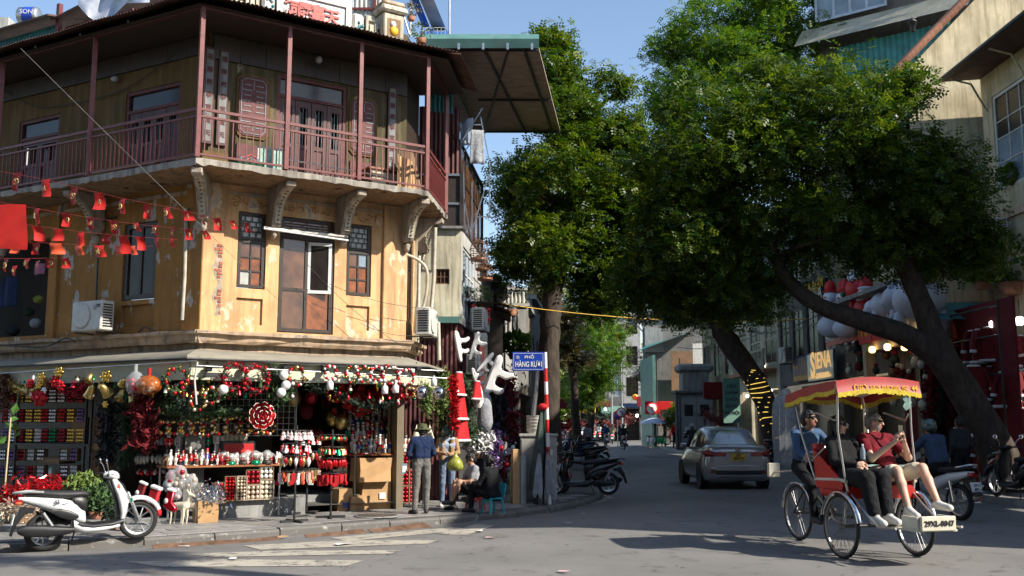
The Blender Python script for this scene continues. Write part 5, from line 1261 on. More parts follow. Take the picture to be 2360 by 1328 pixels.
def sprigs(c,rng,L,k,w):
 """turn points into little feather sprigs: k leaflets either side of a stalk"""
 n=len(c);a=rng.normal(size=(n,3));a[:,2]=a[:,2]*.5-.25;a/=np.linalg.norm(a,axis=1)[:,None]
 b=np.cross(a,np.array([0,0,1.0])+rng.normal(size=(n,3))*.45);b/=np.linalg.norm(b,axis=1)[:,None]+1e-9
 nn=np.cross(b,a);vs=[]
 for i in range(k):
  for s in(-1,1):
   base=c+a*(L*(i+.5)/k);d=b*s*.9+a*.45;d=d/np.linalg.norm(d,axis=1)[:,None]
   ll=L*.42*rng.uniform(.8,1.2,n)[:,None];e=np.cross(d,nn)*w*ll;dr=nn*(-.18*ll)
   vs.append(np.stack([base,base+d*ll*.5+e,base+d*ll+dr,base+d*ll*.5-e],1))
 return np.concatenate(vs).reshape(-1,3),n,2*k
def make_tree(name,label,base,trunk,blobs,per,leaf,mat,seed,clump=.55,branches=14,group=None,br=.10,k=3,w=.3,cat='tree',tint=(.35,.25)):
 rng=np.random.default_rng(seed);rr=random.Random(seed);base=V_(base)
 t=thing(name,label,cat,TM(base),group)
 mb=MB()
 for path in trunk:
  pts=spline([V_(p[:3])for p in path],5);m=len(pts);rs=[]
  for i in range(m):
   f=i/(m-1)*(len(path)-1);j=min(int(f),len(path)-2);rs.append(path[j][3]+(path[j+1][3]-path[j][3])*(f-j))
  pts=[p+V_((rr.uniform(-1,1),rr.uniform(-1,1),0))*r_*.10-base for p,r_ in zip(pts,rs)]
  k0=len(mb.v);mb.tube(pts,rs,16)
  for i in range(k0,len(mb.v)):
   x,y,z=mb.v[i];e=.055*rs[min((i-k0)//16,m-1)]*(math.sin(31*x+17*y+5*z)+math.sin(23*y-13*x+9*z));mb.v[i]=(x+e*math.cos(40*y+z),y+e*math.sin(37*x),z)
 P,tips=crown_points(blobs,rng,per,clump)
 ends=[V_(p[-1][:3])for p in trunk];mids=[V_(p[-2][:3])for p in trunk]
 nodes=ends+mids
 rr.shuffle(tips)
 for tip in tips[:branches]:
  tip=V_(tip);s=min(nodes,key=lambda q:(q-tip).length);limb(mb,s-base,tip-base,br*rr.uniform(.5,1),.015,rr)
  nodes.append(s.lerp(tip,.6))
 mb.bd('trunk','bark',t)
 V,n,q=sprigs(P-np.array(base),rng,leaf,k,w)
 me=bpy.data.meshes.new('crown');nf=len(V)//4
 me.vertices.add(len(V));me.vertices.foreach_set('co',V.ravel());me.loops.add(len(V));me.loops.foreach_set('vertex_index',np.arange(len(V)))
 me.polygons.add(nf);me.polygons.foreach_set('loop_start',np.arange(0,len(V),4));me.polygons.foreach_set('loop_total',np.full(nf,4));me.update()
 me.materials.append(mt(mat))
 base_t=rng.normal(tint[0],tint[1],n);young=rng.random(n)<.06;base_t[young]+=.5
 tv=np.tile(base_t,q)+rng.normal(0,.08,nf)
 a_=me.attributes.new('tint','FLOAT','FACE');a_.data.foreach_set('value',np.clip(tv,0,1))
 obj('crown',me,t)
 return t
def pz(px_,py_,Y):return at(px_,py_,Y)
def V3(p,r_=None):return(p.x,p.y,p.z)if r_ is None else(p.x,p.y,p.z,r_)
def blob(px_,py_,Y,rpx,rpy,k,rd=None):
 p=at(px_,py_,Y);s=Y/FPX;rx=rpx*s;return((p.x,p.y,p.z),(rx,rd or rx,rpy*s),k)
YA=27.4
make_tree('street_tree','tall upright tree with a dark straight trunk behind the blue street sign',(1.0,YA,0),[[(1.0,YA,-.1,.40),V3(pz(1265,900,YA),.30),V3(pz(1268,740,YA),.28),V3(pz(1285,620,YA),.25),V3(pz(1300,480,YA),.18),V3(pz(1300,330,YA),.1)],[V3(pz(1280,640,YA),.2),V3(pz(1230,540,YA),.12),V3(pz(1190,440,YA),.06)],[V3(pz(1285,620,YA),.2),V3(pz(1350,520,YA),.12),V3(pz(1420,400,YA),.06)]],[blob(1268,95,YA,40,45,12),blob(1290,170,YA,75,60,26),blob(1330,280,YA,105,85,46),blob(1300,420,YA,140,100,66,2.2),blob(1270,560,YA,130,90,52,2.2),blob(1400,480,YA+.5,90,110,36),blob(1190,430,YA+1,55,80,22),blob(1380,330,YA,80,60,22),blob(1190,600,YA,55,50,16),blob(1350,660,YA+1,60,50,14),blob(1440,330,YA,55,90,26),blob(1462,460,YA,42,90,18),blob(1430,600,YA+.5,70,70,26),blob(1400,690,YA+1,60,40,12),blob(1440,200,YA,22,26,4),blob(1405,180,YA,25,25,4)],50,.25,'leaf_mid',1,clump=.55,branches=50)
YC=22.0
make_tree('street_tree','big forked tree leaning left from the right pavement above the cyclo',(10.75,YC,.2),[[(10.9,YC,.1,.52),V3(pz(2255,960,YC),.35),V3(pz(2175,830,YC),.32),V3(pz(2120,690,YC),.22),V3(pz(2075,590,YC),.24),V3(pz(2020,500,YC),.2),V3(pz(1950,380,YC),.1)],[V3(pz(2190,850,YC),.30),V3(pz(2090,775,YC),.25),V3(pz(1985,740,YC),.22),V3(pz(1890,705,YC),.18),V3(pz(1830,660,YC),.17),V3(pz(1785,590,YC),.13),V3(pz(1760,480,YC),.07)]],[blob(1690,330,YC-.5,200,150,95,1.9),blob(1900,290,YC-.8,190,150,90,1.9),blob(2080,400,YC-.5,170,140,78,1.7),blob(1600,520,YC,150,120,55,1.7),blob(1800,520,YC,180,120,66,1.8),blob(2000,540,YC,160,90,44),blob(2200,480,YC-.3,95,90,30),blob(2080,210,YC-.5,70,50,14),blob(1530,420,YC,80,110,26),blob(1640,640,YC+.5,150,65,38),blob(1500,560,YC+.5,60,90,16),blob(2260,560,YC,45,60,8),blob(1780,200,YC,90,60,24),blob(1480,660,YC+1,70,60,24),blob(1560,690,YC+1,80,50,24),blob(1720,690,YC+1,90,45,22),blob(2200,560,YC,80,60,18),blob(2150,600,YC+.5,70,40,10)],46,.225,'leaf_dark',2,clump=.58,branches=70,tint=(.42,.3))
YB=39.5
make_tree('street_tree','leaning tree wound with yellow fairy lights behind the silver car',(10.4,YB,.2),[[V3(pz(1800,1068,YB),.50),V3(pz(1775,960,YB),.42),V3(pz(1735,870,YB),.40),V3(pz(1680,790,YB),.42),V3(pz(1650,720,YB),.38),V3(pz(1640,560,YB),.25),V3(pz(1680,350,YB),.18),V3(pz(1690,150,YB),.1)]],[blob(1700,60,YB,180,90,60,3),blob(1680,190,YB,170,110,66,3),blob(1560,240,YB,80,120,26,2.4),blob(1840,120,YB,80,90,26,2.4),blob(1780,-20,YB,130,60,22,2.4),blob(1660,690,YB,170,60,34,3),blob(1540,660,YB,90,70,20,2.4),blob(1560,120,YB,60,60,12),blob(1700,500,YB,200,150,40,3),((6.0,34,10.2),(2.6,3.5,1.8),44),((5.6,43,9.6),(2.8,4,1.8),44),((7.4,50,9.5),(2.6,3.5,2),34)],58,.30,'leaf_light',3,clump=.8,branches=34)
make_tree('street_tree','tree with dusty brownish leaves left of the dark trunk',(1.2,50,0),[[(1.2,50,0,.25),(1.3,50,4,.2),(1.6,50,7,.1)]],[blob(1215,760,50,55,90,30,2.0),blob(1230,690,50,45,50,14)],46,.32,'leaf_brown',4,clump=.6,branches=14)
make_tree('street_tree','second brownish tree just right of the dark trunk',(3.4,52,0),[[(3.4,52,0,.25),(3.2,52,4,.2),(3,52,7,.1)]],[blob(1320,790,52,55,80,34,2.0),blob(1300,730,52,40,40,12)],46,.32,'leaf_brown',5,clump=.6,branches=14)
make_tree('street_tree','bright green low crown beside the traffic in the side street',(4.6,60,0),[[(4.6,60,0,.25),(4.8,60,3.5,.2),(5,60,6,.1)]],[blob(1385,840,60,55,80,34,2.4),blob(1350,900,60,45,45,16),blob(1400,750,62,35,40,10)],46,.36,'leaf_light',6,clump=.75,branches=14)
make_tree('street_tree','dark green tree far down the side street',(6.5,84,0),[[(6.5,84,0,.3),(6.6,84,5,.25),(6.8,84,9,.1)]],[blob(1390,730,84,60,80,30,3.5),blob(1340,820,86,70,110,44,4),blob(1420,680,84,40,50,12)],46,.5,'leaf_mid',7,clump=1.1,branches=10)
make_tree('street_tree','distant tree on the left closing the end of the street',(2.5,78,0),[[(2.5,78,0,.3),(2.6,78,5,.25),(2.8,78,9,.1)]],[blob(1250,700,78,70,70,30,3.5),blob(1240,850,78,70,100,34,4)],46,.5,'leaf_mid',8,clump=1.1,branches=10)
make_tree('small_tree','small sparse tree with yellow flowers before the white house at the bend',(10.2,76,.2),[[(10.4,76,.2,.12),(10.5,76,2.5,.1),(10.7,76,4,.06)]],[blob(1505,845,76,55,40,26,1.5),blob(1480,880,76,30,20,6),blob(1530,890,76,35,20,7)],34,.3,'leaf_brown',9,clump=.6,branches=20)
make_tree('shrub','dark round shrub behind the umbrella of the street vendor',(11,66,.2),[[(11,66,.2,.1),(11,66,1,.08),(11,66,1.5,.05)]],[blob(1560,955,66,40,28,24,1.2)],40,.3,'leaf_dark',10,clump=.5,branches=8)
make_tree('street_tree','tree beside the camera whose leafy limb shades the near road',(8.6,4.0,.2),[[(8.6,4.0,0,.35),(8.2,4.6,3,.3),(7.0,6,6,.22),(4.5,7.4,8.1,.14),(2.2,8.3,8.5,.07)]],[((2.0,8.4,8.4),(2.2,.8,.7),22),((4.4,7.6,8.3),(1.6,.7,.7),16),((-.4,9.2,8.5),(1.2,.5,.4),8)],50,.24,'leaf_mid',11,clump=.5,branches=24)
make_tree('street_tree','unseen wide tree added left behind the camera to block the sky',(-11,1.0,0),[[(-11,1,0,.4),(-10.8,1.5,4,.33),(-10,2.5,8,.2)]],[((-9.5,2.5,10.5),(6,4.5,2.6),130),((-2.5,1.0,10.5),(4,3,1.6),60)],46,.5,'leaf_mid',12,clump=1.0,branches=20)  # crown out of view, added to hold back sky light over the junction
for k,(x,Y,h_)in enumerate(((1290,110,13),(1350,125,15),(1420,140,16),(1230,100,12))):
 make_tree('street_tree',['first','second','third','fourth'][k]+' of the hazy trees closing the far end of the street',(at(x,980,Y).x,Y,0),[[(at(x,980,Y).x,Y,0,.35),(at(x,980,Y).x,Y,5,.3),(at(x,980,Y).x+.3,Y,9,.15)]],[((at(x,980,Y).x,Y,h_*.62),(5,4,h_*.36),46),((at(x,980,Y).x+2,Y,h_*.3),(4,3,2.5),16)],44,.7,'leaf_mid',80+k,clump=1.5,branches=8)
bush(at(2330,600,25),.9,500,'leaf_dark','balcony_shrub','dark shrub hanging over the red clothes stall at the right edge','plant',seed=20,leaf=.22)
bush(at(2262,620,26),.55,180,'leaf_mid','agave_plant','spiky agave-like plant on the yellow house ledge','plant',seed=21,leaf=.5)
bush(at(2350,400,25),.5,180,'leaf_dark','ledge_plant','broad leaved plant on the ledge under the upper right windows','plant',seed=22,leaf=.35)
t=thing('fairy_lights','yellow light string wound round the leaning trunk behind the car','lights',TM(pz(1775,960,YB)))
Q=pz(1775,960,YB);path=spline([pz(1793,1040,YB),pz(1775,960,YB),pz(1745,890,YB),pz(1725,850,YB)],40);L=len(path)
seg=[]
for i in range(0,L-5):
 a=i*.95;r_=.45-.03*i/L;p=path[i];seg.append(p-Q+V_((r_*math.cos(a),r_*math.sin(a),.05*math.sin(a*1.1))))
MB().tube(seg,.016,5).bd('string','fairy',t)
cable('cable',[at(1120,760,26),at(1215,690,40)],.012,'wire','dark cable running up the side street past the blue sign',sag=.3)
cable('cable',[at(1090,640,23),at(1240,720,45)],.012,'wire','black cable slung from the bird cages to the trees',sag=.4)
cable('cable',[at(1700,760,52),at(1930,700,34)],.02,'wire','dark cable slung along the right hand house fronts',sag=.5)
cable('cable',[at(1560,800,60),at(1800,745,45)],.02,'wire','dark cable slung above the kiosk',sag=.5)
# ================================================================ figures: one continuous skin grown round a posed skeleton
def _cone_d(P,a,b,ra,rb):
 a=np.asarray(a,float);b=np.asarray(b,float);ab=b-a;l2=max((ab**2).sum(),1e-9)
 t=np.clip(((P-a)@ab)/l2,0,1);return np.linalg.norm(P-a-t[...,None]*ab,axis=-1)-(ra+(rb-ra)*t)
def _ell_d(P,c,r,Q=None):
 q=P-np.asarray(c,float)
 if Q is not None:q=q@Q
 r=np.asarray(r,float);k0=np.linalg.norm(q/r,axis=-1);k1=np.linalg.norm(q/(r*r),axis=-1)
 return k0*(k0-1)/np.maximum(k1,1e-6)
def sdf_mesh(prims,res,name='body',mats=None):
 """prims: dicts(kind cone/ell, geometry, m material index, k blend, sub=True cuts away)"""
 lo=[];hi=[]
 for p in prims:
  if p.get('sub'):continue
  if p['t']=='cone':
   r_=max(p['ra'],p['rb']);lo+=[np.minimum(p['a'],p['b'])-r_];hi+=[np.maximum(p['a'],p['b'])+r_]
  else:r_=max(p['r']);lo+=[np.array(p['c'])-r_];hi+=[np.array(p['c'])+r_]
 lo=np.min(lo,0)-3*res;hi=np.max(hi,0)+3*res;n=np.ceil((hi-lo)/res).astype(int)+1
 F=np.full(n,.3,np.float32);ID=np.zeros(n,np.int16);BD=np.full(n,9.,np.float32)
 ax=[lo[i]+res*np.arange(n[i])for i in range(3)]
 for p in prims:
  k=p.get('k',.025)
  if p['t']=='cone':
   r_=max(p['ra'],p['rb']);l=np.minimum(p['a'],p['b'])-r_;h_=np.maximum(p['a'],p['b'])+r_
  else:r_=max(p['r']);l=np.array(p['c'])-r_;h_=np.array(p['c'])+r_
  m=k+3*res;i0=np.maximum(((l-m-lo)/res).astype(int),0);i1=np.minimum(((h_+m-lo)/res).astype(int)+2,n)
  if(i1<=i0).any():continue
  sl=tuple(slice(a,b)for a,b in zip(i0,i1))
  P=np.stack(np.meshgrid(*[ax[j][sl[j]]for j in range(3)],indexing='ij'),-1)
  d=_cone_d(P,p['a'],p['b'],p['ra'],p['rb'])if p['t']=='cone' else _ell_d(P,p['c'],p['r'],p.get('Q'))
  f=F[sl]
  if p.get('sub'):
   F[sl]=np.maximum(f,-d);continue
  h2=np.clip(.5+.5*(f-d)/k,0,1);F[sl]=f*(1-h2)+d*h2-k*h2*(1-h2)
  b=BD[sl];w=d-p.get('pri',0);s_=w<b;b[s_]=w[s_];ID[sl][s_]=p['m']
 S=F<0
 nx,ny,nz=n
 cells=np.zeros((nx-1,ny-1,nz-1),np.int8)
 for dx in(0,1):
  for dy in(0,1):
   for dz in(0,1):cells+=S[dx:nx-1+dx,dy:ny-1+dy,dz:nz-1+dz]
 act=(cells>0)&(cells<8);idx=-np.ones(act.shape,np.int64);c=np.argwhere(act);idx[act]=np.arange(len(c))
 acc=np.zeros((len(c),3));cnt=np.zeros(len(c))
 cor=[(0,0,0),(1,0,0),(0,1,0),(1,1,0),(0,0,1),(1,0,1),(0,1,1),(1,1,1)]
 for a in range(8):
  for b in range(a+1,8):
   A_,B_=np.array(cor[a]),np.array(cor[b])
   if abs(A_-B_).sum()!=1:continue
   fa=F[tuple((c+A_).T)];fb=F[tuple((c+B_).T)];cr=(fa<0)!=(fb<0)
   t=np.where(cr,fa/np.where(cr,fa-fb,1),0)
   acc+=np.where(cr[:,None],A_+(B_-A_)*t[:,None],0);cnt+=cr
 V=(c+acc/cnt[:,None])*res+lo
 vid=ID[tuple(np.minimum(np.rint((V-lo)/res).astype(int),n-1).T)]
 faces=[]
 for axn in range(3):
  u,v=[(1,2),(2,0),(0,1)][axn];s0=[slice(1,-1)]*3;s0[axn]=slice(0,-1);s1=list(s0);s1[axn]=slice(1,None)
  ch=S[tuple(s0)]!=S[tuple(s1)];pos=np.argwhere(ch);flip=S[tuple(s0)][ch]
  off=np.ones(3,int);off[axn]=0;g=pos+off
  du=np.zeros(3,int);du[u]=1;dv=np.zeros(3,int);dv[v]=1
  q=np.stack([idx[tuple((g-du-dv).T)],idx[tuple((g-dv).T)],idx[tuple(g.T)],idx[tuple((g-du).T)]],1)
  q[~flip]=q[~flip][:,::-1];faces.append(q)
 Q=np.concatenate(faces);Q=Q[(Q>=0).all(1)]
 if name=='hair':V=V+np.random.default_rng(3).normal(size=V.shape)*.0035+.004*np.sin(V[:,[1,2,0]]*140)
 if name=='body' and len(mats)>3:
  cl_=np.isin(vid,(1,2,6));w_=np.sin(V[:,2]*46+5*np.sin(V[:,0]*17+3*V[:,1]))*.6+np.sin(V[:,0]*61+V[:,2]*33+4*np.sin(V[:,1]*23))*.5
  V=V+(cl_*w_*.0032)[:,None]*np.stack([np.cos(V[:,2]*21),np.sin(V[:,2]*19+1),np.zeros(len(V))],1)
 me=bpy.data.meshes.new(name);me.from_pydata(V.tolist(),[],Q.tolist())
 for k in mats:me.materials.append(mt(k))
 me.polygons.foreach_set('material_index',vid[Q[:,0]].astype(np.int32));me.polygons.foreach_set('use_smooth',np.ones(len(Q),bool));me.update()
 return me
def cone(a,b,ra,rb,m,k=.025,pri=0):return dict(t='cone',a=np.array(a,float),b=np.array(b,float),ra=ra,rb=rb,m=m,k=k,pri=pri)
def ell(c,r,m,k=.02,Q=None,sub=False,pri=0):return dict(t='ell',c=np.array(c,float),r=np.array(r,float),m=m,k=k,Q=Q,sub=sub,pri=pri)
STAND=dict(pelvis=(0,0,.95),waist=(0,0,1.10),chest=(0,.01,1.30),neck=(0,-.005,1.44),head=(0,.02,1.575),l_sh=(-.175,0,1.40),l_el=(-.225,-.03,1.12),l_wr=(-.22,.07,.89),r_sh=(.175,0,1.40),r_el=(.225,-.03,1.12),r_wr=(.22,.07,.89),l_hip=(-.09,0,.92),l_kn=(-.10,.02,.50),l_an=(-.105,-.01,.085),l_toe=(-.12,.15,.035),r_hip=(.09,0,.92),r_kn=(.10,.02,.50),r_an=(.105,-.01,.085),r_toe=(.12,.15,.035))
SIT=dict(STAND,pelvis=(0,-.02,.50),waist=(0,-.03,.66),chest=(0,0,.87),neck=(0,.01,1.01),head=(0,.04,1.145),l_sh=(-.175,0,.97),r_sh=(.175,0,.97),l_el=(-.22,.12,.72),r_el=(.22,.12,.72),l_wr=(-.12,.32,.66),r_wr=(.12,.32,.66),l_hip=(-.09,0,.50),r_hip=(.09,0,.50),l_kn=(-.13,.42,.52),r_kn=(.13,.42,.52),l_an=(-.12,.42,.09),r_an=(.12,.42,.09),l_toe=(-.13,.58,.04),r_toe=(.13,.58,.04))
RIDE=dict(SIT,pelvis=(0,-.1,.80),waist=(0,-.08,.95),chest=(0,-.01,1.17),neck=(0,.04,1.31),head=(0,.09,1.445),l_sh=(-.18,.02,1.27),r_sh=(.18,.02,1.27),l_el=(-.27,.22,1.05),r_el=(.27,.22,1.05),l_wr=(-.3,.45,1.0),r_wr=(.3,.45,1.0),l_hip=(-.1,-.06,.80),r_hip=(.1,-.06,.80),l_kn=(-.17,.32,.72),r_kn=(.17,.32,.72),l_an=(-.17,.24,.34),r_an=(.17,.24,.34),l_toe=(-.18,.40,.30),r_toe=(.18,.40,.30))
def lerp3(a,b,t):return tuple(np.array(a)*(1-t)+np.array(b)*t)
def person(label,M,J,top='c_black',legs='c_black',shoes='shoe_dark',skin='skin',sleeve='long',shorts=False,hair='short',hair_mat='hair_black',look=None,res=.014,fingers=False,puff=1.0,wide=1.0,hat=None,hat_mat=None,grip=None,jacket=None,glasses=False,beard=None,group=None,skirt=False,scale=1.0,belly=0.0,bare_feet=False):
 t=thing('person',label,'person',M@Matrix.Scale(scale,4),group)
 mats=[skin,top,legs,shoes,'eye_dark','lip',jacket or top,beard or skin]
 J={k:np.array(v,float)for k,v in J.items()};pr=[]
 pel,wai,che,nec,hea=(J[k]for k in('pelvis','waist','chest','neck','head'))
 sx=(J['r_sh']-J['l_sh']);sx/=np.linalg.norm(sx);hx=(J['r_hip']-J['l_hip']);hx/=np.linalg.norm(hx)+1e-9
 pr.append(cone(pel-hx*.07,wai-sx*.055,.105,.095*puff,2));pr.append(cone(pel+hx*.07,wai+sx*.055,.105,.095*puff,2))
 pr.append(cone(wai-sx*.06,che-sx*.075,.098*puff,.105*puff,1,.05,.012));pr.append(cone(wai+sx*.06,che+sx*.075,.098*puff,.105*puff,1,.05,.012))
 if belly:
  f_=np.cross(np.array([0,0,1.]),sx);pr.append(ell(wai+f_*.05+np.array([0,0,.03]),(.13,.13,.14),1,.06,pri=.02))
 pr.append(cone(J['l_sh']*.82+J['r_sh']*.18,J['r_sh']*.82+J['l_sh']*.18,.068*puff,.068*puff,1,.05,.01));pr.append(cone(che,nec-np.array([0,0,.03]),.09,.06,1,.05))
 pr.append(cone(nec-np.array([0,0,.02]),hea-np.array([0,0,.03]),.052,.05,0,.02))
 lk=np.array(look if look is not None else(0,1,0),float);lk/=np.linalg.norm(lk);up=np.array([0,0,1.]);rt=np.cross(lk,up);rt/=np.linalg.norm(rt);up2=np.cross(rt,lk);Q=np.stack([rt,lk,up2],1)
 hd=lambda x,y,z:hea+rt*x+lk*y+up2*z
 pr.append(ell(hd(0,-.005,.02),(.074,.094,.098),0,.02,Q));pr.append(ell(hd(0,.03,-.055),(.052,.058,.06),7,.03,Q))
 pr.append(cone(hd(0,.088,.01),hd(0,.106,-.026),.010,.015,0,.012));pr.append(ell(hd(0,.083,-.062),(.024,.012,.008),5,.004,Q,pri=.012))
 for s in(-1,1):
  pr.append(ell(hd(s*.031,.082,.012),(.014,.012,.007),4,.003,Q,pri=.012));pr.append(ell(hd(s*.077,-.005,-.005),(.012,.02,.03),0,.01,Q))
  pr.append(ell(hd(s*.031,.086,.034),(.022,.01,.005),4 if hair_mat=='hair_black' else 0,.003,Q,pri=.01))
 for s,sd in(('l',-1),('r',1)):
  sh,el,wr=J[s+'_sh'],J[s+'_el'],J[s+'_wr']
  up_m=6 if jacket else 1
  if sleeve=='long':
   pr.append(cone(sh,el,.058*puff,.047*puff,up_m));pr.append(cone(el,wr,.047*puff,.036*puff,up_m));pr.append(cone(lerp3(el,wr,.92),wr,.03,.027,0,.01))
  else:
   mid=lerp3(sh,el,.62);pr.append(cone(sh,mid,.06*puff,.058*puff,1));pr.append(cone(lerp3(sh,el,.5),el,.046,.04,0));pr.append(cone(el,wr,.042,.028,0))
  d=wr-el;d/=np.linalg.norm(d)+1e-9
  hv=J.get(s+'_hand');d=(np.array(hv)-wr)if hv is not None else d;d=d/(np.linalg.norm(d)+1e-9)
  pn=J.get(s+'_palm');pn=np.array(pn,float)if pn is not None else np.array([-sd,0,-.2]);pn-=d*(pn@d);pn/=np.linalg.norm(pn)+1e-9
  w_=np.cross(d,pn)
  if w_[1]*1+w_[2]*.5<0:w_=-w_
  for q in(-.022,.0,.022):pr.append(cone(wr+d*.015+w_*q*.6,wr+d*.082+w_*q,.019,.015,0,.012))
  if fingers:
   cu=J.get(s+'_curl',.5)
   cu=[float(cu)]*4 if np.ndim(cu)==0 else list(cu)
   for i,(q,L)in enumerate(((.03,.072),(.010,.08),(-.010,.074),(-.029,.058))):
    a=wr+d*.088+w_*q;c_=cu[i];d1=d*math.cos(c_)+pn*math.sin(c_);b=a+d1*L*.5;d2=d*math.cos(2.1*c_)+pn*math.sin(2.1*c_);e=b+d2*L*.5
    pr.append(cone(a,b,.0098,.009,0,.004));pr.append(cone(b,e,.009,.0078,0,.004))
   a=wr+d*.03+w_*.03;b=a+(d*.5+w_*.75+pn*.35)*.045;e=b+(d*.85+w_*.25+pn*.4)*.035
   pr.append(cone(a,b,.013,.011,0,.006));pr.append(cone(b,e,.011,.009,0,.004))
  else:pr.append(cone(wr+d*.08,wr+d*.15+pn*.03,.02,.014,0,.012))
  hp,kn,an,to=(J[s+'_'+q]for q in('hip','kn','an','toe'))
  lw=wide
  if shorts:
   mid=lerp3(hp,kn,.78);pr.append(cone(hp,mid,.095*lw,.088*lw,2));pr.append(cone(lerp3(hp,kn,.7),kn,.066,.056,0));cal=lerp3(kn,an,.35);pr.append(cone(kn,cal,.055,.056,0));pr.append(cone(cal,an,.056,.036,0))
  else:
   pr.append(cone(hp,kn,.09*lw,.066*lw,2));pr.append(cone(kn,lerp3(kn,an,.9),.064*lw,.05*lw,2));pr.append(cone(lerp3(kn,an,.8),an,.036,.034,0))
  fm=0 if bare_feet else 3
  pr.append(cone(an+np.array([0,0,-.02]),to,.047,.036,fm,.02));heel=an-(to-an)*.28;heel[2]=to[2]+.01;pr.append(cone(heel,to,.042,.034,fm,.02))
 if skirt:
  for f in(0.0,.5,1.0):
   a=lerp3(J['l_kn'],J['r_kn'],f);b=lerp3(J['l_an'],J['r_an'],f);b=(b[0],b[1],b[2]+.07);pr.append(cone(lerp3(J['l_hip'],J['r_hip'],f),a,.10,.085,2,.04));pr.append(cone(a,b,.085,.10,2,.025))
 obj('body',sdf_mesh(pr,res,'body',mats),t)
 hp_=[]
 if hair:
  hp_.append(ell(hd(0,-.014,.034),(.081,.100,.095),0,.02,Q));hp_.append(ell(hd(0,-.05,-.02),(.075,.065,.075),0,.03,Q))
  if hair in('long','bob','bun'):
   for s in(-1,1):
    e=-.13 if hair!='long' else-.34;hp_.append(cone(hd(s*.07,.0,.02),hd(s*.085,.0 if hair!='long' else.05,e),.03,.03,0,.02))
   hp_.append(cone(hd(0,-.07,0),hd(0,-.085,-.12 if hair!='long' else-.36),.055,.05,0,.03))
  if hair=='bun':hp_.append(ell(hd(0,-.12,.0),(.045,.045,.045),0,.01))
  hp_.append(ell(hd(0,.125,-.03),(.072,.092,.098),0,sub=True,Q=Q))
  obj('hair',sdf_mesh(hp_,max(res*.8,.009),'hair',[hair_mat]),t)
 Mh=M@Matrix.Scale(scale,4)@TR_(V_(hea))@Matrix(((rt[0],lk[0],up2[0],0),(rt[1],lk[1],up2[1],0),(rt[2],lk[2],up2[2],0),(0,0,0,1)))
 if hat=='helmet':
  MB().lathe([(.112,-.02),(.122,.02),(.122,.06),(.105,.11),(.07,.145),(.02,.16)],18).bd('helmet',hat_mat,t,Mh@Matrix.Scale(1.0,4))
  MB().add([(-.09,.08,.01),(.09,.08,.01),(.07,.16,-.005),(-.07,.16,-.005),(-.09,.08,.02),(.09,.08,.02),(.07,.16,.003),(-.07,.16,.003)],[(0,1,2,3),(4,7,6,5),(3,2,6,7),(0,3,7,4),(1,5,6,2)]).bd('visor',hat_mat,t,Mh)
 elif hat=='bucket':
  MB().lathe([(.155,.0),(.16,.012),(.108,.045),(.10,.10),(.085,.135),(.03,.15)],20).bd('hat',hat_mat,t,Mh@RO_(.06,4,'X'))
 elif hat=='cone':
  MB().lathe([(.24,.02),(.235,.03),(.12,.12),(.01,.2)],20).bd('hat',hat_mat,t,Mh)
 elif hat=='cap':
  MB().lathe([(.102,.02),(.105,.06),(.09,.11),(.05,.135),(.01,.14)],16).bd('hat',hat_mat,t,Mh)
 if glasses:
  mb=MB()
  for s in(-1,1):mb.cbox((s*.034,.1,.012),(.05,.012,.034),ch=.004);mb.tube([(s*.06,.098,.015),(s*.082,.0,.012)],.003,4)
  mb.box(-.012,.012,.096,.104,.014,.022);mb.bd('sunglasses','black_gloss',t,Mh)
 return t
def facing(P,to=None,ang=None):
 """matrix at P whose +y looks along (dx,dy)"""
 a=math.atan2(to[1],to[0])-PI/2 if to is not None else ang
 return TM(P,a)
 # ================================================================ two-wheelers
def wheel(t,name,c,R_,wid,spokes,rim_mat='steel',axis='y',hub=.04,spoke_r=.006,tyre_mat='black_rubber',tyre_r=None):
 """wheel in the xz plane about centre c: tyre > rim, hub, spokes"""
 tr=tyre_r or wid/2;c=V_(c);n=28
 ty=MB();ty.tube([c+V_(((R_-tr)*math.cos(2*PI*k/n),0,(R_-tr)*math.sin(2*PI*k/n)))for k in range(n)],tr,8,loop=True)
 w=ty.bd(name,tyre_mat,t)
 rm=MB();r2=R_-1.75*tr
 secs=[[c+V_((r_*math.cos(2*PI*k/n),y,r_*math.sin(2*PI*k/n)))for r_,y in((r2+.004,-tr*.7),(r2-.018,-tr*.5),(r2-.018,tr*.5),(r2+.004,tr*.7))]for k in range(n)]
 rm.loft(secs,smooth=False,loop=True);rm.bd('rim',rim_mat,w)
 MB().lathe([(hub,-wid*.55),(hub*1.1,0),(hub,wid*.55)],12,TR_(c)@RO_(PI/2,4,'X')).bd('hub',rim_mat,w)
 sp=MB()
 for k in range(spokes):
  a=2*PI*k/spokes;b=a+(.28 if spokes>14 else.1)*(1 if k%2 else-1);y=wid*.3*(1 if k%2 else-1)
  sp.tube([c+V_((hub*math.cos(b),y,hub*math.sin(b))),c+V_(((r2-.01)*math.cos(a),0,(r2-.01)*math.sin(a)))],spoke_r,4)
 sp.bd('spokes',rim_mat,w,kind='stuff');return w
def sect(x,zc,w,h,n=12,p=2.6,tilt=0.0):
 out=[]
 for k in range(n):
  a=2*PI*k/n;cx=math.copysign(abs(math.cos(a))**(2/p),math.cos(a));cz=math.copysign(abs(math.sin(a))**(2/p),math.sin(a))
  out.append(V_((x+tilt*cz*h,cx*w,zc+cz*h)))
 return out
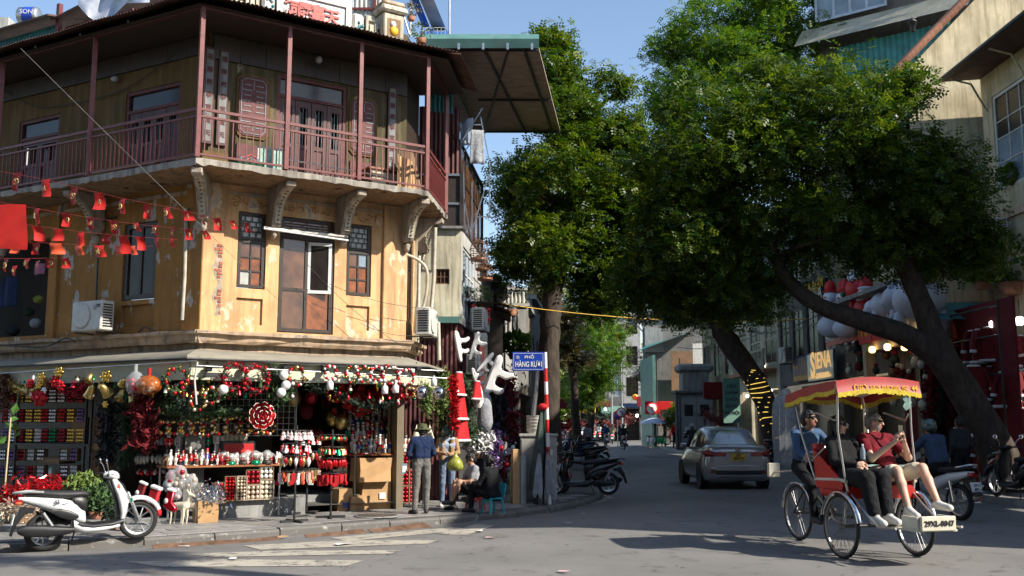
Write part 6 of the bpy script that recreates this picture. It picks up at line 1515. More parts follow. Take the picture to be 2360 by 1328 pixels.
def scooter(label,M,body='scooter_white',s=1.0,far=False,group=None,lit=False,plate=None,rider=False,mirrors=True,name='scooter'):
 """step-through scooter, nose towards +x, standing on z=0, wheelbase about 1.28 m"""
 t=thing(name,label,'scooter',M@Matrix.Scale(s,4),group)
 RF,RR=.285,.27;xf,xr=.68,-.60
 nsp=11 if not far else 5
 wheel(t,'wheel',(xf,0,RF),RF,.085,nsp,'steel',spoke_r=.011,hub=.05);wheel(t,'wheel',(xr,0,RR),RR,.10,nsp,'steel',spoke_r=.011,hub=.07)
 for y in(-.075,.075):MB().tube([(xf,y,RF),(xf-.07,y,RF+.22),(xf-.14,y*.6,RF+.42)],[.022,.026,.028],8).bd('fork_leg','steel',t)
 fen=MB();secs=[]
 for k in range(11):
  a=rad(20+125*k/10);r_=RF+.045+(.05 if k<2 else 0)*0;w=.075 if 0<k<10 else.05
  secs.append([V_((xf+r_*math.cos(a)+o*math.cos(a),y,RF+r_*math.sin(a)+o*math.sin(a)))for y,o in((-w,-.03),(-w*.8,.015),(0,.03),(w*.8,.015),(w,-.03),(w*.7,-.04),(-w*.7,-.04))])
 fen.loft(secs);fen.bd('front_mudguard',body,t)
 ls=MB();pr=[(.42,.28,.10,.05),(.44,.42,.16,.09),(.43,.56,.19,.125),(.40,.70,.185,.13),(.36,.82,.15,.11),(.33,.92,.10,.07)]
 ls.loft([[V_((x+d*math.cos(2*PI*k/14)*(1.0 if math.cos(2*PI*k/14)>0 else.35),w*math.sin(2*PI*k/14),z))for k in range(14)]for x,z,w,d in pr]);ls.bd('leg_shield',body,t)
 MB().loft([[V_((x-.055,w*.7*math.sin(2*PI*k/10),z))+V_((-.015*math.cos(2*PI*k/10),0,0))for k in range(10)]for x,z,w,d in pr]).bd('inner_shield','black_plastic',t)
 MB().loft([sect(.22,.985,.05,.03),sect(.27,.985,.11,.055),sect(.34,.98,.13,.07),sect(.40,.965,.10,.06),sect(.43,.955,.05,.035)]).bd('handlebar_cowl',body,t)
 MB().loft([sect(.385,.955,.085,.045),sect(.425,.945,.065,.035),sect(.44,.94,.03,.02)]).bd('headlamp','sky_glass',t)
 MB().prism([(.42,.66),(.535,.70),(.50,.82),(.44,.88),(.38,.84)],-.055,.055,ch=.02).bd('front_grille','black_gloss',t)
 for y in(-1,1):
  MB().tube([(.27,.08*y,.985),(.25,.22*y,1.0),(.22,.36*y,1.0)],[.018,.018,.02],8).bd('handgrip','black_rubber',t)
  MB().tube([(.30,.17*y,1.0),(.36,.3*y,.985)],.007,4).bd('brake_lever','steel',t)
  if mirrors:
   m=MB().tube([(.27,.16*y,1.0),(.25,.2*y,1.12),(.23,.27*y,1.17)],.007,5).bd('mirror_stalk','chrome',t)
   MB().ball((.225,.29*y,1.195),(.012,.055,.045),10,6).bd('mirror','chrome',m)
  MB().ball((.40,.13*y,.80),(.03,.035,.05),8,5).bd('indicator','lamp_warm' if False else 'flag_orange',t)
 fb=MB();fb.loft([sect(.46,.30,.14,.05),sect(.30,.275,.18,.05),sect(.05,.27,.19,.055),sect(-.12,.30,.18,.08),sect(-.22,.36,.15,.1)]);fb.bd('floor_board','black_plastic',t)
 MB().loft([sect(.40,.245,.165,.035),sect(.15,.235,.195,.05),sect(-.08,.26,.19,.08),sect(-.22,.34,.16,.1)]).bd('side_skirt',body,t)
 rb=MB();rb.loft([sect(-.06,.40,.12,.12),sect(-.18,.50,.165,.16),sect(-.36,.60,.18,.135),sect(-.56,.67,.16,.10),sect(-.76,.73,.12,.065),sect(-.92,.775,.06,.03)]);rb.bd('rear_body',body,t)
 for y in(-1,1):MB().loft([[v+V_((0,.165*y,0))for v in sect(x,z,.02,h)]for x,z,h in((-.16,.45,.02),(-.26,.47,.075),(-.40,.52,.07),(-.52,.56,.02))]).bd('side_cover','black_plastic',t)
 st=MB();st.loft([sect(.02,.73,.06,.03),sect(-.06,.755,.12,.05),sect(-.25,.765,.145,.055),sect(-.40,.78,.15,.06),sect(-.58,.815,.14,.055),sect(-.76,.83,.10,.04),sect(-.86,.835,.05,.02)]);st.bd('seat','seat_black',t)
 MB().loft([sect(-.03,.60,.10,.12),sect(-.10,.62,.14,.14),sect(-.2,.66,.14,.09)]).bd('seat_base','black_plastic',t)
 MB().tube([(-.60,-.13,.84),(-.80,-.11,.865),(-.98,-.05,.86),(-.98,.05,.86),(-.80,.11,.865),(-.60,.13,.84)],.018,7).bd('grab_rail','steel' if body!='scooter_white' else 'grey_plastic',t)
 MB().loft([sect(-.88,.745,.09,.035),sect(-.95,.735,.085,.035),sect(-.985,.73,.05,.02)]).bd('tail_lamp','tail_lit' if lit else 'tail_red',t)
 for y in(-1,1):MB().ball((-.93,.11*y,.72),(.05,.025,.025),8,5).bd('indicator','flag_orange',t)
 MB().prism([(-.72,.62),(-.90,.66),(-1.02,.40),(-1.05,.28),(-1.02,.27),(-.97,.40),(-.84,.56),(-.74,.56)],-.08,.08,ch=.012).bd('rear_mudguard','black_plastic',t)
 pm_=TM((-.995,0,.50),0,1,0,0)
 pb=MB().cbox((-1.0,0,.50),(.012,.19,.14),RO_(.25,3,'Y')).bd('number_plate','sign_white',t)
 if plate:
  for i,s_ in enumerate(plate):lettering(s_,.055,'ink',t,W[t.name]@TR_((-1.012-.015+.016*(1-i),0,.53-.06*i))@RO_(-PI/2,4,'Z'))
 MB().loft([sect(-.25,.30,.09,.1),sect(-.42,.30,.12,.1),sect(-.62,.28,.10,.075),sect(-.74,.28,.06,.05)]).bd('engine','steel_dark',t)
 MB().loft([[v+V_((0,-.17,0))for v in sect(x,z,.05,h)]for x,z,h in((-.22,.27,.03),(-.34,.27,.06),(-.62,.30,.085),(-.84,.33,.085),(-.93,.345,.06),(-.96,.35,.03))]).bd('exhaust','black_plastic',t)
 MB().tube([(-.35,-.17,.30),(-.6,-.18,.32),(-.85,-.18,.36)],.012,5).bd('exhaust_guard','steel',t)
 MB().tube([(-.18,.1,.24),(-.24,.16,.02)],.012,5).bd('side_stand','steel_dark',t)
 MB().tube([(-.5,.13,.34),(-.62,.13,.55)],.03,8).bd('rear_shock','steel',t);MB().tube([(-.5,-.13,.34),(-.62,-.13,.55)],.03,8).bd('rear_shock','steel',t)
 return t
def motorbike(label,M,body='scooter_black',s=1.0,group=None,plate=None,lit=False):
 """underbone motorbike, nose towards +x"""
 t=thing('motorbike',label,'motorbike',M@Matrix.Scale(s,4),group);R_=.29;xf,xr=.66,-.62
 wheel(t,'wheel',(xf,0,R_),R_,.075,16,'steel',spoke_r=.004);wheel(t,'wheel',(xr,0,R_),R_,.09,16,'steel',spoke_r=.004)
 for y in(-.07,.07):MB().tube([(xf,y,R_),(.50,y*.8,.72),(.42,y*.6,.92)],.022,7).bd('fork_leg','steel',t);MB().tube([(xr,y*1.5,R_),(-.55,y*1.5,.62)],.03,7).bd('rear_shock','chrome',t)
 MB().loft([[V_((xf+(R_+.03+o)*math.cos(rad(a)),y,R_+(R_+.03+o)*math.sin(rad(a))))for y,o in((-.05,-.02),(0,.02),(.05,-.02))]for a in range(40,161,15)]).bd('front_mudguard',body,t)
 MB().loft([sect(.50,.93,.06,.05),sect(.42,.97,.13,.08),sect(.32,.99,.10,.06)]).bd('handlebar_cowl',body,t);MB().ball((.47,0,.95),(.03,.07,.05),10,6).bd('headlamp','sky_glass',t)
 MB().loft([[V_((x+.03*math.cos(k*PI/5),w*math.sin(k*PI/5),z))for k in range(10)]for x,z,w in((.42,.86,.10),(.45,.7,.17),(.40,.5,.18),(.30,.36,.13))]).bd('leg_shield',body,t)
 MB().loft([sect(.30,.52,.05,.06),sect(.05,.46,.07,.09),sect(-.2,.56,.12,.12),sect(-.5,.66,.13,.09),sect(-.8,.72,.09,.06),sect(-.94,.75,.04,.03)]).bd('rear_body',body,t)
 MB().loft([sect(.0,.75,.06,.03),sect(-.15,.77,.12,.045),sect(-.5,.79,.13,.05),sect(-.8,.83,.09,.04),sect(-.9,.84,.04,.02)]).bd('seat','seat_black',t)
 MB().loft([sect(-.9,.73,.08,.04),sect(-.98,.72,.06,.03)]).bd('tail_lamp','tail_lit' if lit else 'tail_red',t);MB().cbox((-1.0,0,.54),(.012,.2,.15),RO_(.3,3,'Y')).bd('number_plate','sign_white',t)
 MB().prism([(-.7,.62),(-.92,.68),(-1.03,.42),(-1.0,.4),(-.86,.6)],-.07,.07).bd('rear_mudguard','black_plastic',t)
 if plate:
  for i,s_ in enumerate(plate):lettering(s_,.058,'ink',t,W[t.name]@TR_((-1.045+.02*(1-i)-.005,0,.57-.065*i))@RO_(-PI/2,4,'Z'))
 MB().loft([sect(.25,.32,.08,.08),sect(.05,.3,.11,.1),sect(-.2,.3,.10,.09)]).bd('engine','steel',t);MB().tube([(.1,-.12,.28),(-.3,-.15,.26),(-.55,-.16,.30),(-.9,-.16,.36)],[.02,.03,.05,.045],8).bd('exhaust','chrome',t)
 for y in(-1,1):
  MB().tube([(.38,.06*y,.98),(.32,.34*y,1.02)],.017,6).bd('handgrip','black_rubber',t);MB().tube([(.34,.2*y,1.0),(.32,.26*y,1.14)],.006,4).bd('mirror_stalk','steel_dark',t);MB().ball((.31,.27*y,1.17),(.012,.05,.035),8,5).bd('mirror','black_gloss',t)
 MB().tube([(-.7,-.11,.83),(-.95,-.08,.88),(-.95,.08,.88),(-.7,.11,.83)],.014,6).bd('grab_rail','chrome',t)
 return t
pf,pr_=gnd(312,1243),gnd(97,1272,-.1);d=(pf-pr_);an=math.atan2(d.y,d.x);mid=(pf+pr_)/2;pit=-math.atan2(.1,d.length)
SW=scooter('white scooter with black seat parked half on the kerb before the shelves',TM((mid.x,mid.y,-.047),an,1,0,pit),'scooter_white',.97)
lettering('Sh',.085,'ink',SW,W[SW.name]@TR_((-.44,-.186,.685))@RO_(-.12,4,'Y'),shear=.3,bold=.02);lettering('mode',.045,'ink',SW,W[SW.name]@TR_((-.32,-.19,.665))@RO_(-.12,4,'Y'),shear=.3)
MB().box(.565,.60,-.09,-.085,.56,.62).bd('green_tag','green_shiny',SW)
p=gnd(1340,1143);scooter('black scooter parked at the curve of the kerb behind the striped pole',TM((p.x+.05,p.y+.2,0),rad(185)),'scooter_black')
p=gnd(1290,1140);scooter('dark red scooter nosing out behind the grey cabinet',TM((p.x-.35,p.y+.9,0),rad(-50)),'scooter_red',.97)
p=gnd(1180,1140);scooter('red scooter half hidden by cardboard left of the grey cabinet',TM((p.x+.2,p.y+.9,0),rad(200)),'scooter_red')
g='motorbikes parked in a row along the left pavement'
for k,(x,y,bm_)in enumerate(((1345,1082,'scooter_black'),(1330,1062,'scooter_blue'),(1338,1050,'scooter_black'),(1330,1040,'scooter_white'),(1322,1030,'scooter_black'),(1318,1022,'scooter_red'),(1312,1016,'scooter_black'))):
 p=gnd(x,y,0)
 lab=['dark scooter parked nearest beyond the black one at the kerb curve','blue scooter second in the row beyond the cabinet','dark scooter third in the row, behind the blue one','white scooter in the far row on the left pavement','dark scooter just behind the white one in the far row','red scooter in the far row on the left pavement','last dark scooter of the far row, beyond the red one'][k]
 scooter(lab,TM((p.x,p.y,0),rad(165+12*(k%3))),bm_,1.0,True,g,mirrors=k<3)
for k,(x,y,bm_,lab,a)in enumerate(((2350,1150,'scooter_black','black scooter parked at the right picture edge under the red clothes',100),(2290,1135,'scooter_red','dark scooter parked behind the walking man at right',80),(1815,1068,'scooter_black','dark scooter parked behind the lit tree trunk',20),(1590,1030,'scooter_black','dark scooter standing beside the kiosk',160),(1560,1026,'scooter_red','maroon scooter standing left of the kiosk',170))):
 p=gnd(x,y,.21);scooter(lab,TM((p.x,p.y,.21),rad(a)),bm_)
def car(M,label):
 t=thing('car',label,'car',M);L,Wd=3.99,1.66
 def sec(x,zb,w,zs,ws):
  return[V_((x,y,z))for y,z in((-w*.82,zb),(-w*.97,zb+.05),(-w,zb+.22),(-w,(zb+zs)/2+.08),(-ws,zs-.05),(-ws*.95,zs),(-ws*.5,zs+.025),(0,zs+.03),(ws*.5,zs+.025),(ws*.95,zs),(ws,zs-.05),(w,(zb+zs)/2+.08),(w,zb+.22),(w*.97,zb+.05),(w*.82,zb))]
 B=[sec(0.0,.38,.60,.86,.56),sec(.03,.26,.74,1.0,.64),sec(.12,.20,.80,1.045,.70),sec(.45,.18,.825,1.06,.73),sec(.75,.18,.83,1.0,.75),sec(1.6,.18,.83,.96,.77),sec(2.6,.18,.83,.95,.77),sec(2.95,.18,.825,.95,.75),sec(3.4,.19,.81,.88,.70),sec(3.8,.22,.74,.74,.60),sec(3.96,.30,.60,.60,.48)]
 MB().loft(B).bd('body','car_paint',t)
 def cab(x,w,z0,z1,w1):return[V_((x,y,z))for y,z in((-w,z0),(-w1-.03,z1-.09),(-w1+.06,z1-.015),(-w1*.4,z1+.01),(w1*.4,z1+.01),(w1-.06,z1-.015),(w1+.03,z1-.09),(w,z0))]
 G=[cab(.42,.62,1.03,1.06,.58),cab(.80,.72,.97,1.32,.54),cab(1.12,.755,.95,1.46,.56),cab(1.55,.765,.94,1.50,.57),cab(2.05,.765,.94,1.485,.565),cab(2.45,.75,.94,1.38,.55),cab(2.95,.68,.93,.98,.62)]
 MB().loft(G).bd('cabin','car_paint',t)
 e=.006
 MB().add([(.48-e,-.50,1.075),(.48-e,.50,1.075),(.80-.01,.50,1.31),(1.03,.46,1.437),(1.03,-.46,1.437),(.80-.01,-.50,1.31)],[(0,1,2,5),(5,2,3,4)]).bd('rear_window','car_glass',t,fix=False)
 for s in(-1,1):
  nm='side_window'
  for x0,x1 in((.92,1.50),(1.58,2.30)):
   def sp(x,f):
    i=0
    xs=[.42,.80,1.12,1.55,2.05,2.45,2.95]
    while i<5 and xs[i+1]<x:i+=1
    q=(x-xs[i])/(xs[i+1]-xs[i]);a=G[i][7].lerp(G[i+1][7],q);b=G[i][6].lerp(G[i+1][6],q);p_=a.lerp(b,f);return(x,s*(p_.y+.008),p_.z)
   MB().add([sp(x0,.12),sp(x1,.12),sp(x1-(.12 if x0>1.5 else 0),.95),sp(x0+(.12 if x0<1 else 0),.93)],[(0,1,2,3)]).bd(nm,'car_glass',t,fix=False)
  MB().cbox((2.35,s*.90,1.02),(.12,.18,.12),ch=.03).bd('wing_mirror','car_paint',t)
  MB().loft([[V_((x,s*y,z))for y,z in((y0,z0),(y0,z1),(y1,z1-.01),(y1,z0+.01))]for x,y0,y1,z0,z1 in((-.012,.30,.60,.80,.90),(.03,.34,.70,.77,.93),(.12,.55,.795,.78,.95),(.28,.74,.825,.86,.95),(.36,.80,.822,.90,.93))]).bd('tail_lamp','tail_red',t)
  MB().box(.95,1.05,s*.84-.006,s*.84+.006,.84,.865).bd('door_handle','car_paint',t);MB().box(1.75,1.87,s*.838-.006,s*.838+.006,.82,.845).bd('door_handle','car_paint',t)
  MB().cbox((-.0,s*.62,.42),(.03,.12,.05),ch=.01).bd('reflector','tail_red',t)
 MB().box(-.03,-.005,-.40,.40,.90,.925).bd('chrome_strip','chrome',t);MB().lathe([(.055,-.01),(.055,.01)],14,TR_((.0,0,.965))@RO_(PI/2,4,'Y')@Matrix.Diagonal((.7,1.3,1,1))).bd('emblem','chrome',t)
 MB().loft([sect(-.035,.50,.60,.08),sect(.03,.50,.74,.10),sect(.12,.50,.80,.09)]).bd('rear_bumper','car_paint',t);MB().box(-.045,-.03,-.56,.56,.36,.46).bd('bumper_grille','black_plastic',t);MB().box(-.05,-.03,-.58,.58,.33,.352).bd('bumper_trim','car_paint',t)
 pl=MB().box(-.022,-.012,-.165,.165,.70,.865).bd('number_plate','plate_yellow',t)
 for s_,z in(('30E',.822),('886.73',.748)):lettering(s_,.085,'ink',t,W[t.name]@TR_((-.027,0,z))@RO_(-PI/2,4,'Z'),bold=.01)
 MB().tube([(.95,0,1.47),(.78,0,1.62)],.008,4).bd('aerial','black_plastic',t)
 for x,y in((.72,-.74),(.72,.74),(3.22,-.74),(3.22,.74)):
  w=MB().lathe([(.17,-.09),(.29,-.095),(.30,-.06),(.30,.06),(.29,.095),(.17,.09)],24,TR_((x,y,.30))@RO_(PI/2,4,'X')).bd('wheel','black_rubber',t)
  MB().lathe([(.03,.05),(.06,.1),(.17,.085),(.19,.06)],18,TR_((x,y,.30))@RO_(PI/2*(1 if y<0 else-1),4,'X')).bd('rim','steel',w)
  MB().lathe([(.335,-.1),(.335,.1)],20,TR_((x,y*1.005,.31))@RO_(PI/2,4,'X')).bd('wheel_arch','black_plastic',t)
 return t
p=gnd(1615,1125,.08);car(TM((p.x+.80,p.y-.70,.08),rad(90.5)),'silver sedan with yellow number plate driving away down the shaded street')
# ================================================================ cyclo with its driver and two passengers
CO=V_((4.39,12.2,.075));CA=rad(-76);MC=TM(CO,CA)
def cl(x,y,z=0):return MC@V_((x,y,z))
C_=thing('cyclo','red canopied cyclo carrying two passengers across the sunlit road','cyclo',MC)
Rw=.375
for y in(-.50,.50):wheel(C_,'wheel',(0,y,Rw),Rw,.045,32,'rim_dark',spoke_r=.0028,hub=.03)
wheel(C_,'wheel',(-1.85,0,Rw),Rw,.045,32,'rim_dark',spoke_r=.0028,hub=.03)
def bar(pts,r_=.016,mat='cyclo_steel',name='frame_tube'):return MB().tube(pts,r_,7).bd(name,mat,C_)
def fender(c,a0,a1,w=.045):
 secs=[]
 for k in range(13):
  a=rad(a0+(a1-a0)*k/12);r_=Rw+.03;q=V_((math.cos(a),0,math.sin(a)))
  secs.append([V_(c)+q*(r_+o)+V_((0,y,0))for y,o in((-w,-.012),(-w*.7,.008),(0,.016),(w*.7,.008),(w,-.012),(0,.006))])
 MB().loft(secs).bd('mudguard','chrome',C_)
for y in(-.50,.50):fender((0,y,Rw),10,165)
fender((-1.85,0,Rw),20,175)
for y in(-.42,.42):
 bar([(-.55,y,.86),(.05,y,.80),(.30,y,.62),(.62,y,.42),(.95,y,.44)]);bar([(0,y*1.1,Rw),(0,y*.95,.80)]);bar([(-.55,y,.86),(-.55,y*.6,.40),(0,y*.95,Rw)]);bar([(-.60,y,.88),(-.62,y*.9,1.25)])
 bar([(-.58,y*1.12,.90),(-.05,y*1.12,.92),(.10,y*1.12,.90)],.022,'cyclo_pale','arm_rest');bar([(.08,y*1.1,.90),(.08,y*1.05,.78)],.02)
 bar([(.10,y*1.15,.92),(.02,y*1.2,1.5),(.04,y*1.18,2.05)],.013,'cyclo_steel','canopy_rod');bar([(-.58,y*1.15,.92),(-.85,y*1.15,1.45),(-.98,y*1.18,1.92)],.013,'cyclo_steel','canopy_rod');bar([(-.30,y*1.15,1.30),(-.62,y*1.15,1.12)],.012,'cyclo_steel','canopy_rod');bar([(-.5,y*1.15,1.72),(-.05,y*1.15,1.62),(.0,y*1.16,1.7)],.011,'cyclo_steel','canopy_brace')
bar([(0,-.52,Rw),(0,.52,Rw)],.02,'steel_dark','axle')
bar([(-.45,0,.42),(-1.1,0,.42),(-1.45,0,.70),(-1.60,0,.88)],.022,'steel_dark');bar([(-1.1,0,.42),(-1.85,.07,Rw)],.014,'steel_dark');bar([(-1.1,0,.42),(-1.85,-.07,Rw)],.014,'steel_dark');bar([(-1.55,0,.82),(-1.85,.07,Rw)],.012,'steel_dark');bar([(-1.55,0,.82),(-1.85,-.07,Rw)],.012,'steel_dark')
MB().loft([sect(-1.74,.90,.10,.03),sect(-1.62,.91,.09,.035),sect(-1.45,.89,.03,.02)]).bd('saddle','seat_black',C_)
bar([(-.62,-.45,1.16),(-.82,-.45,1.2),(-.86,0,1.2),(-.82,.45,1.2),(-.62,.45,1.16)],.016,'cyclo_steel','push_bar')
MB().lathe([(.09,-.012),(.10,0),(.09,.012)],18,TR_((-1.1,-.06,.42))@RO_(PI/2,4,'X')).bd('chain_wheel','steel_dark',C_)
for sgn,a in((-1,.5),(1,.5+PI)):
 e=V_((-1.1+.17*math.cos(a),sgn*.10,.42+.17*math.sin(a)));MB().tube([(-1.1,sgn*.08,.42),e],.012,5).bd('crank','chrome',C_);MB().cbox(e+V_((0,sgn*.06,0)),(.09,.1,.025)).bd('pedal','black_rubber',C_)
MB().tube([(-1.1,-.06,.50),(-1.5,-.06,.46),(-1.85,-.05,Rw+.03)],.006,4).bd('chain','steel_dark',C_)
MB().cbox((-2.28,-.12,.93),(.05,.18,.2),ch=.01).bd('rear_lamp_box','cyclo_pale',C_);bar([(-1.7,-.1,.95),(-2.25,-.12,.9)],.012)
MB().loft([[V_((x,y,z))for y,z in((-.44,.70),(-.45,.78),(-.40,.85),(.40,.85),(.45,.78),(.44,.70))]for x in(-.52,-.46,.06,.12)]).bd('seat_cushion','cyclo_seat',C_)
MB().loft([[V_((x0,-.46,z)),V_((x0+.08,-.42,z)),V_((x0+.09,0,z)),V_((x0+.08,.42,z)),V_((x0,.46,z)),V_((x0-.05,.44,z)),V_((x0-.05,-.44,z))]for x0,z in((-.50,.74),(-.56,1.0),(-.63,1.26),(-.66,1.33))]).bd('seat_back','cyclo_seat',C_)
for y in(-.47,.47):MB().prism([(-.55,.80),(-.60,1.28),(-.50,1.22),(-.10,.98),(.05,.86),(.02,.80)],y-.012,y+.012).bd('side_panel','cyclo_seat',C_)
MB().box(.55,1.0,-.2,.32,.40,.42).bd('foot_board','cyclo_pale',C_);nb=MB().cbox((1.02,.06,.49),(.04,.44,.16),ch=.008).bd('number_board','cyclo_pale',C_)
for y in(-.17,.29):MB().box(.72,1.0,y-.015,y+.015,.42,.56).bd('foot_guard','cyclo_pale',C_)
lettering('29XL-0047',.083,'ink',C_,MC@TR_((1.045,.06,.49))@RO_(PI/2,4,'Z'),bold=.02)
XF,XB=.12,-1.06
def can_z(s,q):return 2.08-.14*s**1.6+.055*math.sin(PI*q)
top=MB();top.grid(lambda s,q:(XF+(XB-XF)*s,-.56+1.12*q,can_z(s,q)+.01*math.sin(14*q)*s),10,12);top.bd('canopy_top','cyclo_red',C_,fix=False)
lin=MB();lin.grid(lambda s,q:(XF+(XB-XF)*s,-.55+1.10*q,can_z(s,q)-.015),10,12);lin.bd('canopy_lining','cream_orn',C_,fix=False)
fr_=MB();fr_.grid(lambda s,q:(XF+.012+.03*q*q,-.57+1.14*s,can_z(0,s)+.01-.15*q),12,3);fr_.bd('front_valance','cyclo_red',C_,fix=False)
def fringe_strip(fn,n,name='fringe'):
 mb=MB()
 for k in range(n):
  a,b=fn(k/n),fn((k+.92)/n);z=R.uniform(.045,.065);mb.add([a,b,tuple(V_(b)-V_((0,0,z))),tuple(V_(a)-V_((0,0,z)))],[(0,1,2,3)])
 mb.bd(name,'fringe',C_,fix=False,kind='stuff')
fringe_strip(lambda s:(XF+.045,-.57+1.14*s,can_z(0,s)-.138),70)
for y,sg in((-.57,-1),(.57,1)):
 sv=MB();sv.grid(lambda s,q:(XF+(XB-XF)*s,y+sg*.02*q,can_z(s,0)+.01-(.10+.02*abs(math.sin(3*PI*s)))*q),16,2);sv.bd('side_valance','cyclo_red',C_,fix=False);fringe_strip(lambda s:(XF+(XB-XF)*s,y+sg*.022,can_z(s,0)-.09-.02*abs(math.sin(3*PI*s))),60)
bv=MB();bv.grid(lambda s,q:(XB-.02*q,-.57+1.14*s,can_z(1,s)-(.06+.05*abs(math.cos(2*PI*s)))*q),14,2);bv.bd('rear_valance','cyclo_red',C_,fix=False);fringe_strip(lambda s:(XB-.03,-.57+1.14*s,can_z(1,s)-.06-.05*abs(math.cos(2*PI*s))),60)
Mt=MC@TR_((XF+.034,0,2.005))@RO_(PI/2,4,'Z')
lettering('HUY PHONG, JSC',.085,'gilt',C_,Mt@TR_((.135,-.006,0)),bold=.0,xs=.80);lettering('44',.085,'gilt',C_,Mt@TR_((.48,-.006,.0)),bold=.03,xs=.9)
Me_=Mt@TR_((.10,-.004,0));em=MB();em.tube([(-.40+.05*math.cos(rad(a)),0,.045*math.sin(rad(a)))for a in range(110,251,20)],.008,5);em.tube([(-.33+.05*math.cos(rad(a)),0,.045*math.sin(rad(a)))for a in range(-70,71,20)],.008,5)
for x in(-.395,-.365,-.335):em.tube([(x,0,-.04),(x,0,.04)],.006,4)
em.tube([(-.395,0,0),(-.335,0,.0)],.006,4);em.bd('emblem','gilt',C_,Me_)
def rider_M(x,y):return TM(cl(x,y,0),CA-PI/2)
Jw=dict(SIT,pelvis=(0,0,.94),waist=(0,-.09,1.09),chest=(0,-.19,1.28),neck=(0,-.24,1.42),head=(-.01,-.25,1.56),l_sh=(-.155,-.2,1.37),r_sh=(.155,-.2,1.37),l_el=(-.20,-.02,1.15),r_el=(.22,-.02,1.13),l_wr=(-.03,.18,1.12),r_wr=(.04,.19,1.09),l_hip=(-.09,.03,.93),r_hip=(.09,.03,.93),l_kn=(-.11,.46,.96),r_kn=(.10,.46,.95),l_an=(-.08,.58,.54),r_an=(.10,.60,.53),l_toe=(-.09,.76,.47),r_toe=(.11,.78,.46),l_palm=(0,0,-1),r_palm=(0,0,-1))
person('woman passenger in black clothes and sunglasses on the cyclo',rider_M(-.15,-.24),Jw,'c_black','c_black','shoe_white','skin_pale',hair='bob',look=(-.75,.66,-.02),res=.0095,fingers=True,wide=1.5,glasses=True)
Jm=dict(SIT,pelvis=(0,0,.95),waist=(0,-.08,1.10),chest=(0,-.17,1.30),neck=(0,-.22,1.45),head=(-.02,-.21,1.60),l_sh=(-.19,-.17,1.40),r_sh=(.19,-.17,1.40),l_el=(-.27,.09,1.17),r_el=(.24,.09,1.16),l_wr=(-.10,.26,1.36),r_wr=(.05,.28,1.36),l_hand=(-.06,.30,1.46),r_hand=(.02,.32,1.46),l_hip=(-.1,.02,.94),r_hip=(.1,.02,.94),l_kn=(-.19,.46,1.06),r_kn=(.15,.46,1.03),l_an=(-.17,.73,.68),r_an=(.17,.66,.62),l_toe=(-.20,.90,.63),r_toe=(.18,.83,.54),l_palm=(.9,0,0),r_palm=(-.9,0,0),l_curl=(.05,.5,.55,.6),r_curl=.5)
person('grey bearded man in maroon shirt and cream shorts photographing from the cyclo',rider_M(-.15,.23),Jm,'c_maroon_top','c_cream','shoe_white','skin_pale',sleeve='short',shorts=True,hair='short',hair_mat='hair_grey',look=(-.72,.69,0),res=.0095,fingers=True,glasses=True,beard='hair_grey',belly=1,wide=1.08,puff=1.06)
MB().cbox((0,0,0),(.075,.01,.15),ch=.003).bd('phone','black_gloss',None,rider_M(-.15,.23)@TM((-.02,.315,1.49),.2),'dark phone held up by the man in the maroon shirt','phone')
Jd=dict(RIDE,pelvis=(0,-.04,1.10),waist=(0,0,1.25),chest=(0,.06,1.46),neck=(0,.10,1.60),head=(0,.15,1.74),l_sh=(-.18,.07,1.56),r_sh=(.18,.07,1.56),l_el=(-.27,.26,1.34),r_el=(.27,.26,1.34),l_wr=(-.30,.50,1.26),r_wr=(.30,.50,1.26),l_hip=(-.1,-.02,1.09),r_hip=(.1,-.02,1.09),l_kn=(-.13,.32,.86),r_kn=(.13,.36,.78),l_an=(-.13,.28,.48),r_an=(.13,.42,.36),l_toe=(-.14,.43,.45),r_toe=(.14,.57,.32))
for k_ in('pelvis','waist','chest','neck','head','l_sh','r_sh','l_hip','r_hip','l_el','r_el','l_wr','r_wr'):Jd[k_]=(Jd[k_][0],Jd[k_][1],Jd[k_][2]-.10)
person('cyclo driver in blue checked shirt pedalling behind the red canopy',rider_M(-1.62,0),Jd,'c_plaid','c_black','shoe_dark','skin_tan',look=(-.55,.83,0),res=.0115,fingers=True)
t=thing('water_bottle','small clear bottle standing beside the woman passenger','bottle',MC@TM((.05,-.20,1.16)));MB().lathe([(.03,0),(.032,.1),(.02,.14),(.012,.16)],10).bd('bottle','sky_glass',t);MB().lathe([(.014,.16),(.014,.18)],8).bd('cap','sign_white',t)
mb=MB();mb.grid(lambda a,b:(-.02+.16*b,-.16+.5*a,1.075+.02*math.sin(7*a)),8,3);mb.bd('map','c_mint',None,MC,'green printed map spread on the lap of the woman passenger','map',fix=False)
mb=MB();mb.prism([(0,0),(.05,.03),(.07,.1),(.05,.16),(0,.19),(-.03,.14),(-.01,.1),(-.035,.05)],-.004,.004);mb.bd('mask','c_mint',None,MC@TM((XF+.02,.36,1.74),1.2),'pale face mask dangling from the front canopy rod','mask')
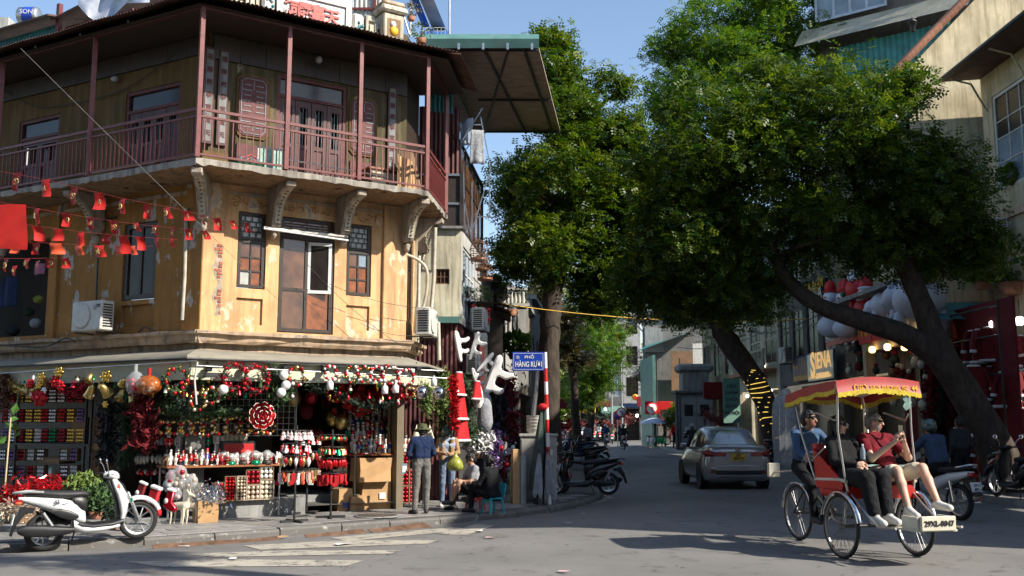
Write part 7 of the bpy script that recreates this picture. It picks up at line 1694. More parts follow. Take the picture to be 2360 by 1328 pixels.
# ================================================================ people on the pavement and in the street
inn=(-.545,.839)
p=gnd(970,1185)
Jh=dict(STAND,l_el=(-.25,.02,1.13),r_el=(.25,.04,1.14),l_wr=(-.16,.26,1.05),r_wr=(.18,.28,1.06),l_an=(-.13,-.02,.085),l_toe=(-.18,.12,.035),r_an=(.12,.05,.085),r_toe=(.17,.2,.035),r_kn=(.12,.05,.5),head=(.02,.04,1.57))
person('man in olive hat, navy top and grey jeans standing with his back turned',facing((p.x,p.y,0),(-.35,.94)),Jh,'c_navy','c_jean_grey','shoe_dark','skin',hat='bucket',hat_mat='c_olive',look=(.2,1,-.25),res=.010,fingers=True,scale=.97,puff=1.08,wide=1.06)
p=gnd(1030,1168)
Jw2=dict(STAND,l_el=(-.23,.05,1.13),r_el=(.23,.05,1.13),l_wr=(-.04,.27,1.10),r_wr=(.06,.27,1.12),head=(0,.06,1.565),l_palm=(0,0,1),r_palm=(0,0,1))
tw=person('woman in green helmet and tan jacket counting money with a yellow bag',facing((p.x,p.y,0),(.05,-1)),Jw2,'c_pale_blue','c_jean_blue','shoe_white','skin',jacket='c_tan_jacket',hair='long',look=(.05,1,-.55),res=.010,fingers=True,scale=.95,hat='helmet',hat_mat='helmet_green')
jk=MB()
for s in(-1,1):jk.loft([[V_((s*(.045+.0*z),.118-.02*abs(z-1.2),z)),V_((s*.13,.10,z)),V_((s*.185,.02,z)),V_((s*.18,-.06,z)),V_((s*.165,-.05,z)),V_((s*.165,.01,z)),V_((s*.12,.085,z)),V_((s*.05,.105,z))]for z in(.98,1.1,1.22,1.34,1.42)])
jk.loft([[V_((x,-.10-y,z))for x,y in((-.17,-.03),(-.1,.02),(0,.03),(.1,.02),(.17,-.03),(.16,-.05),(0,.01),(-.16,-.05))]for z in(.98,1.2,1.42)]);jk.bd('jacket','c_tan_jacket',tw)
LOW=dict(SIT);
for k in('pelvis','waist','chest','neck','head','l_sh','r_sh','l_el','r_el','l_wr','r_wr','l_hip','r_hip'):LOW[k]=(SIT[k][0],SIT[k][1]+(.05 if 'hip' not in k and k!='pelvis' else 0),SIT[k][2]-.17)
LOW.update(l_kn=(-.13,.38,.47),r_kn=(.13,.38,.47),l_an=(-.12,.40,.085),r_an=(.12,.40,.085),l_toe=(-.13,.56,.035),r_toe=(.13,.56,.035),l_wr=(-.08,.36,.55),r_wr=(.08,.36,.55),head=(0,.1,.965))
def stool(P,mat,label,ang=0,back=False,s=1.0):
 t=thing('plastic_stool',label,'stool',TM(P,ang,s));MB().cbox((0,0,.27),(.28,.27,.03),ch=.012).bd('seat',mat,t)
 for x in(-1,1):
  for y in(-1,1):MB().loft([[V_((x*(a+dx),y*(a+dy),z))for dx,dy in((-.02,-.02),(.012,-.02),(.012,.012),(-.02,.012))]for a,z in((.125,.26),(.155,0))],smooth=False).bd('leg',mat,t)
 for y in(-1,1):MB().box(-.115,.115,y*.135-.006,y*.135+.006,.20,.255).bd('apron',mat,t)
 if back:MB().loft([[V_((x,-.14-.1*f,.28+.26*f))for x in(-w,w)]+[V_((x,-.155-.1*f,.28+.26*f))for x in(w,-w)]for f,w in((0,.13),(.6,.12),(1,.08))],smooth=False).bd('backrest',mat,t)
p=gnd(1135,1183);S2=(p.x,p.y,0)
stool(S2,'stool_teal','turquoise plastic chair under the woman in black',rad(125),True,1.02)
person('woman in black with long hair seated on the turquoise chair',facing((p.x,p.y,0),(-.85,.5)),dict(LOW,l_wr=(-.12,.30,.44),r_kn=(.12,.36,.50),r_an=(.02,.52,.2),r_toe=(.0,.66,.24)),'c_black','c_black','shoe_dark','skin',hair='bun',look=(.25,1,0),res=.011,fingers=True)
p=gnd(1088,1178);stool((p.x+.05,p.y+.25,0),'stool_red','red plastic stool under the grey haired woman',rad(20))
person('grey haired woman in pale tee seated reading a phone',facing((p.x+.05,p.y+.25,0),(-.9,-.35)),dict(LOW,l_kn=(-.12,.36,.54),l_an=(-.1,.52,.18),l_toe=(-.1,.68,.16)),'c_grey','c_black','shoe_dark','skin',sleeve='short',shorts=True,hair='short',hair_mat='hair_black',look=(0,1,-.5),res=.011,fingers=True)
p=gnd(1112,1160);stool((p.x,p.y+.35,0),'stool_red','red stool hidden behind the seated women',0)
person('man in black tee seated behind the two women',facing((p.x,p.y+.35,0),(-.3,.95)),dict(LOW),'c_black','c_black','shoe_dark','skin_tan',sleeve='short',look=(.3,1,0),res=.014,scale=1.08)
q_=at(1195,1080,25.2);person('figure in a black hooded coat standing in the side street shop',facing((q_.x,25.2,0),(.2,-1)),dict(STAND),'c_black','c_black','shoe_dark','skin',hair='long',res=.016,scale=.96,puff=1.2)
t=thing('shopping_bag','bulging yellow plastic bag hanging from the helmeted woman\'s hand','bag',TM(at(1050,1052,20.1),0,.8))
mb=MB();mb.loft([[V_((r_*(1+.12*math.sin(5*a+z*9))*math.cos(a),r_*.8*(1+.12*math.cos(4*a+z*7))*math.sin(a),z))for a in[2*PI*k/18 for k in range(18)]]for r_,z in((.05,-.36),(.16,-.33),(.20,-.24),(.17,-.13),(.09,-.03),(.03,.05),(.035,.1))]);mb.bd('bag','bag_yellow',t)
MB().ball((0,0,-.22),(.13,.11,.1),10,7).bd('contents','fir_bright',t)
def rider(px_,py_,ang,top,helm,bike,label_p,label_b,lit=False,s=1.0,kind='scooter',plate=None,res=.018,legs='c_black',look=None):
 p=gnd(px_,py_,ROADZ);a=rad(ang);d=(math.cos(a),math.sin(a));P_=V_((p.x,p.y,ROADZ))
 f=scooter if kind=='scooter' else motorbike
 kw=dict(far=True)if kind=='scooter' else{}
 f(label_b,TM(P_,a),bike,s,lit=lit,plate=plate,**kw)
 person(label_p,facing(P_+V_((d[0],d[1],0))*-.12*s,d),RIDE,top,legs,'shoe_dark','skin',hat='helmet' if helm else None,hat_mat=helm,hair='short',res=res,scale=s,puff=1.15,look=look)
rider(1437,1037,88,'c_black','helmet_green','scooter_black','rider in black jacket and green helmet nearest in the side street','dark scooter nearest in the side street traffic',False,1.0)
rider(1396,1028,90,'c_navy','helmet_grey','scooter_black','rider in navy with a pale helmet left of the green helmeted one','dark scooter ridden by the pale helmeted rider')
rider(1411,1024,85,'c_khaki','helmet_green','scooter_white','rider in beige jacket beyond the pale helmeted one','pale scooter under the rider in beige',True)
rider(1367,1018,92,'c_brown','helmet_grey','scooter_black','rider in brown jacket with a lit tail lamp','scooter with lit tail lamp under the brown jacket rider',True)
rider(1380,1017,92,'c_white','helmet_green','scooter_red','rider in white next to the brown jacket rider','scooter with lit tail lamp under the rider in white',True)
rider(1299,1012,275,'c_teal','helmet_grey','scooter_white','oncoming rider in turquoise at the far left of the street','white oncoming scooter of the turquoise rider')
rider(1597,1062,90,'c_dark_grey','helmet_grey','scooter_black','rider with silver helmet just beyond the silver sedan','dark scooter hidden behind the silver sedan')
rider(2150,1192,108,'c_denim','helmet_green','scooter_white','rider in denim jacket stopped behind the cyclo','white tailed motorbike with plate 29-C1 892.16 behind the cyclo',False,1.04,'motorbike',('29-C1','892.16'),.012,'c_black')
p=gnd(2222,1152,.1);person('man in dark clothes walking past the parked motorbikes at right',facing((p.x,p.y,.1),(-.25,1)),dict(STAND,l_an=(-.1,.18,.09),l_toe=(-.1,.33,.05),r_an=(.1,-.2,.1),r_toe=(.1,-.06,.04),r_kn=(.1,.0,.5)),'c_dark_grey','c_black','shoe_dark','skin',res=.012,fingers=True,look=(.3,1,0))
p=gnd(1355,1058,.0);person('man in grey shirt standing among the parked scooters',facing((p.x,p.y,0),(.6,-.8)),dict(STAND),'c_grey','c_dark_grey','shoe_dark','skin_tan',sleeve='short',res=.018)
p=gnd(1321,1050,.0);person('woman in pale patterned clothes beside the parked scooters',facing((p.x,p.y,0),(.3,-1)),dict(STAND),'c_khaki','c_khaki','shoe_dark','skin',hair='short',res=.018,scale=.93)
p=gnd(1556,1036,.1);person('person in red jacket walking left of the kiosk',facing((p.x,p.y,.1),(.5,-1)),dict(STAND),'c_red','c_black','shoe_white','skin',res=.018)
p=gnd(1482,1014,.1);person('vendor in conical hat carrying goods far down the street',facing((p.x,p.y,.1),(-.6,-.8)),dict(STAND),'c_khaki','c_dark_grey','shoe_dark','skin',res=.022,hat='cone',hat_mat='straw')
p=gnd(1525,1033,.1);person('vendor in brown standing behind the umbrella cart',facing((p.x+.3,p.y+.4,.1),(-.9,.3)),dict(STAND),'c_brown','c_dark_grey','shoe_dark','skin_tan',res=.02)
p=gnd(1460,1010,.1);person('person in pale shirt sitting by the far shop',facing((p.x,p.y,.1),(.2,-1)),dict(SIT),'c_pale_blue','c_black','shoe_dark','skin',res=.024)
p=gnd(1452,1012,.1);person('person in dark clothes standing by the far shop',facing((p.x,p.y+1.5,.1),(.2,1)),dict(STAND),'c_dark_grey','c_black','shoe_dark','skin',res=.024)
p=gnd(1510,1033,.1);t=thing('vendor_cart','street vendor cart with green bags beside the kerb','cart',TM((p.x,p.y,ROADZ)))
MB().cbox((0,0,.6),(1.0,.6,.35),ch=.03).bd('box','steel',t);MB().cbox((0,0,.80),(1.2,.7,.04)).bd('top','table_wood',t)
for x in(-.45,.45):
 for y in(-.25,.25):MB().tube([(x,y,0),(x,y,.45)],.02,5).bd('leg','steel_dark',t)
for x,y,m in((.2,-.35,'bag_green'),(.45,-.3,'bag_green'),(-.2,-.36,'paper')):MB().ball((x,y,.55),(.2,.12,.26),10,7).bd('hanging_bag',m,t)
t=thing('umbrella','pale grey umbrella over the vendor cart','umbrella',TM((p.x,p.y,ROADZ)))
MB().tube([(0,0,.8),(0,0,2.0)],.018,6).bd('pole','steel',t);um=MB();um.lathe([(1.0,1.62),(.8,1.78),(.45,1.93),(.02,2.02)],12,smooth=False,caps=False);um.bd('canopy','c_pale_blue',t)
for k in range(12):a=2*PI*k/12;MB().tube([(.98*math.cos(a),.98*math.sin(a),1.615),(.02,.0,2.0)],.006,4).bd('rib','steel_dark',t)
p=gnd(1360,1017,ROADZ);t=thing('electric_bus','small open electric tourist bus with white front in the far traffic','bus',TM((p.x,p.y+1.5,ROADZ)))
MB().cbox((0,1.6,.55),(1.5,3.4,.5),ch=.08).bd('body','white_paint',t);MB().cbox((0,1.5,2.02),(1.6,3.6,.08),ch=.03).bd('roof','steel_dark',t)
for x in(-.7,.7):
 for y in(.0,1.6,3.2):MB().tube([(x,y,.7),(x,y,2.0)],.03,5).bd('pillar','black_plastic',t)
MB().box(-.68,.68,-.03,-.01,1.0,1.7).bd('windscreen','sky_glass',t);MB().loft([[V_((x,-.1,.9)),V_((x,-.3,.8)),V_((x,-.3,.4)),V_((x,0,.35)),V_((x,.1,.9))]for x in(-.72,.72)]).bd('nose','white_paint',t)
for x in(-.65,.65):
 for y in(.3,2.7):MB().lathe([(.05,-.08),(.26,-.08),(.26,.08),(.05,.08)],14,TR_((x,y,.26))@RO_(PI/2,4,'Y')).bd('wheel','black_rubber',t)
 MB().ball((x*.75,-.3,.68),(.1,.04,.07),8,5).bd('headlamp','sky_glass',t)
src=next(o for o in bpy.data.objects if o.name.startswith('car')and o.type=='EMPTY' and o.get('category')=='car')
for x,y,l in((1310,1004,'grey car parked far away on the left of the street'),(1332,1001,'second far car behind the oncoming riders'),(1290,1006,'leftmost far parked car beside the brownish tree')):
 p=gnd(x,y,ROADZ);dup(src,TM((p.x,p.y,ROADZ),rad(80)),l,'cars parked far down the street')
src['group']='cars in the street'
# ================================================================ bunting, sign, street furniture
def star_poly(r_,n=5,r2=.4):return[((r_ if k%2==0 else r_*r2)*math.sin(PI*k/n),(r_ if k%2==0 else r_*r2)*math.cos(PI*k/n))for k in range(2*n)]
star_me=MB().prism(star_poly(.05),-.002,.002).mesh('star','flag_gold')
hs=MB();arc=[(.042*math.cos(rad(a)),0,.042*math.sin(rad(a)))for a in range(-130,111,20)];hs.tube(arc,[.003+.007*math.sin(PI*k/(len(arc)-1))for k in range(len(arc))],5);hs.tube([(-.045,0,-.045),(-.025,0,-.025)],.007,5);hs.tube([(.03,0,-.045),(-.025,0,.025)],.006,5);hs.cbox((-.028,0,.03),(.035,.006,.018),RO_(rad(-45),3,'Y'));hs_me=hs.mesh('hammer_and_sickle','flag_gold')
rrf=random.Random(21)
def bunting(pts,flags,label,depth,kinds):
 """pts: string in photo px; flags: (x,y top, w, h, lean); depth: (left,right)"""
 x0,x1=pts[0][0],pts[-1][0]
 Yd=lambda x:depth[0]+(depth[1]-depth[0])*(x-x0)/(x1-x0)
 P=[at(x,y,Yd(x))for x,y in pts];t=thing('bunting',label,'bunting',TM(P[0]))
 MB().tube([p-P[0]for p in spline(P,4)],.003,4).bd('string','dark_red_cloth',t)
 for i,(x,y,w,h_,lean)in enumerate(flags):
  c=at(x,y,Yd(x));s=Yd(x)/FPX;w*=s*1.03;h_*=s;ph=rrf.uniform(0,6);lean*=s
  fn=lambda a,b:((a-.5)*w+lean*b,.25*w*math.sin(2.6*a+ph)*(.3+b)+.12*w*math.sin(5*b+ph),-h_*b-.04*w*math.sin(PI*a))
  k=kinds[i%len(kinds)];mb=MB();mb.grid(fn,6,6)
  M=TM(c,rad(-25)+rrf.uniform(-.2,.2));f=mb.bd('flag','flag_orange' if k=='o' else 'flag_red',t,M,fix=False)
  if k in 'sh':
   e=V_(fn(.5,.5))+V_((0,-.012,0));obj('star' if k=='s' else 'hammer_and_sickle',star_me if k=='s' else hs_me,f,M@TR_(e)@Matrix.Diagonal((1,1,1,1))@Matrix.Scale(w/.17,4))
bunting([(-20,392),(108,415),(284,458),(433,487),(590,535)],[(38,396,26,44,0),(108,414,23,42,2),(170,432,23,40,2),(230,445,24,40,1),(284,459,22,37,1),(337,470,20,35,6),(384,479,22,28,14),(428,487,22,24,16),(464,496,18,24,14),(499,502,18,30,6),(534,508,12,22,10),(566,513,14,24,12)],'highest red bunting with stars and sickles across the left wall',(13.2,16.6),'hs')
bunting([(-20,462),(90,482),(262,510),(398,525),(500,532)],[(86,481,24,38,8),(150,490,22,34,9),(206,499,20,32,10),(260,507,20,32,10),(312,514,20,22,14),(355,519,22,26,12),(395,524,18,27,8),(433,528,16,26,6),(472,532,14,22,12)],'second string of red bunting down, below the highest one',(13.2,16.3),'sh')
bunting([(40,515),(137,528),(245,540),(410,553)],[(84,521,24,36,14),(137,528,22,28,-2),(188,536,20,32,0),(243,540,34,20,8),(285,543,24,44,10),(322,546,18,32,8),(360,548,16,26,8),(394,550,16,22,8)],'third string of plain red pennants across the wall',(13.2,15.6),'r')
bunting([(0,555),(85,559),(232,566),(360,568)],[(34,562,24,22,2),(80,559,26,28,6),(130,561,28,26,8),(183,564,28,26,8),(230,566,28,28,8),(270,566,22,22,8),(305,567,20,22,8)],'fourth string of sunlit orange and red bunting',(13.0,15.3),'oso')
bunting([(-20,595),(63,596),(165,594)],[(12,596,22,30,0),(34,612,16,24,0),(62,596,22,24,3),(86,601,24,18,6),(112,596,22,20,8),(152,595,18,24,3)],'lowest string of red bunting with small stars',(12.8,14.3),'hsso')
t=thing('large_flag','large red flag with yellow star hanging at the left picture edge','flag',TM(at(0,468,11)))
mb=MB();mb.grid(lambda a,b:(-.52+.84*a,.05*math.sin(5*a+3*b),-.50*b-.03*a),10,8);mb.bd('cloth','flag_red',t,fix=False);MB().prism(star_poly(.15),-.003,.003).bd('star','flag_gold',t,W[t.name]@TR_((-.11,-.06,-.24)))
p=gnd(1266,1163);t=thing('street_sign','blue street name plate on a red and white striped pole','street sign',TM((p.x,p.y,0)))
Yp=p.y;z0=0
pts=[gnd(1267,1163),at(1261,985,Yp),at(1256,812,Yp)];n=13;bands=[1163,1128,1097,1064,1030,998,967,939,909,880,849,812]
for i in range(len(bands)-1):
 f=lambda y:at(1267-11*(1163-y)/351,y,Yp)
 MB().tube([f(bands[i])-V_((p.x,p.y,0)),f(bands[i+1])-V_((p.x,p.y,0))],.042,12).bd('pole_band','sign_white' if i%2==0 else 'sign_red',t)
a,b=at(1181,855,Yp),at(1254,812,Yp);cx_,cz_=(a.x+b.x)/2-p.x,(a.z+b.z)/2;wS,hS=b.x-a.x,b.z-a.z
MB().cbox((cx_,-.05,cz_),(wS,.03,hS),ch=.004).bd('plate','sign_blue',t)
rim=MB()
for x0,x1,zz0,zz1 in((-1,1,.84,.88),(-1,1,-.88,-.84)):rim.box(cx_-wS*.46,cx_+wS*.46,-.07,-.066,cz_+hS*.5*zz0,cz_+hS*.5*zz1)
for s in(-1,1):rim.box(cx_+s*wS*.46-.004,cx_+s*wS*.46+.004,-.07,-.066,cz_-hS*.42,cz_+hS*.42)
rim.bd('border_line','sign_white',t,kind='stuff')
Mp=TM((p.x,p.y,0))
lettering('PHỐ',.085,'sign_white',t,Mp@TR_((cx_+.02,-.07,cz_+hS*.22)),bold=.02,xs=1.2);lettering('HÀNG RƯƠI',.155,'sign_white',t,Mp@TR_((cx_+.005,-.07,cz_-hS*.17)),bold=.022,xs=.66)
em=MB();em.tube([(cx_-wS*.33+.035*math.cos(k*PI/8),-.07,cz_+hS*.22+.035*math.sin(k*PI/8))for k in range(16)],.004,4,loop=True)
for k in(-.015,.0,.015):em.tube([(cx_-wS*.33+k,-.07,cz_+hS*.22-.02),(cx_-wS*.33+k*.4,-.07,cz_+hS*.22+.022)],.004,4)
em.bd('city_emblem','sign_white',t)
p=gnd(1245,1162);t=thing('utility_cabinet','grey street cabinet behind the striped pole','cabinet',TM((p.x-.02,p.y+.55,0)))
MB().cbox((0,0,.72),(.78,.5,1.36),ch=.015).bd('casing','cabinet',t);MB().cbox((0,0,1.42),(.84,.56,.06),ch=.01).bd('lid','cabinet',t);MB().cbox((0,0,.04),(.84,.56,.08)).bd('foot','concrete',t)
for s in(-1,1):MB().box(s*.19-.17,s*.19+.17,-.257,-.25,.15,1.32).bd('door','cabinet',t)
for k in range(3):MB().box(.2-.05+.02*k,.2+.1,-.264,-.258,.4+.3*k,.52+.3*k).bd('sticker',['paper','sky_glass','paper'][k],t)
t=thing('tub_stack','stack of white plastic tubs on the grey cabinet','tub',TM((p.x-.12,p.y+.5,1.455)))
for k in range(5):MB().lathe([(.14,.07*k),(.165,.07*k+.1),(.172,.07*k+.105),(.16,.07*k+.1)],16).bd('tub','white_worn',t)
cable('pipe',[at(1229,960,Yp+.9),at(1240,855,Yp+.9)],.05,'steel','steel flue pipe rising behind the tubs and the street sign','pipe')
def parasol(base,top,r_,mat,label,seed):
 b_,t_=V_(base),V_(top);t=thing('folded_parasol',label,'parasol',TM(b_));rr=random.Random(seed);ax=t_-b_;secs=[]
 for f,rs in((.16,1.0),(.3,.95),(.5,.8),(.7,.6),(.85,.4),(.95,.22),(1,.1)):
  q=ax*f;secs.append([q+V_((rs*r_*(1+.25*math.sin(3*a+seed))*math.cos(a),rs*r_*.8*(1+.3*math.cos(4*a+seed))*math.sin(a),.05*math.sin(5*a+seed)*(f<.2)))for a in[2*PI*k/16 for k in range(16)]])
 MB().loft(secs,caps=False).bd('canopy',mat,t);MB().tube([V_((0,0,0)),ax*1.04],.018,6).bd('pole','steel_dark',t)
p0=gnd(1232,1163)
parasol((p0.x,p0.y+.1,0),at(1248,942,Yp),.15,'parasol_green','grey green folded parasol leaning on the grey cabinet',1)
parasol((p0.x+.18,p0.y+.15,0),at(1256,945,Yp+.1),.12,'parasol_dkgreen','dark green folded parasol beside the striped pole',2)
parasol((p0.x+.05,p0.y+.0,0),at(1243,1040,Yp-.05),.10,'c_grey','short pale grey folded parasol in front of the others',3)
parasol((p0.x+.36,p0.y+.05,0),at(1262,1040,Yp-.1),.11,'c_grey','pale grey folded sheet leaning right of the parasols',4)
mb=MB();mb.ball((0,0,0),(.12,.08,.08),10,6);mb.bd('red_cloth','red_cloth',None,TM(at(1252,938,Yp)),'bunched red cloth tied at the top of the parasols','cloth')
for k,(x,y0,y1,w,m,l)in enumerate(((1188,1035,1130,.16,'cardboard','tan cardboard roll standing left of the cabinet'),(1178,1075,1155,.05,'bag_yellow','upright yellow plastic sheet left of the cabinet'),(1205,1050,1150,.12,'cabinet','grey meter box leaning left of the cabinet'))):
 a=at(x,y1,Yp+.2);b=at(x+4,y0,Yp+.3);MB().cbox((0,0,(b.z-0)/2),(w,w*.8,b.z),ch=.01).bd(['cardboard_roll','plastic_sheet','meter_box'][k],m,None,TM((a.x,a.y,0),.3),l,['cardboard','sheet','box'][k])
for k in range(4):
 a=gnd(1205+6*k,1158-2*k);MB().tube([(0,0,0),tuple(at(1222+5*k,1010+14*k,a.y+.15)-a)],.012,5).bd('wooden_pole','brown_wood',None,TM(a),['longest brown stick leaning on the cabinet','second brown stick leaning on the cabinet','third brown stick leaning on the cabinet','shortest brown stick leaning on the cabinet'][k],'stick')
def lamp_post(px_,pyb,pyt,Y,arm,label):
 b_=at(px_+3,pyb,Y);t_=at(px_,pyt,Y);t=thing('street_lamp',label,'street lamp',TM((b_.x,Y,ROADZ)));o=V_((b_.x,Y,ROADZ));H_=t_.z-ROADZ
 MB().tube([(0,0,0),(0,0,H_)],[.11,.06],8).bd('pole','steel',t)
 for s in arm:MB().tube(spline([(0,0,H_-1.0),(s*.8,0,H_-.2),(s*2.0,0,H_+.1)],4),.045,6).bd('arm','steel',t);MB().cbox((s*2.3,0,H_+.1),(.7,.25,.12),ch=.04).bd('lamp_head','grey_plastic',t)
lamp_post(1490,1020,742,74,(-1,),'tall grey lamp post with curved arm left of the kiosk')
lamp_post(1408,1010,850,92,(-1,),'distant lamp post with arm over the traffic')
lamp_post(1431,1012,790,84,(-1,),'lamp post in front of the white house at the bend')
def no_turn(px_,py_,Y,r_,label,kind=0):
 c=at(px_,py_,Y);t=thing('traffic_sign',label,'traffic sign',TM(c));Rx=RO_(PI/2,4,'X')
 MB().lathe([(r_,0),(r_,.03),(.001,.031)],24,Rx).bd('disc','sign_red',t);MB().lathe([(r_*.78,.03),(r_*.78,.036),(.001,.037)],24,Rx).bd('field','sign_white' if kind==0 else 'sign_blue',t)
 mb=MB()
 if kind==0:mb.tube([(r_*.2,-.05,-r_*.5),(r_*.2,-.05,r_*.2),(-r_*.35,-.05,r_*.2)],r_*.1,4);mb.bd('arrow','ink',t)
 MB().tube([(-r_*.58,-.045,r_*.58),(r_*.58,-.045,-r_*.58)],r_*.08,4).bd('slash','sign_red',t);MB().tube([(0,.03,-c.z+ROADZ),(0,.03,0)],.035,6).bd('pole','steel',t)
no_turn(1502,942,66,.40,'larger no left turn sign with red surround above the umbrella');no_turn(1432,951,70,.36,'no left turn sign beside the far traffic');no_turn(1423,957,72,.33,'blue no parking disc half behind the no turn sign',1)
MB().box(-.5,.5,.02,.04,-.42,.42).bd('backing_board','sign_red',None,TM(at(1504,940,66.3)),'red board behind the larger no left turn sign','board')
p=gnd(1600,1012,.21);Yk=58;c=at(1602,985,Yk);t=thing('kiosk','grey transformer kiosk with two dark vents beyond the car','kiosk',TM((c.x,Yk,.21)))
MB().cbox((0,0,1.6),(1.9,1.2,3.2),ch=.02).bd('body','concrete',t);MB().cbox((0,0,3.28),(2.5,1.6,.18),ch=.04).bd('cornice','grey_wall',t);MB().cbox((0,0,3.9),(1.5,1.0,1.1),ch=.02).bd('upper_box','concrete',t);MB().cbox((0,0,4.65),(2.1,1.3,.5),ch=.15).bd('cap','concrete',t)
for x in(-.45,.45):MB().box(x-.25,x+.25,-.61,-.6,1.9,2.55).bd('vent','black_plastic',t);MB().box(x-.42,x+.42,-.606,-.6,.2,3.0).bd('door','grey_plastic',t)
for k in range(4):MB().box(-.7+.4*k,-.45+.4*k,-.614,-.608,.9+.1*(k%2),1.3+.1*(k%2)).bd('poster',['paper','pink_fur','sky_glass','paper'][k],t)
for x in(-1.15,-1.0):MB().tube([(x,-.6,0),(x,-.6,3.2)],.08,8).bd('column','grey_wall',t)
Yg=50;a,b=at(1668,975,Yg),at(1704,872,Yg);t=thing('banner','pale green vertical banner with dark lines of text beside the leaning tree','banner',TM(((a.x+b.x)/2,Yg,a.z)))
MB().box(-(b.x-a.x)/2,(b.x-a.x)/2,-.02,.02,0,b.z-a.z).bd('cloth','banner_green',t)
for k,s_ in enumerate(('HẸN','KHÁM','CHỮA','BỆNH','HÀ NỘI')):lettering(s_,.22,'ink',t,W[t.name]@TR_((0,-.03,(b.z-a.z)*(.82-.15*k))),bold=.01)
t=thing('hanging_sign','small blue lit sign under the cream balcony behind the tree','sign',TM(at(1760,875,47)));MB().box(-.35,.35,-.05,.05,-.45,.55).bd('board','sky_glass',t);MB().box(-.06,.06,-.2,.2,.6,.66).bd('lamp','lamp_white',t)
for k,(x,y)in enumerate(((1800,930),(1815,915),(1828,935))):
 P=at(x,1005,37-k*.6);z=at(x,y-20,37).z;MB().loft([[V_((r_*math.cos(a)*(1+.1*math.sin(3*a+k)),r_*math.sin(a),q))for a in[2*PI*j/14 for j in range(14)]]for r_,q in((.28,0),(.3,z*.4),(.26,z*.8),(.12,z-.25))]).bd('wrapped_figure','plastic_wrap',None,TM((P.x,P.y,.21)),['leftmost of the plastic wrapped figures by the lit tree','middle plastic wrapped figure by the lit tree','plastic wrapped figure nearest the cyclo driver'][k],'figure')
for k,(x,y,Y,l)in enumerate(((1395,943,96,'upper white lamp of the far shop left of the signs'),(1468,958,90,'bright lamp below the shop board near the vendor'),(1495,952,88,'small lamp right of the far shop board'),(1722,913,52,'white lamp left of the lit tree'),(1777,900,42,'upper white lamp right of the lit tree'),(1774,928,42,'lower white lamp right of the lit tree'))):
 MB().ball((0,0,0),Y*.0015,8,6).bd('shop_lamp','lamp_white',None,TM(at(x,y,Y)),l,'lamp')
t=thing('star_sign','round yellow and red sign on the board of the far low shop','sign',TM(at(1464,916,92)));MB().lathe([(.3,0),(.3,.05),(.001,.051)],18,RO_(PI/2,4,'X')).bd('disc','plate_yellow',t);MB().prism(star_poly(.24,5,.5),-.09,-.06).bd('red_figure','sign_red',t)
def tp(px_,py_,out):u,z=FE.uv(px_,py_,out);return FE.P(u,out,z)
tb_=thing('shop_canopy','flat canopy roof carrying the inflatable figures','canopy',FE.at(FE.uv(2000,760,1)[0],1,5.0))
ua,ub=FE.uv(1925,750,1)[0],FE.uv(2100,745,1)[0];zz=5.55
MB().box(ua,ub,-1.6,0,zz-.12,zz).bd('deck','concrete',tb_,FE.M)
def inflatable(px_,py_,s,parts,label,name='inflatable'):
 P=tp(px_,py_,1.1);t=thing(name,label,'inflatable',TM(P,rad(-60),s))
 for nm,c,r_,m in parts:MB().ball(c,r_,16,11).bd(nm,m,t)
 return t
wt,rd_,gn='inflate_white','inflate_red','inflate_green'
inflatable(2118,690,1.2,[('body',(0,0,0),(.62,.5,.5),wt),('head',(-.62,0,.1),(.3,.28,.28),wt),('muzzle',(-.88,0,.02),(.14,.14,.12),wt),('leg',(-.35,.2,-.5),(.17,.17,.3),wt),('leg',(.38,.2,-.5),(.17,.17,.3),wt),('leg',(-.35,-.2,-.5),(.17,.17,.3),wt),('leg',(.38,-.2,-.5),(.17,.17,.3),wt),('ear',(-.6,.16,.36),.08,wt),('ear',(-.6,-.16,.36),.08,wt)],'biggest white inflatable bear above the red shop sign')
inflatable(2050,700,1.1,[('body',(0,0,0),(.55,.4,.36),wt),('head',(-.5,0,-.05),(.26,.24,.22),wt),('muzzle',(-.72,0,-.12),(.12,.12,.1),wt),('leg',(-.3,-.2,-.38),(.13,.13,.25),wt),('leg',(.3,-.2,-.38),(.13,.13,.25),wt),('leg',(-.3,.2,-.38),(.13,.13,.25),wt),('leg',(.3,.2,-.38),(.13,.13,.25),wt)],'smaller white inflatable bear left of the big one')
for x,y,s,l in((1997,705,1.0,'red and white inflatable figure with long beard in the middle'),(1975,660,.95,'red and white inflatable figure standing behind the bearded one')):
 inflatable(x,y,s,[('body',(0,0,-.1),(.42,.36,.42),rd_),('head',(0,0,.42),(.22,.22,.22),'skin_pale'),('beard',(0,-.12,.26),(.24,.2,.24),wt),('hat',(.02,0,.64),(.2,.2,.2),rd_),('hat_band',(0,0,.54),(.24,.24,.07),wt),('arm',(-.45,-.05,.05),(.12,.14,.26),rd_),('arm',(.45,-.05,.05),(.12,.14,.26),rd_),('mitten',(-.5,-.1,-.22),.1,gn),('mitten',(.5,-.1,-.22),.1,gn)],l)
for x,y,l in((1915,700,'left of two inflatable snowmen with red hats'),(1945,702,'right of two inflatable snowmen with red hats')):
 inflatable(x,y,.95,[('body',(0,0,-.25),(.4,.38,.36),wt),('head',(0,0,.22),(.27,.26,.25),wt),('hat',(0,0,.58),(.2,.2,.26),rd_),('hat_band',(0,0,.42),(.26,.26,.06),rd_),('nose',(0,-.27,.2),(.03,.09,.03),'flag_orange'),('scarf',(0,0,.02),(.26,.25,.06),rd_)],l)
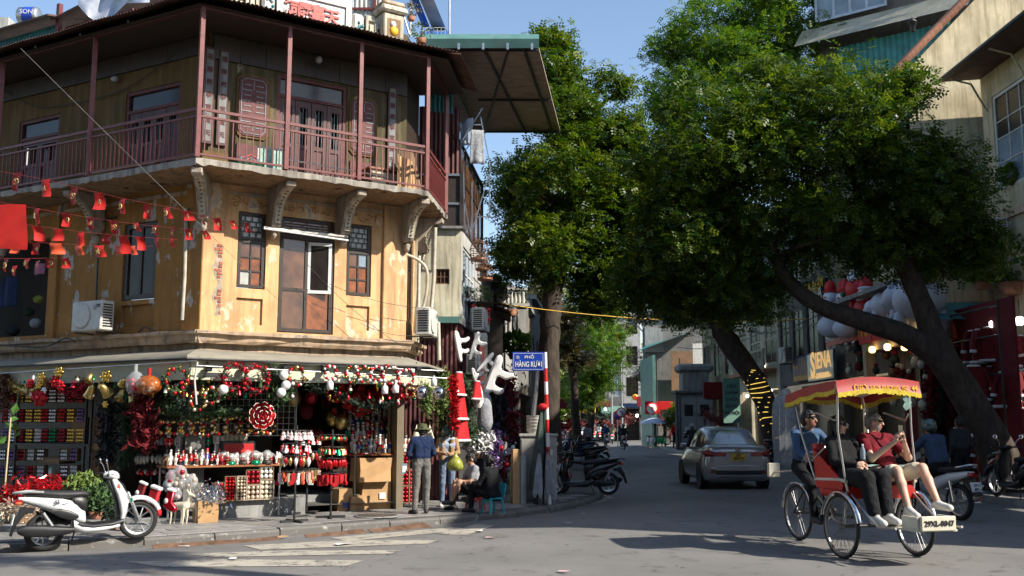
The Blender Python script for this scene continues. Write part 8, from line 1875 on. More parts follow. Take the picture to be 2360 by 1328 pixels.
inflatable(1920,752,1.2,[('ball',(0,0,0),(.45,.42,.34),wt)],'round white inflatable belly under the left snowman');inflatable(1950,756,1.1,[('ball',(0,0,0),(.4,.38,.3),wt)],'round white inflatable belly under the right snowman')
inflatable(2085,735,1.0,[('sack',(0,0,-.1),(.42,.36,.32),gn),('knot',(-.05,0,.24),(.14,.14,.1),gn)],'dark green inflatable sack before the small bear');inflatable(2140,640,1.0,[('sack',(0,0,.3),(.42,.36,.34),gn),('rider_hat',(-.4,0,.2),(.2,.2,.16),rd_),('hat_band',(-.4,0,.08),(.22,.22,.05),wt)],'green inflatable sack with red hat on top of the big bear')
for k,(x,y0,y1)in enumerate(((2035,690,745),(2062,712,748),(2048,660,745))):
 a,b=tp(x,y1,1.2),tp(x+6,y0,1.2);t=thing('candy_cane',['left striped candy cane post among the inflatables','right striped candy cane post by the green sack','tallest striped candy cane post among the inflatables'][k],'decoration',TM(a));d=b-a
 for i in range(8):MB().tube([d*(i/8),d*((i+1)/8)],.07,8).bd('stripe','inflate_white' if i%2 else 'inflate_red',t)
rr=random.Random(31);protos=[]
toy=[('cream_orn','pink_fur'),('dark_red_cloth','cream_orn'),('fir_dark','dark_red_cloth'),('brown_wood','dark_wood')]  # mostly darkened toy colours, with the dim shop's shade painted in
for k in range(52):
 x=rr.uniform(1935,2165);y=rr.uniform(800,935);o_=rr.uniform(-.6,.3);P=tp(x,y,o_)if x<1975 else(FG2.P(FG2.uv(x,y,o_)[0],o_,FG2.uv(x,y,o_)[1])if x<2112 else at(x,y,26.0))
 a,b=toy[k%4]
 t=thing('hanging_toy',['pale plush toy dangling in the dim toy shop','red and white plush toy dangling in the dim toy shop','green wreath toy dangling in the dim toy shop','cream toy dangling in the dim toy shop'][k%4],'toy',TM(P),'plush toys hanging in the toy shop');s=rr.uniform(.7,1.3)*.12
 MB().ball((0,0,0),(s,s,s*1.1),8,6).bd('body',a,t);MB().ball((0,-.02,s*1.5),(s*.7,s*.7,s*.65),8,6).bd('head',b,t)
for k,(x,y,Y,m,l)in enumerate(((2045,800,29,'lamp_warm','red glowing lamp under the toy shop sign'),(2085,800,27.6,'lamp_warm','rightmost warm lamp in the toy shop'),(2010,806,30.3,'lamp_warm','small warm bulb in the toy shop'),(2138,760,26.2,'lamp_warm','warm lamp behind the forked trunk'),(2290,748,24,'lamp_white','white lantern lamp over the red clothes'),(2325,745,24,'lamp_white','second white lamp over the red clothes'),(2350,740,23,'lamp_white','white lamp at the right picture edge'))):
 t=thing('shop_lamp',l,'lamp',TM(at(x,y,Y)));MB().lathe([(.05,-.1),(.1,-.06),(.1,.06),(.05,.1)],10).bd('bulb',m,t);MB().tube([(0,0,.1),(0,0,.5)],.01,4).bd('cord','wire',t)
def santa_coat(P,s,label,group,mat='red_cloth',rz=0,kind=0):
 t=thing('red_costume',label,'costume',TM(P,rz,s),group)
 w0,w1,L=(.2,.34,.75)if kind==0 else(.13,.3,.6)
 mb=MB();mb.loft([[V_(((w0+(w1-w0)*f)*math.cos(a),.09*math.sin(a)*(1+.3*f),-L*f))for a in[2*PI*k/12 for k in range(12)]]for f in(0,.2,.5,.8,1)]);mb.bd('gown',mat,t)
 MB().tube([(w1*1.02*math.cos(2*PI*k/14),.12*math.sin(2*PI*k/14),-L)for k in range(14)],.035,6,loop=True).bd('fur_hem','white_fur',t)
 MB().tube([(w0*.6*math.cos(2*PI*k/10),.07*math.sin(2*PI*k/10),.01)for k in range(10)],.03,6,loop=True).bd('fur_collar','white_fur',t)
 for sx in(-1,1):
  if kind==0:MB().tube([(sx*w0*.8,0,-.04),(sx*(w0+.12),0,-.3),(sx*(w0+.16),-.03,-.5)],[.07,.06,.065],8).bd('sleeve',mat,t);MB().tube([(sx*(w0+.155),-.03,-.47),(sx*(w0+.165),-.03,-.53)],.075,8).bd('fur_cuff','white_fur',t)
 MB().tube([(0,0,.02),(0,0,.12)],.006,4).bd('hanger','wire',t)
 return t
for k in range(20):
 x=2240+24*(k%6)+rr.uniform(-8,8);y=770+80*(k//6)+rr.uniform(-15,15)
 santa_coat(at(x,y,23.6+rr.uniform(0,1.5)),1.05,f'{ORD[k % 6]} red costume in the {ORD[k // 6]} row down of the dark stall at the right edge','red costumes hanging at the right edge','dark_red_cloth',rr.uniform(-.6,.6))  # dark cloth paints the stall's shade into the red costumes
t=thing('clothes_rail_frame','dark stall frame carrying the red costumes at the right edge','frame',TM((11.9,24.5,.21)))
for z in(2.6,3.5,4.2):MB().tube([(-.6,-1.5,z),(-.6,1.5,z)],.025,6).bd('rail','steel_dark',t)
for y in(-1.5,1.5):MB().tube([(-.6,y,0),(-.6,y,4.3)],.03,6).bd('upright','steel_dark',t)
MB().box(-.3,-.25,-1.6,1.6,0,4.4).bd('backdrop','dark_red_cloth',t)
def antler(P,s,rz,lean,label):
 out=[(-.05,0),(.05,0),(.07,.25),(.22,.20),(.32,.28),(.30,.36),(.20,.34),(.09,.38),(.10,.55),(.28,.52),(.40,.62),(.37,.70),(.25,.66),(.11,.68),(.09,.88),(.02,.94),(-.05,.88),(-.06,.45)]
 sm=[];n=len(out)
 for i in range(n):
  a,b=V_(out[i]),V_(out[(i+1)%n]);sm+=[tuple(a.lerp(b,.22)),tuple(a.lerp(b,.78))]
 MB().prism(sm,-.05,.05,ch=.03,smooth=True).bd('antler','white_orn',None,TM(P,rz,s,0,lean),label,'decoration')
antler(at(1062,835,21.6),.75,.3,-.2,'white padded antler at the top beside the maroon shutter');antler(at(1082,830,21.8),.7,-.2,.3,'second white padded antler below the top one');antler(at(1098,858,22),.62,.2,.7,'curled white antler above the big branching one');antler(at(1112,925,21.5),1.15,.1,.35,'largest branching white antler hanging in the side street');antler(at(1104,905,21.7),.6,.2,-.3,'small white antler left of the largest one')
for k,(x,y,s,l)in enumerate(((1058,860,.75,'upper red gown with white hem hanging at the street corner'),(1062,912,.8,'middle red gown with white hem hanging at the street corner'),(1066,958,.85,'lowest red gown with white hem hanging at the street corner'),(1100,880,.6,'red hooded gown behind the antlers'))):
 santa_coat(at(x,y,20.6+.1*k),s,l,'red gowns at the street corner','red_cloth',rad(60),1)
def rope_garland(pts,r_,n,size,mat,name,label,cat,seed,ratio=.2,group=None):
 rng=np.random.default_rng(seed);pts=spline(pts,8);P0=pts[0].copy();A_=np.array([list(p-P0)for p in pts]);i=rng.uniform(0,len(A_)-1.001,n);j=i.astype(int);c=A_[j]+(A_[j+1]-A_[j])*(i-j)[:,None]+rng.normal(size=(n,3))*r_*.45
 t=thing(name,label,cat,TM(P0),group);MB().tube([V_(a)for a in A_],r_*.35,6).bd('cord','fir_dark' if 'fir' in mat else mat,t);leaf_mesh(c,rng,size,'needles',mat,t,ratio);return t
rope_garland([at(1020,862,21.2),at(1018,920,21.2),at(1024,1000,21.2)],.2,1500,.13,'fir_bright','fir_garland','thick sunlit fir garland hanging above the helmeted woman','garland',41)
rope_garland([at(980,890,19.4),at(982,920,19.4),at(984,945,19.4)],.14,600,.11,'fir_bright','fir_garland','short fir garland under the left mirror ball','garland',42)
rope_garland([at(1044,872,20.3),at(1046,930,20.3),at(1048,985,20.3)],.09,700,.09,'red_shiny','red_garland','bright red tinsel column beside the red gowns','garland',43,.6)
rope_garland([at(1072,880,21.2),at(1080,940,21.2),at(1085,1010,21.2)],.2,900,.13,'fir','fir_garland','dark fir garland behind the red gowns','garland',44)
rope_garland([at(1165,870,24),at(1172,930,24),at(1170,1000,24)],.3,800,.16,'dark_red_cloth','red_garland','dark red tinsel mass hanging in the side street shop','garland',45,.5)
rope_garland([at(1150,900,23.5),at(1148,960,23.5),at(1145,1020,23.5)],.25,700,.12,'tinsel_black','tinsel_garland','dark glinting tinsel hanging in the side street shop','garland',46,.4)
rope_garland([at(1135,1000,22.8),at(1130,1040,22.8),at(1125,1070,22.8)],.3,700,.12,'purple_shiny','tinsel_garland','purple and silver trinkets low in the side street shop','garland',47,.6)
bush(at(1100,1015,21.8),.38,420,'white_orn','white_twigs','bunch of frosted white twigs behind the seated women','decoration',seed=48,leaf=.18)
MB().loft([[V_((r_*math.cos(a),r_*.7*math.sin(a),z))for a in[2*PI*k/12 for k in range(12)]]for r_,z in((.03,.2),(.12,.1),(.15,-.2),(.17,-.45),(.12,-.62),(.03,-.66))]).bd('grey_plush','c_grey',None,TM(at(1118,925,21.4)),'long grey plush stocking hanging below the largest antler','plush')
MB().loft([[V_((.035+r_*math.cos(a),r_*math.sin(a),z))for a in[2*PI*k/10 for k in range(10)]]for r_,z in((.04,.2),(.1,.0),(.12,-.2),(.06,-.32))]).bd('white_plush','white_fur',None,TM(at(1098,905,21.2)),'white plush boot beside the grey stocking','plush')
for k in range(26):
 x=rr.uniform(1090,1185);y=rr.uniform(985,1085);P=at(x,y,22.5+rr.uniform(0,2));m=['white_orn','red_shiny','silver','purple_shiny','gold_dull'][k%5]
 MB().ball((0,0,0),(.06,.06,.07),8,6).bd('small_ornament',m,None,TM(P),['white','red','silver','purple','gold'][k%5]+' ornament low in the dim side street shop','ornament','ornaments low in the side street shop')
for x,y,l in((972,905,'left mirror ball hanging over the shop counter'),(1012,906,'right mirror ball beside the fir garland')):
 t=thing('mirror_ball',l,'mirror ball',TM(at(x,y,19.0)));MB().ball((0,0,0),.125,20,14).bd('globe','mirror_ball',t);MB().tube([(0,0,.12),(0,0,.4)],.005,4).bd('cord','wire',t)
for k,(x,m,l)in enumerate(((2140,'dark_red_cloth','leftmost dark red garland of the dim stall'),(2165,'fir_dark','dark fir garland of the dim stall'),(2190,'dark_red_cloth','middle dark red garland of the dim stall'),(2215,'fir_dark','second dark fir garland of the dim stall'),(2235,'dark_red_cloth','rightmost dark red garland of the dim stall'))):
 rope_garland([at(x,790,25.9),at(x+4,880,25.9),at(x,980,25.9)],.22,420,.16,m,'hanging_garland',l,'garland',90+k,.4)
for k,(x,y,Y,w,h_,m,l)in enumerate(((1300,930,62,1.6,.6,'dark_red_cloth','red shop board under the far trees on the left'),(1345,945,84,2.0,.45,'yellow_sign','yellow shop board far left of the traffic'),(1385,930,94,2.0,.6,'maroon','red shop board at the foot of the dim grey house'),(1412,945,96,2.2,.7,'banner_green','green shop board at the foot of the narrow house'),(1450,935,97,1.8,.45,'c_navy','blue shop board at the foot of the white house'),(1505,925,92,3.0,.9,'dark_red_cloth','dark red awning of the low shop behind the vendor'),(1545,935,70,1.6,.6,'sign_red','red board left of the kiosk'),(1655,900,54,1.6,.9,'dark_red_cloth','dark red awning right of the kiosk'))):
 P=at(x,y,Y);t=thing('shop_board',l,'sign',TM(P));MB().cbox((0,0,0),(w,.15,h_),ch=.02).bd('panel',m,t);MB().box(-w/2,w/2,-.5,-.08,-h_/2-.06,-h_/2-.02).bd('canopy','dark_wood',t)
 rope_garland([P+V_((-w/2,-.3,-h_-.3)),P+V_((0,-.3,-h_-.8)),P+V_((w/2,-.3,-h_-.4))],.5,160,.3,['dark_red_cloth','maroon','fir_dark'][k%3],'hanging_goods','goods hanging below the '+l,'goods',150+k,.5)
 # ================================================================ goods of the corner shop
rs=random.Random(77)
def fc(x,y,o):u,z=FC.uv(x,y,o);return FC.P(u,o,z)
def fl(x,y,o):u,z=FL.uv(x,y,o);return FL.P(u,o,z)
PK={}
def pack(M,cols,rows,mat,label,group,d=.075,frame=True,s=1.0):
 key=(cols,rows,mat,d,frame)
 if key not in PK:
  t=thing('bauble_pack',label,'bauble pack',M@Matrix.Scale(s,4),group);w,h_=cols*d,rows*d
  b=MB()
  for i in range(cols):
   for j in range(rows):b.ball(((i-(cols-1)/2)*d,-.01,(j+.5)*d),d*.47,8,6)
  b.bd('baubles',mat,t,kind='stuff');MB().box(-w/2,w/2,.02,.05,0,h_).bd('tray','card_dark',t)
  if frame:
   f=MB()
   for x in(-w/2,w/2):f.box(x-.006,x+.006,-.05,.03,0,h_)
   for z in(0,h_):f.box(-w/2,w/2,-.05,.03,z-.006,z+.006)
   f.bd('box_edges','champagne' if 'champ' in mat or 'cream' in mat else 'card_dark',t,kind='stuff')
  PK[key]=t;return t
 return dup(PK[key],M@Matrix.Scale(s,4),label,group)
t=thing('shelf_unit','dark metal shelving stacked with baubles under the left awning','shelf',FL.at(-3.2,.1,0))
u0,u1=FL.uv(-40,1000,.1)[0],FL.uv(232,1000,.1)[0];zs_=[FL.uv(150,y,.1)[1]for y in(1022,1104)]
for z in zs_+[.12]:MB().box(u0,u1,-.35,.3,z-.03,z).bd('shelf_board','shelf_metal',t,FL.M)
for u in(u0,FL.uv(40,1000,.3)[0],FL.uv(198,1000,.3)[0],u1):MB().box(u-.02,u+.02,-.34,-.30,.0,2.35).bd('upright','shelf_metal',t,FL.M)
gl=['gold','silver','crimson','red_shiny','green_shiny','white_orn','purple_shiny'];nm=dict(gold='gold',silver='silver',crimson='crimson',red_shiny='red',green_shiny='green',white_orn='white',purple_shiny='purple',champagne='champagne',cream_orn='cream')
cols=[(12,'purple_shiny','crimson','crimson'),(28,'silver','silver','crimson'),(48,'crimson','red_shiny','gold'),(68,'gold','gold','gold'),(88,'white_orn','gold','gold'),(104,'crimson','red_shiny','crimson'),(122,'green_shiny','silver','silver'),(143,'crimson','red_shiny','silver'),(164,'gold','gold','crimson'),(186,'gold','purple_shiny','crimson')]
for ci,(x,a,b,c)in enumerate(cols):
 for k,m in enumerate((a,b,c)):
  P=fl(x,1020-46*k,.25);pack(TR_(P)@RO_(rad(-28.7),4,'Z'),3,4,m,f'{nm[m]} bauble pack in the {ORD[ci]} column, {["lowest", "middle", "top"][k]} layer of the upper shelf',f'{nm[m]} bauble packs on the upper shelf',.068,False,.98)
for i,x in enumerate((8,30,52,74,96,150,172)):
 for k in range(2):
  m=['purple_shiny','silver','purple_shiny','crimson','white_orn','silver','white_orn'][(i+k)%7];P=fl(x,1100-38*k,.22);pack(TR_(P)@RO_(rad(-28.7),4,'Z'),3,3,m,f'{nm[m]} bauble pack, {ORD[i]} from the left on the {"front" if k == 0 else "raised"} row of the lower shelf',f'{nm[m]} bauble packs on the lower shelf',.075)
for x0,x1,y0,y1,l in((160,200,962,1022,'open carton of dark packs at the right of the upper shelf'),(88,135,1055,1068,'flat carton across the middle of the lower shelf'),(200,232,960,1100,'tall brown carton stack at the end of the shelves')):
 a,b=FL.uv(x0,y1,.28),FL.uv(x1,y0,.28);c=thing('carton',l,'carton',FL.at((a[0]+b[0])/2,.2,a[1]));w=abs(b[0]-a[0]);MB().box(-w/2,w/2,-.06,.3,0,b[1]-a[1]).bd('box','card_dark',c);MB().box(-w/2,w/2,-.066,-.061,(b[1]-a[1])*.45,(b[1]-a[1])*.55).bd('tape','cardboard',c)
def rail_(fr,o,x0,x1,y0,y1,label):
 a=fr.P(fr.uv(x0,y0,o)[0],o,fr.uv(x0,y0,o)[1]);b=fr.P(fr.uv(x1,y1,o)[0],o,fr.uv(x1,y1,o)[1]);cable('hanging_rail',[a,b],.013,'steel',label,'rail')
rail_(FL,.9,-20,452,862,832,'thin rail under the left awning carrying bells and bows');rail_(FC,1.0,455,1030,843,872,'long rail under the sunlit awning carrying wreaths');rail_(FC,.92,460,1020,828,855,'upper rail close under the sunlit awning')
for x,o in((478,.86),(560,.86),(655,.86),(745,.86),(870,.86),(960,.86)):
 P=fc(x,850,o);t=thing('spotlight',f'black spotlight fixed on the cream fascia {["at the corner", "above the first wreath", "above the white bells", "near the shop door", "above the doll wreaths", "near the mirror balls"][[478, 560, 655, 745, 870, 960].index(x)]}','spotlight',TM(P,rad(33)));MB().cbox((0,-.06,0),(.12,.1,.1),ch=.02).bd('head','black_plastic',t);MB().tube([(0,0,.12),(0,-.05,.04)],.012,5).bd('bracket','black_plastic',t)
P=fc(497,865,1.0);t=thing('flood_lamp','flat grey flood lamp on a white bracket near the corner','lamp',TM(P,rad(33)));MB().cbox((0,0,0),(.38,.12,.08),ch=.01).bd('head','steel_dark',t);MB().box(-.18,.18,-.05,.05,-.046,-.042).bd('glass','pale_pane',t);MB().tube([(-.3,.05,.22),(-.35,0,-.1),(-.3,0,-.5)],.018,6).bd('conduit','white_worn',t)
def wreath(P,r_,base,trim,n,label,ang=33,k=14,tr=.03):
 t=thing('wreath',label,'wreath',TM(P,rad(ang)+rs.uniform(-.2,.2)));rng=np.random.default_rng(int(P.x*1000)%9999);a=rng.uniform(0,2*PI,n);c=np.stack([r_*np.cos(a),np.zeros(n),r_*np.sin(a)],1)+rng.normal(size=(n,3))*r_*.14
 leaf_mesh(c,rng,r_*.42,'foliage',base,t,.3);MB().tube([(r_*math.cos(2*PI*q/16),0,r_*math.sin(2*PI*q/16))for q in range(16)],r_*.12,6,loop=True).bd('ring','fir_dark',t)
 for q in range(k):
  a=2*PI*q/k+rs.uniform(-.2,.2);rr_=r_*rs.uniform(.85,1.15);MB().ball((rr_*math.cos(a),-r_*.16,rr_*math.sin(a)),tr*rs.uniform(.8,1.3),7,5).bd('bauble',trim[q%len(trim)],t)
 return t
for x,y,o,rp,base,trim,l in((406,875,1.0,32,'fir',['red_shiny','gold'],'wreath with silver hoop next to the orange bag'),(425,905,.7,28,'fir_dark',['red_shiny'],'dark fir wreath with red berries over the mesh panel'),(455,925,.9,22,'fir',['gold','champagne','red_shiny'],'gold trimmed wreath below the white cable'),(489,912,.95,20,'fir_dark',['champagne','red_shiny','gold'],'oval wreath with copper baubles in the middle row'),(541,868,1.05,34,'crimson',['red_shiny','crimson'],'left red berry wreath under the awning'),(591,874,1.05,34,'crimson',['red_shiny','crimson'],'right red berry wreath under the awning'),(682,868,1.05,24,'dark_red_cloth',['white_orn','gold','red_shiny'],'round plaid wreath with white bears'),(762,860,1.05,18,'fir',['white_orn','red_shiny'],'doll wreath hanging alone above the doorway'),(812,862,1.05,22,'fir',['white_orn','red_shiny','gold'],'first doll wreath right of the doorway'),(840,862,1.05,20,'fir',['white_orn','red_shiny','gold'],'second doll wreath right of the doorway'),(870,862,1.05,18,'fir',['white_orn','red_shiny'],'third doll wreath right of the doorway'),(898,865,1.05,23,'dark_red_cloth',['white_orn','red_shiny','champagne'],'fourth, larger doll wreath right of the doorway'),(935,870,1.05,22,'dark_red_cloth',['white_orn','red_shiny'],'last doll wreath beside the mirror balls'),(770,905,.6,20,'fir_dark',['gold','red_shiny'],'dim wreath inside the doorway'),(946,905,.8,14,'champagne',['champagne','gold'],'small straw wreath left of the mirror balls')):
 P=fc(x,y,o);s=P.y/FPX;wreath(P,rp*s*.85,base,trim,150,l)
for k,x in enumerate((375,402,430,454,478,505,537,563,588,615)):
 P=fc(x,985-4*(k>4),.0);wreath(P,.11 if k<4 else.14,'fir_dark',['gold_dull','red_shiny','champagne','gold'],60,f'{["first", "second", "third", "fourth", "fifth", "sixth", "seventh", "eighth", "ninth", "last"][k]} copper and gold wreath from the left above the counter',k=12,tr=.032)
rope_garland([fc(620,850,.9),fc(655,890,.9),fc(640,915,.9)],.18,500,.12,'fir','fir_garland','fir garland with white bells left of the doorway','garland',51);rope_garland([fc(380,935,.3),fc(440,955,.3),fc(520,945,.3),fc(620,950,.3)],.16,900,.12,'fir','fir_garland','long fir garland along the top of the mesh panel','garland',52)
rope_garland([fl(252,930,.3),fl(250,1000,.3),fl(246,1060,.3)],.22,900,.12,'tinsel_black','tinsel_garland','black tinsel column beside the shelves','garland',53,.3);rope_garland([fl(285,920,.35),fl(290,1000,.35),fl(286,1075,.35)],.22,900,.13,'fir_dark','fir_garland','dark fir column between shelves and white ornaments','garland',54)
rope_garland([fc(325,930,.1),fc(330,980,.1),fc(335,1020,.1)],.22,500,.16,'dark_red_cloth','red_garland','dark red cloth mass behind the white ornament rack','garland',55,.5);rope_garland([fl(8,865,.8),fl(14,900,.8),fl(10,940,.8)],.14,300,.12,'brown_wood','cone_garland','brown pine cone string at the left picture edge','garland',56,.6)
def bell(P,s,mat,label,group=None,tilt=0):
 t=thing('bell',label,'bell',TM(P,rs.uniform(0,6),s,tilt));t['group']=group or 'bells';MB().lathe([(.11,-.12),(.095,-.1),(.07,.0),(.06,.07),(.03,.1),(.005,.11)],14).bd('shell',mat,t);MB().ball((0,0,-.12),.025,8,5).bd('clapper','gold',t);MB().tube([(0,0,.1),(0,0,.25)],.005,4).bd('cord','gold_dull',t)
for x,y,s,tl,l in((207,870,.8,.5,'uppermost pale gold bell of the left cluster'),(210,900,1.0,.6,'left large gold bell of the cluster'),(240,897,1.05,.9,'large gold bell showing its mouth'),(280,910,.9,.5,'gold bell left of the pink bag'),(305,912,.9,.3,'gold bell under the orange bag'),(283,880,.7,1.0,'small gold bell left of the pink balloon bag'),(62,900,.55,.3,'small pale bell above the gold packs')):bell(fl(x,y,.95),s,'gold_dull',l,'gold bells hanging under the left awning',tl)
for x,y,l in((654,865,'upper white bell on the fir garland'),(659,888,'lower white bell on the fir garland'),(648,905,'lowest white bell half hidden on the fir garland'),(515,898,'white bell among the berry wreaths')):
 P=fc(x,y,1.1);MB().ball((0,0,0),.085,12,8).bd('white_ball','white_orn',None,TM(P),l.replace('bell','ball'),'ornament')
for x,y,l in((761,887,'first white lantern from the doorway'),(887,897,'second white lantern below the doll wreaths'),(912,895,'third white lantern below the doll wreaths'),(1000,880,'white lantern above the right mirror ball')):
 t=thing('white_lantern',l,'lantern',TM(fc(x,y,1.1)));MB().lathe([(.045,-.09),(.06,-.08),(.06,.04),(.02,.08),(.012,.12)],10).bd('body','white_orn',t)
def bow(P,s,mat,label):
 t=thing('bow',label,'bow',TM(P,rad(-28),s))
 for a in range(6):MB().ball((.09*math.cos(a*PI/3),0,.07*math.sin(a*PI/3)),(.075,.05,.045),8,6,M=RO_(-a*PI/3,3,'Y')).bd('loop',mat,t)
 MB().ball((0,-.04,0),.035,8,5).bd('knot',mat,t)
for x,y,s,m,l in((136,858,.8,'gold','gold bow at the top of the left rail'),(70,885,.7,'red_shiny','small red bow left of the gold ones'),(95,870,.75,'gold','gold bow beside the small red one'),(90,888,.6,'gold','lower gold bow beside the small red one'),(128,880,.9,'red_shiny','big red bow right of the gold ones'),(92,918,1.2,'red_cloth','largest red velvet bow above the packs'),(140,890,.7,'red_shiny','glossy red bow overlapping the big one'),(102,900,.5,'silver','little silver bow below the gold ones'),(243,932,.5,'gold','gold trinket under the bell showing its mouth'),(245,868,.9,'gold','gold bow tied above the bell cluster')):bow(fl(x,y,.95),s,m,l)
for x,y,rx,rz_2,m,m2,l in((312,885,.2,.22,'clear_bag','red_shiny','clear bag of pink baubles under the left awning'),(343,888,.26,.17,'flag_orange','flag_orange','orange net bag of ornaments beside the pink bag')):
 t=thing('ornament_bag',l,'bag',TM(fl(x,y,.95),rad(-28)))
 for q in range(12):MB().ball((rs.uniform(-.6,.6)*rx,rs.uniform(-.4,.4)*rx,rs.uniform(-.6,.5)*rz_2),.055,7,5).bd('bauble',m2 if m=='clear_bag' else 'champagne',t)
 MB().ball((0,0,0),(rx,rx*.7,rz_2),14,9).bd('film',m if m=='clear_bag' else 'bag_orange',t);MB().tube([(0,0,rz_2*.9),(0,0,rz_2+.12)],.03,6).bd('neck',m if m=='clear_bag' else 'red_cloth',t)
P=fc(560,960,-.15);t=thing('mesh_panel','white wire mesh display panel behind the counter','panel',TM(P,rad(33)));mb=MB()
for k in range(20):mb.tube([(-1.1+.11*k,0,-.35),(-1.1+.11*k,0,.65)],.005,4)
for k in range(10):mb.tube([(-1.1,0,-.35+.11*k),(1.0,0,-.35+.11*k)],.005,4)
mb.bd('wires','white_worn',t,kind='stuff')
for x in(-1.12,1.02):MB().tube([(x,0,-.9),(x,0,.7)],.014,6).bd('upright','steel',t)
t=thing('fabric_flower','huge red fabric flower with glittering edges over the counter','flower',TM(fc(604,958,.5),rad(33)))
for ring,(n,r_,s)in enumerate(((9,.16,.11),(7,.10,.09),(5,.05,.06))):
 for k in range(n):
  a=2*PI*k/n+ring*.4;MB().ball((r_*math.cos(a),-.03*ring,r_*math.sin(a)),(s,.025,s*.75),10,6,M=RO_(-a,3,'Y')).bd('petal','red_shiny' if ring!=1 else 'crimson',t)
  MB().tube([(r_*math.cos(a)+s*.8*math.cos(a+q),-.03*ring-.012,r_*math.sin(a)+s*.8*math.sin(a+q))for q in(-.7,0,.7)],.006,4).bd('glitter_edge','silver',t)
def counter(x0,y0,x1,y1,o,label,dep=.6):
 (a,za),(b,zb)=FC.uv(x0,y0,o),FC.uv(x1,y1,o);z=(za+zb)/2;t=thing('counter',label,'counter',FC.at((a+b)/2,o-dep/2,0));L=b-a
 MB().cbox((0,0,z),(L,dep,.035),ch=.006).bd('top','table_wood',t)
 for s in(-1,1):
  for q in(-1,1):MB().tube([(s*(L/2-.06),q*(dep/2-.05),.01),(s*(L/2-.06),q*(dep/2-.05),z-.02)],.018,6).bd('leg','steel',t)
 return a,b,z+.018
L0,L1,LZ=counter(385,1082,655,1068,.2,'wooden counter of nutcrackers and snow globes left of the doorway',.75)
R0,R1,RZ=counter(815,1052,985,1044,-.12,'wooden counter crowded with nutcrackers right of the doorway',.7)
NCK=[('red_shiny','white_orn','ink'),('sign_red','gold','navy'),('white_orn','gold_dull','white_orn'),('green_shiny','red_shiny','ink'),('sign_blue','sign_red','white_orn'),('white_orn','red_shiny','white_orn'),('crimson','cream_orn','gold')]
nk_src={}
def nutcracker(M,v,label,group):
 if v in nk_src:return dup(nk_src[v],M,label,group)
 coat,trim,leg=NCK[v];leg='c_navy' if leg=='navy' else leg;t=thing('nutcracker',label,'nutcracker',M,group)
 MB().cbox((0,0,.02),(.12,.1,.04),ch=.008).bd('base',trim,t)
 for x in(-.025,.025):MB().lathe([(.02,.04),(.022,.08),(.02,.2)],8,TR_((x,0,0))).bd('leg',leg,t)
 MB().lathe([(.05,.19),(.042,.24),(.05,.33),(.03,.35)],10).bd('coat',coat,t);MB().lathe([(.05,.225),(.05,.24)],10).bd('belt',trim,t)
 for x in(-.062,.062):MB().tube([(x*.85,0,.33),(x,0,.26),(x*.9,-.01,.2)],.015,6).bd('arm',coat,t)
 MB().lathe([(.02,.345),(.036,.36),(.038,.41),(.03,.43)],10).bd('head','skin_pale',t);MB().ball((0,-.03,.365),(.03,.02,.028),8,5).bd('beard','white_orn',t)
 MB().lathe([(.04,.425),(.04,.435),(.034,.44),(.036,.52),(.03,.53)],10).bd('hat',[leg,coat,'white_orn',coat,'sign_red','white_orn',trim][v],t);MB().lathe([(.037,.465),(.038,.485)],10).bd('hat_band',trim,t)
 nk_src[v]=t;return t
def Lp(u,back):return FC.at(u,.95-back-.1,LZ,rs.uniform(-.3,.3))
rowL=['standing at the front edge of the left counter','standing in the back row of the left counter']
for k in range(8):nutcracker(FC.at(L0+.12+.17*k,-.24,LZ+(.16 if k<5 else.16),rs.uniform(-.2,.2),.95+.12*(k in(5,6,7))),[0,5,4,1,3,2,2,2][k],f'{["first", "second", "third", "fourth", "fifth", "sixth", "seventh", "eighth"][k]} tall nutcracker from the left in the back row of the left counter','tall nutcrackers on the left counter')
MB().box(L0+.03,L0+1.5,.16,.36,LZ,LZ+.155).bd('display_step','card_dark',None,FC.M,'dark step under the back row of the left counter','step')
for k in range(9):nutcracker(FC.at(L0+.1+.105*k,.02+.06*(k%2),LZ,rs.uniform(-.4,.4),.5+.12*rs.random()),[5,0,1,6,0,5,4,0,1][k],f'{["first", "second", "third", "fourth", "fifth", "sixth", "seventh", "eighth", "ninth"][k]} small figure from the left at the front of the left counter','small figures on the left counter')
for k in range(22):nutcracker(FC.at(L0+.06+(L1-L0-.1)*k/22,.13+.03*(k%2),LZ,rs.uniform(-.4,.4),.34+.1*rs.random()),[5,2,0,5,1,6][k%6],f'{ORD[k]} tiny painted figure from the left along the edge of the left counter','tiny figures along the edge of the left counter')
def globe(M,s,m,label):
 t=thing('snow_globe',label,'snow globe',M@Matrix.Scale(s,4));MB().lathe([(.09,0),(.095,.03),(.075,.07),(.06,.075)],14).bd('base',m,t);MB().ball((0,0,.15),.085,12,9).bd('glass','clear_bag',t);MB().cbox((0,0,.12),(.06,.06,.07)).bd('house','red_shiny',t);MB().lathe([(.05,.155),(.002,.2)],6).bd('roof','white_orn',t)
def house_lantern(M,s,m,label):
 t=thing('house_lantern',label,'lantern',M@Matrix.Scale(s,4));MB().box(-.06,.06,-.05,.05,0,.14).bd('walls',m,t);MB().prism([(-.075,.135),(.075,.135),(0,.22)],-.06,.06).bd('roof',m,t);MB().box(-.03,.03,-.054,-.05,.02,.11).bd('window','amber_pane',t)
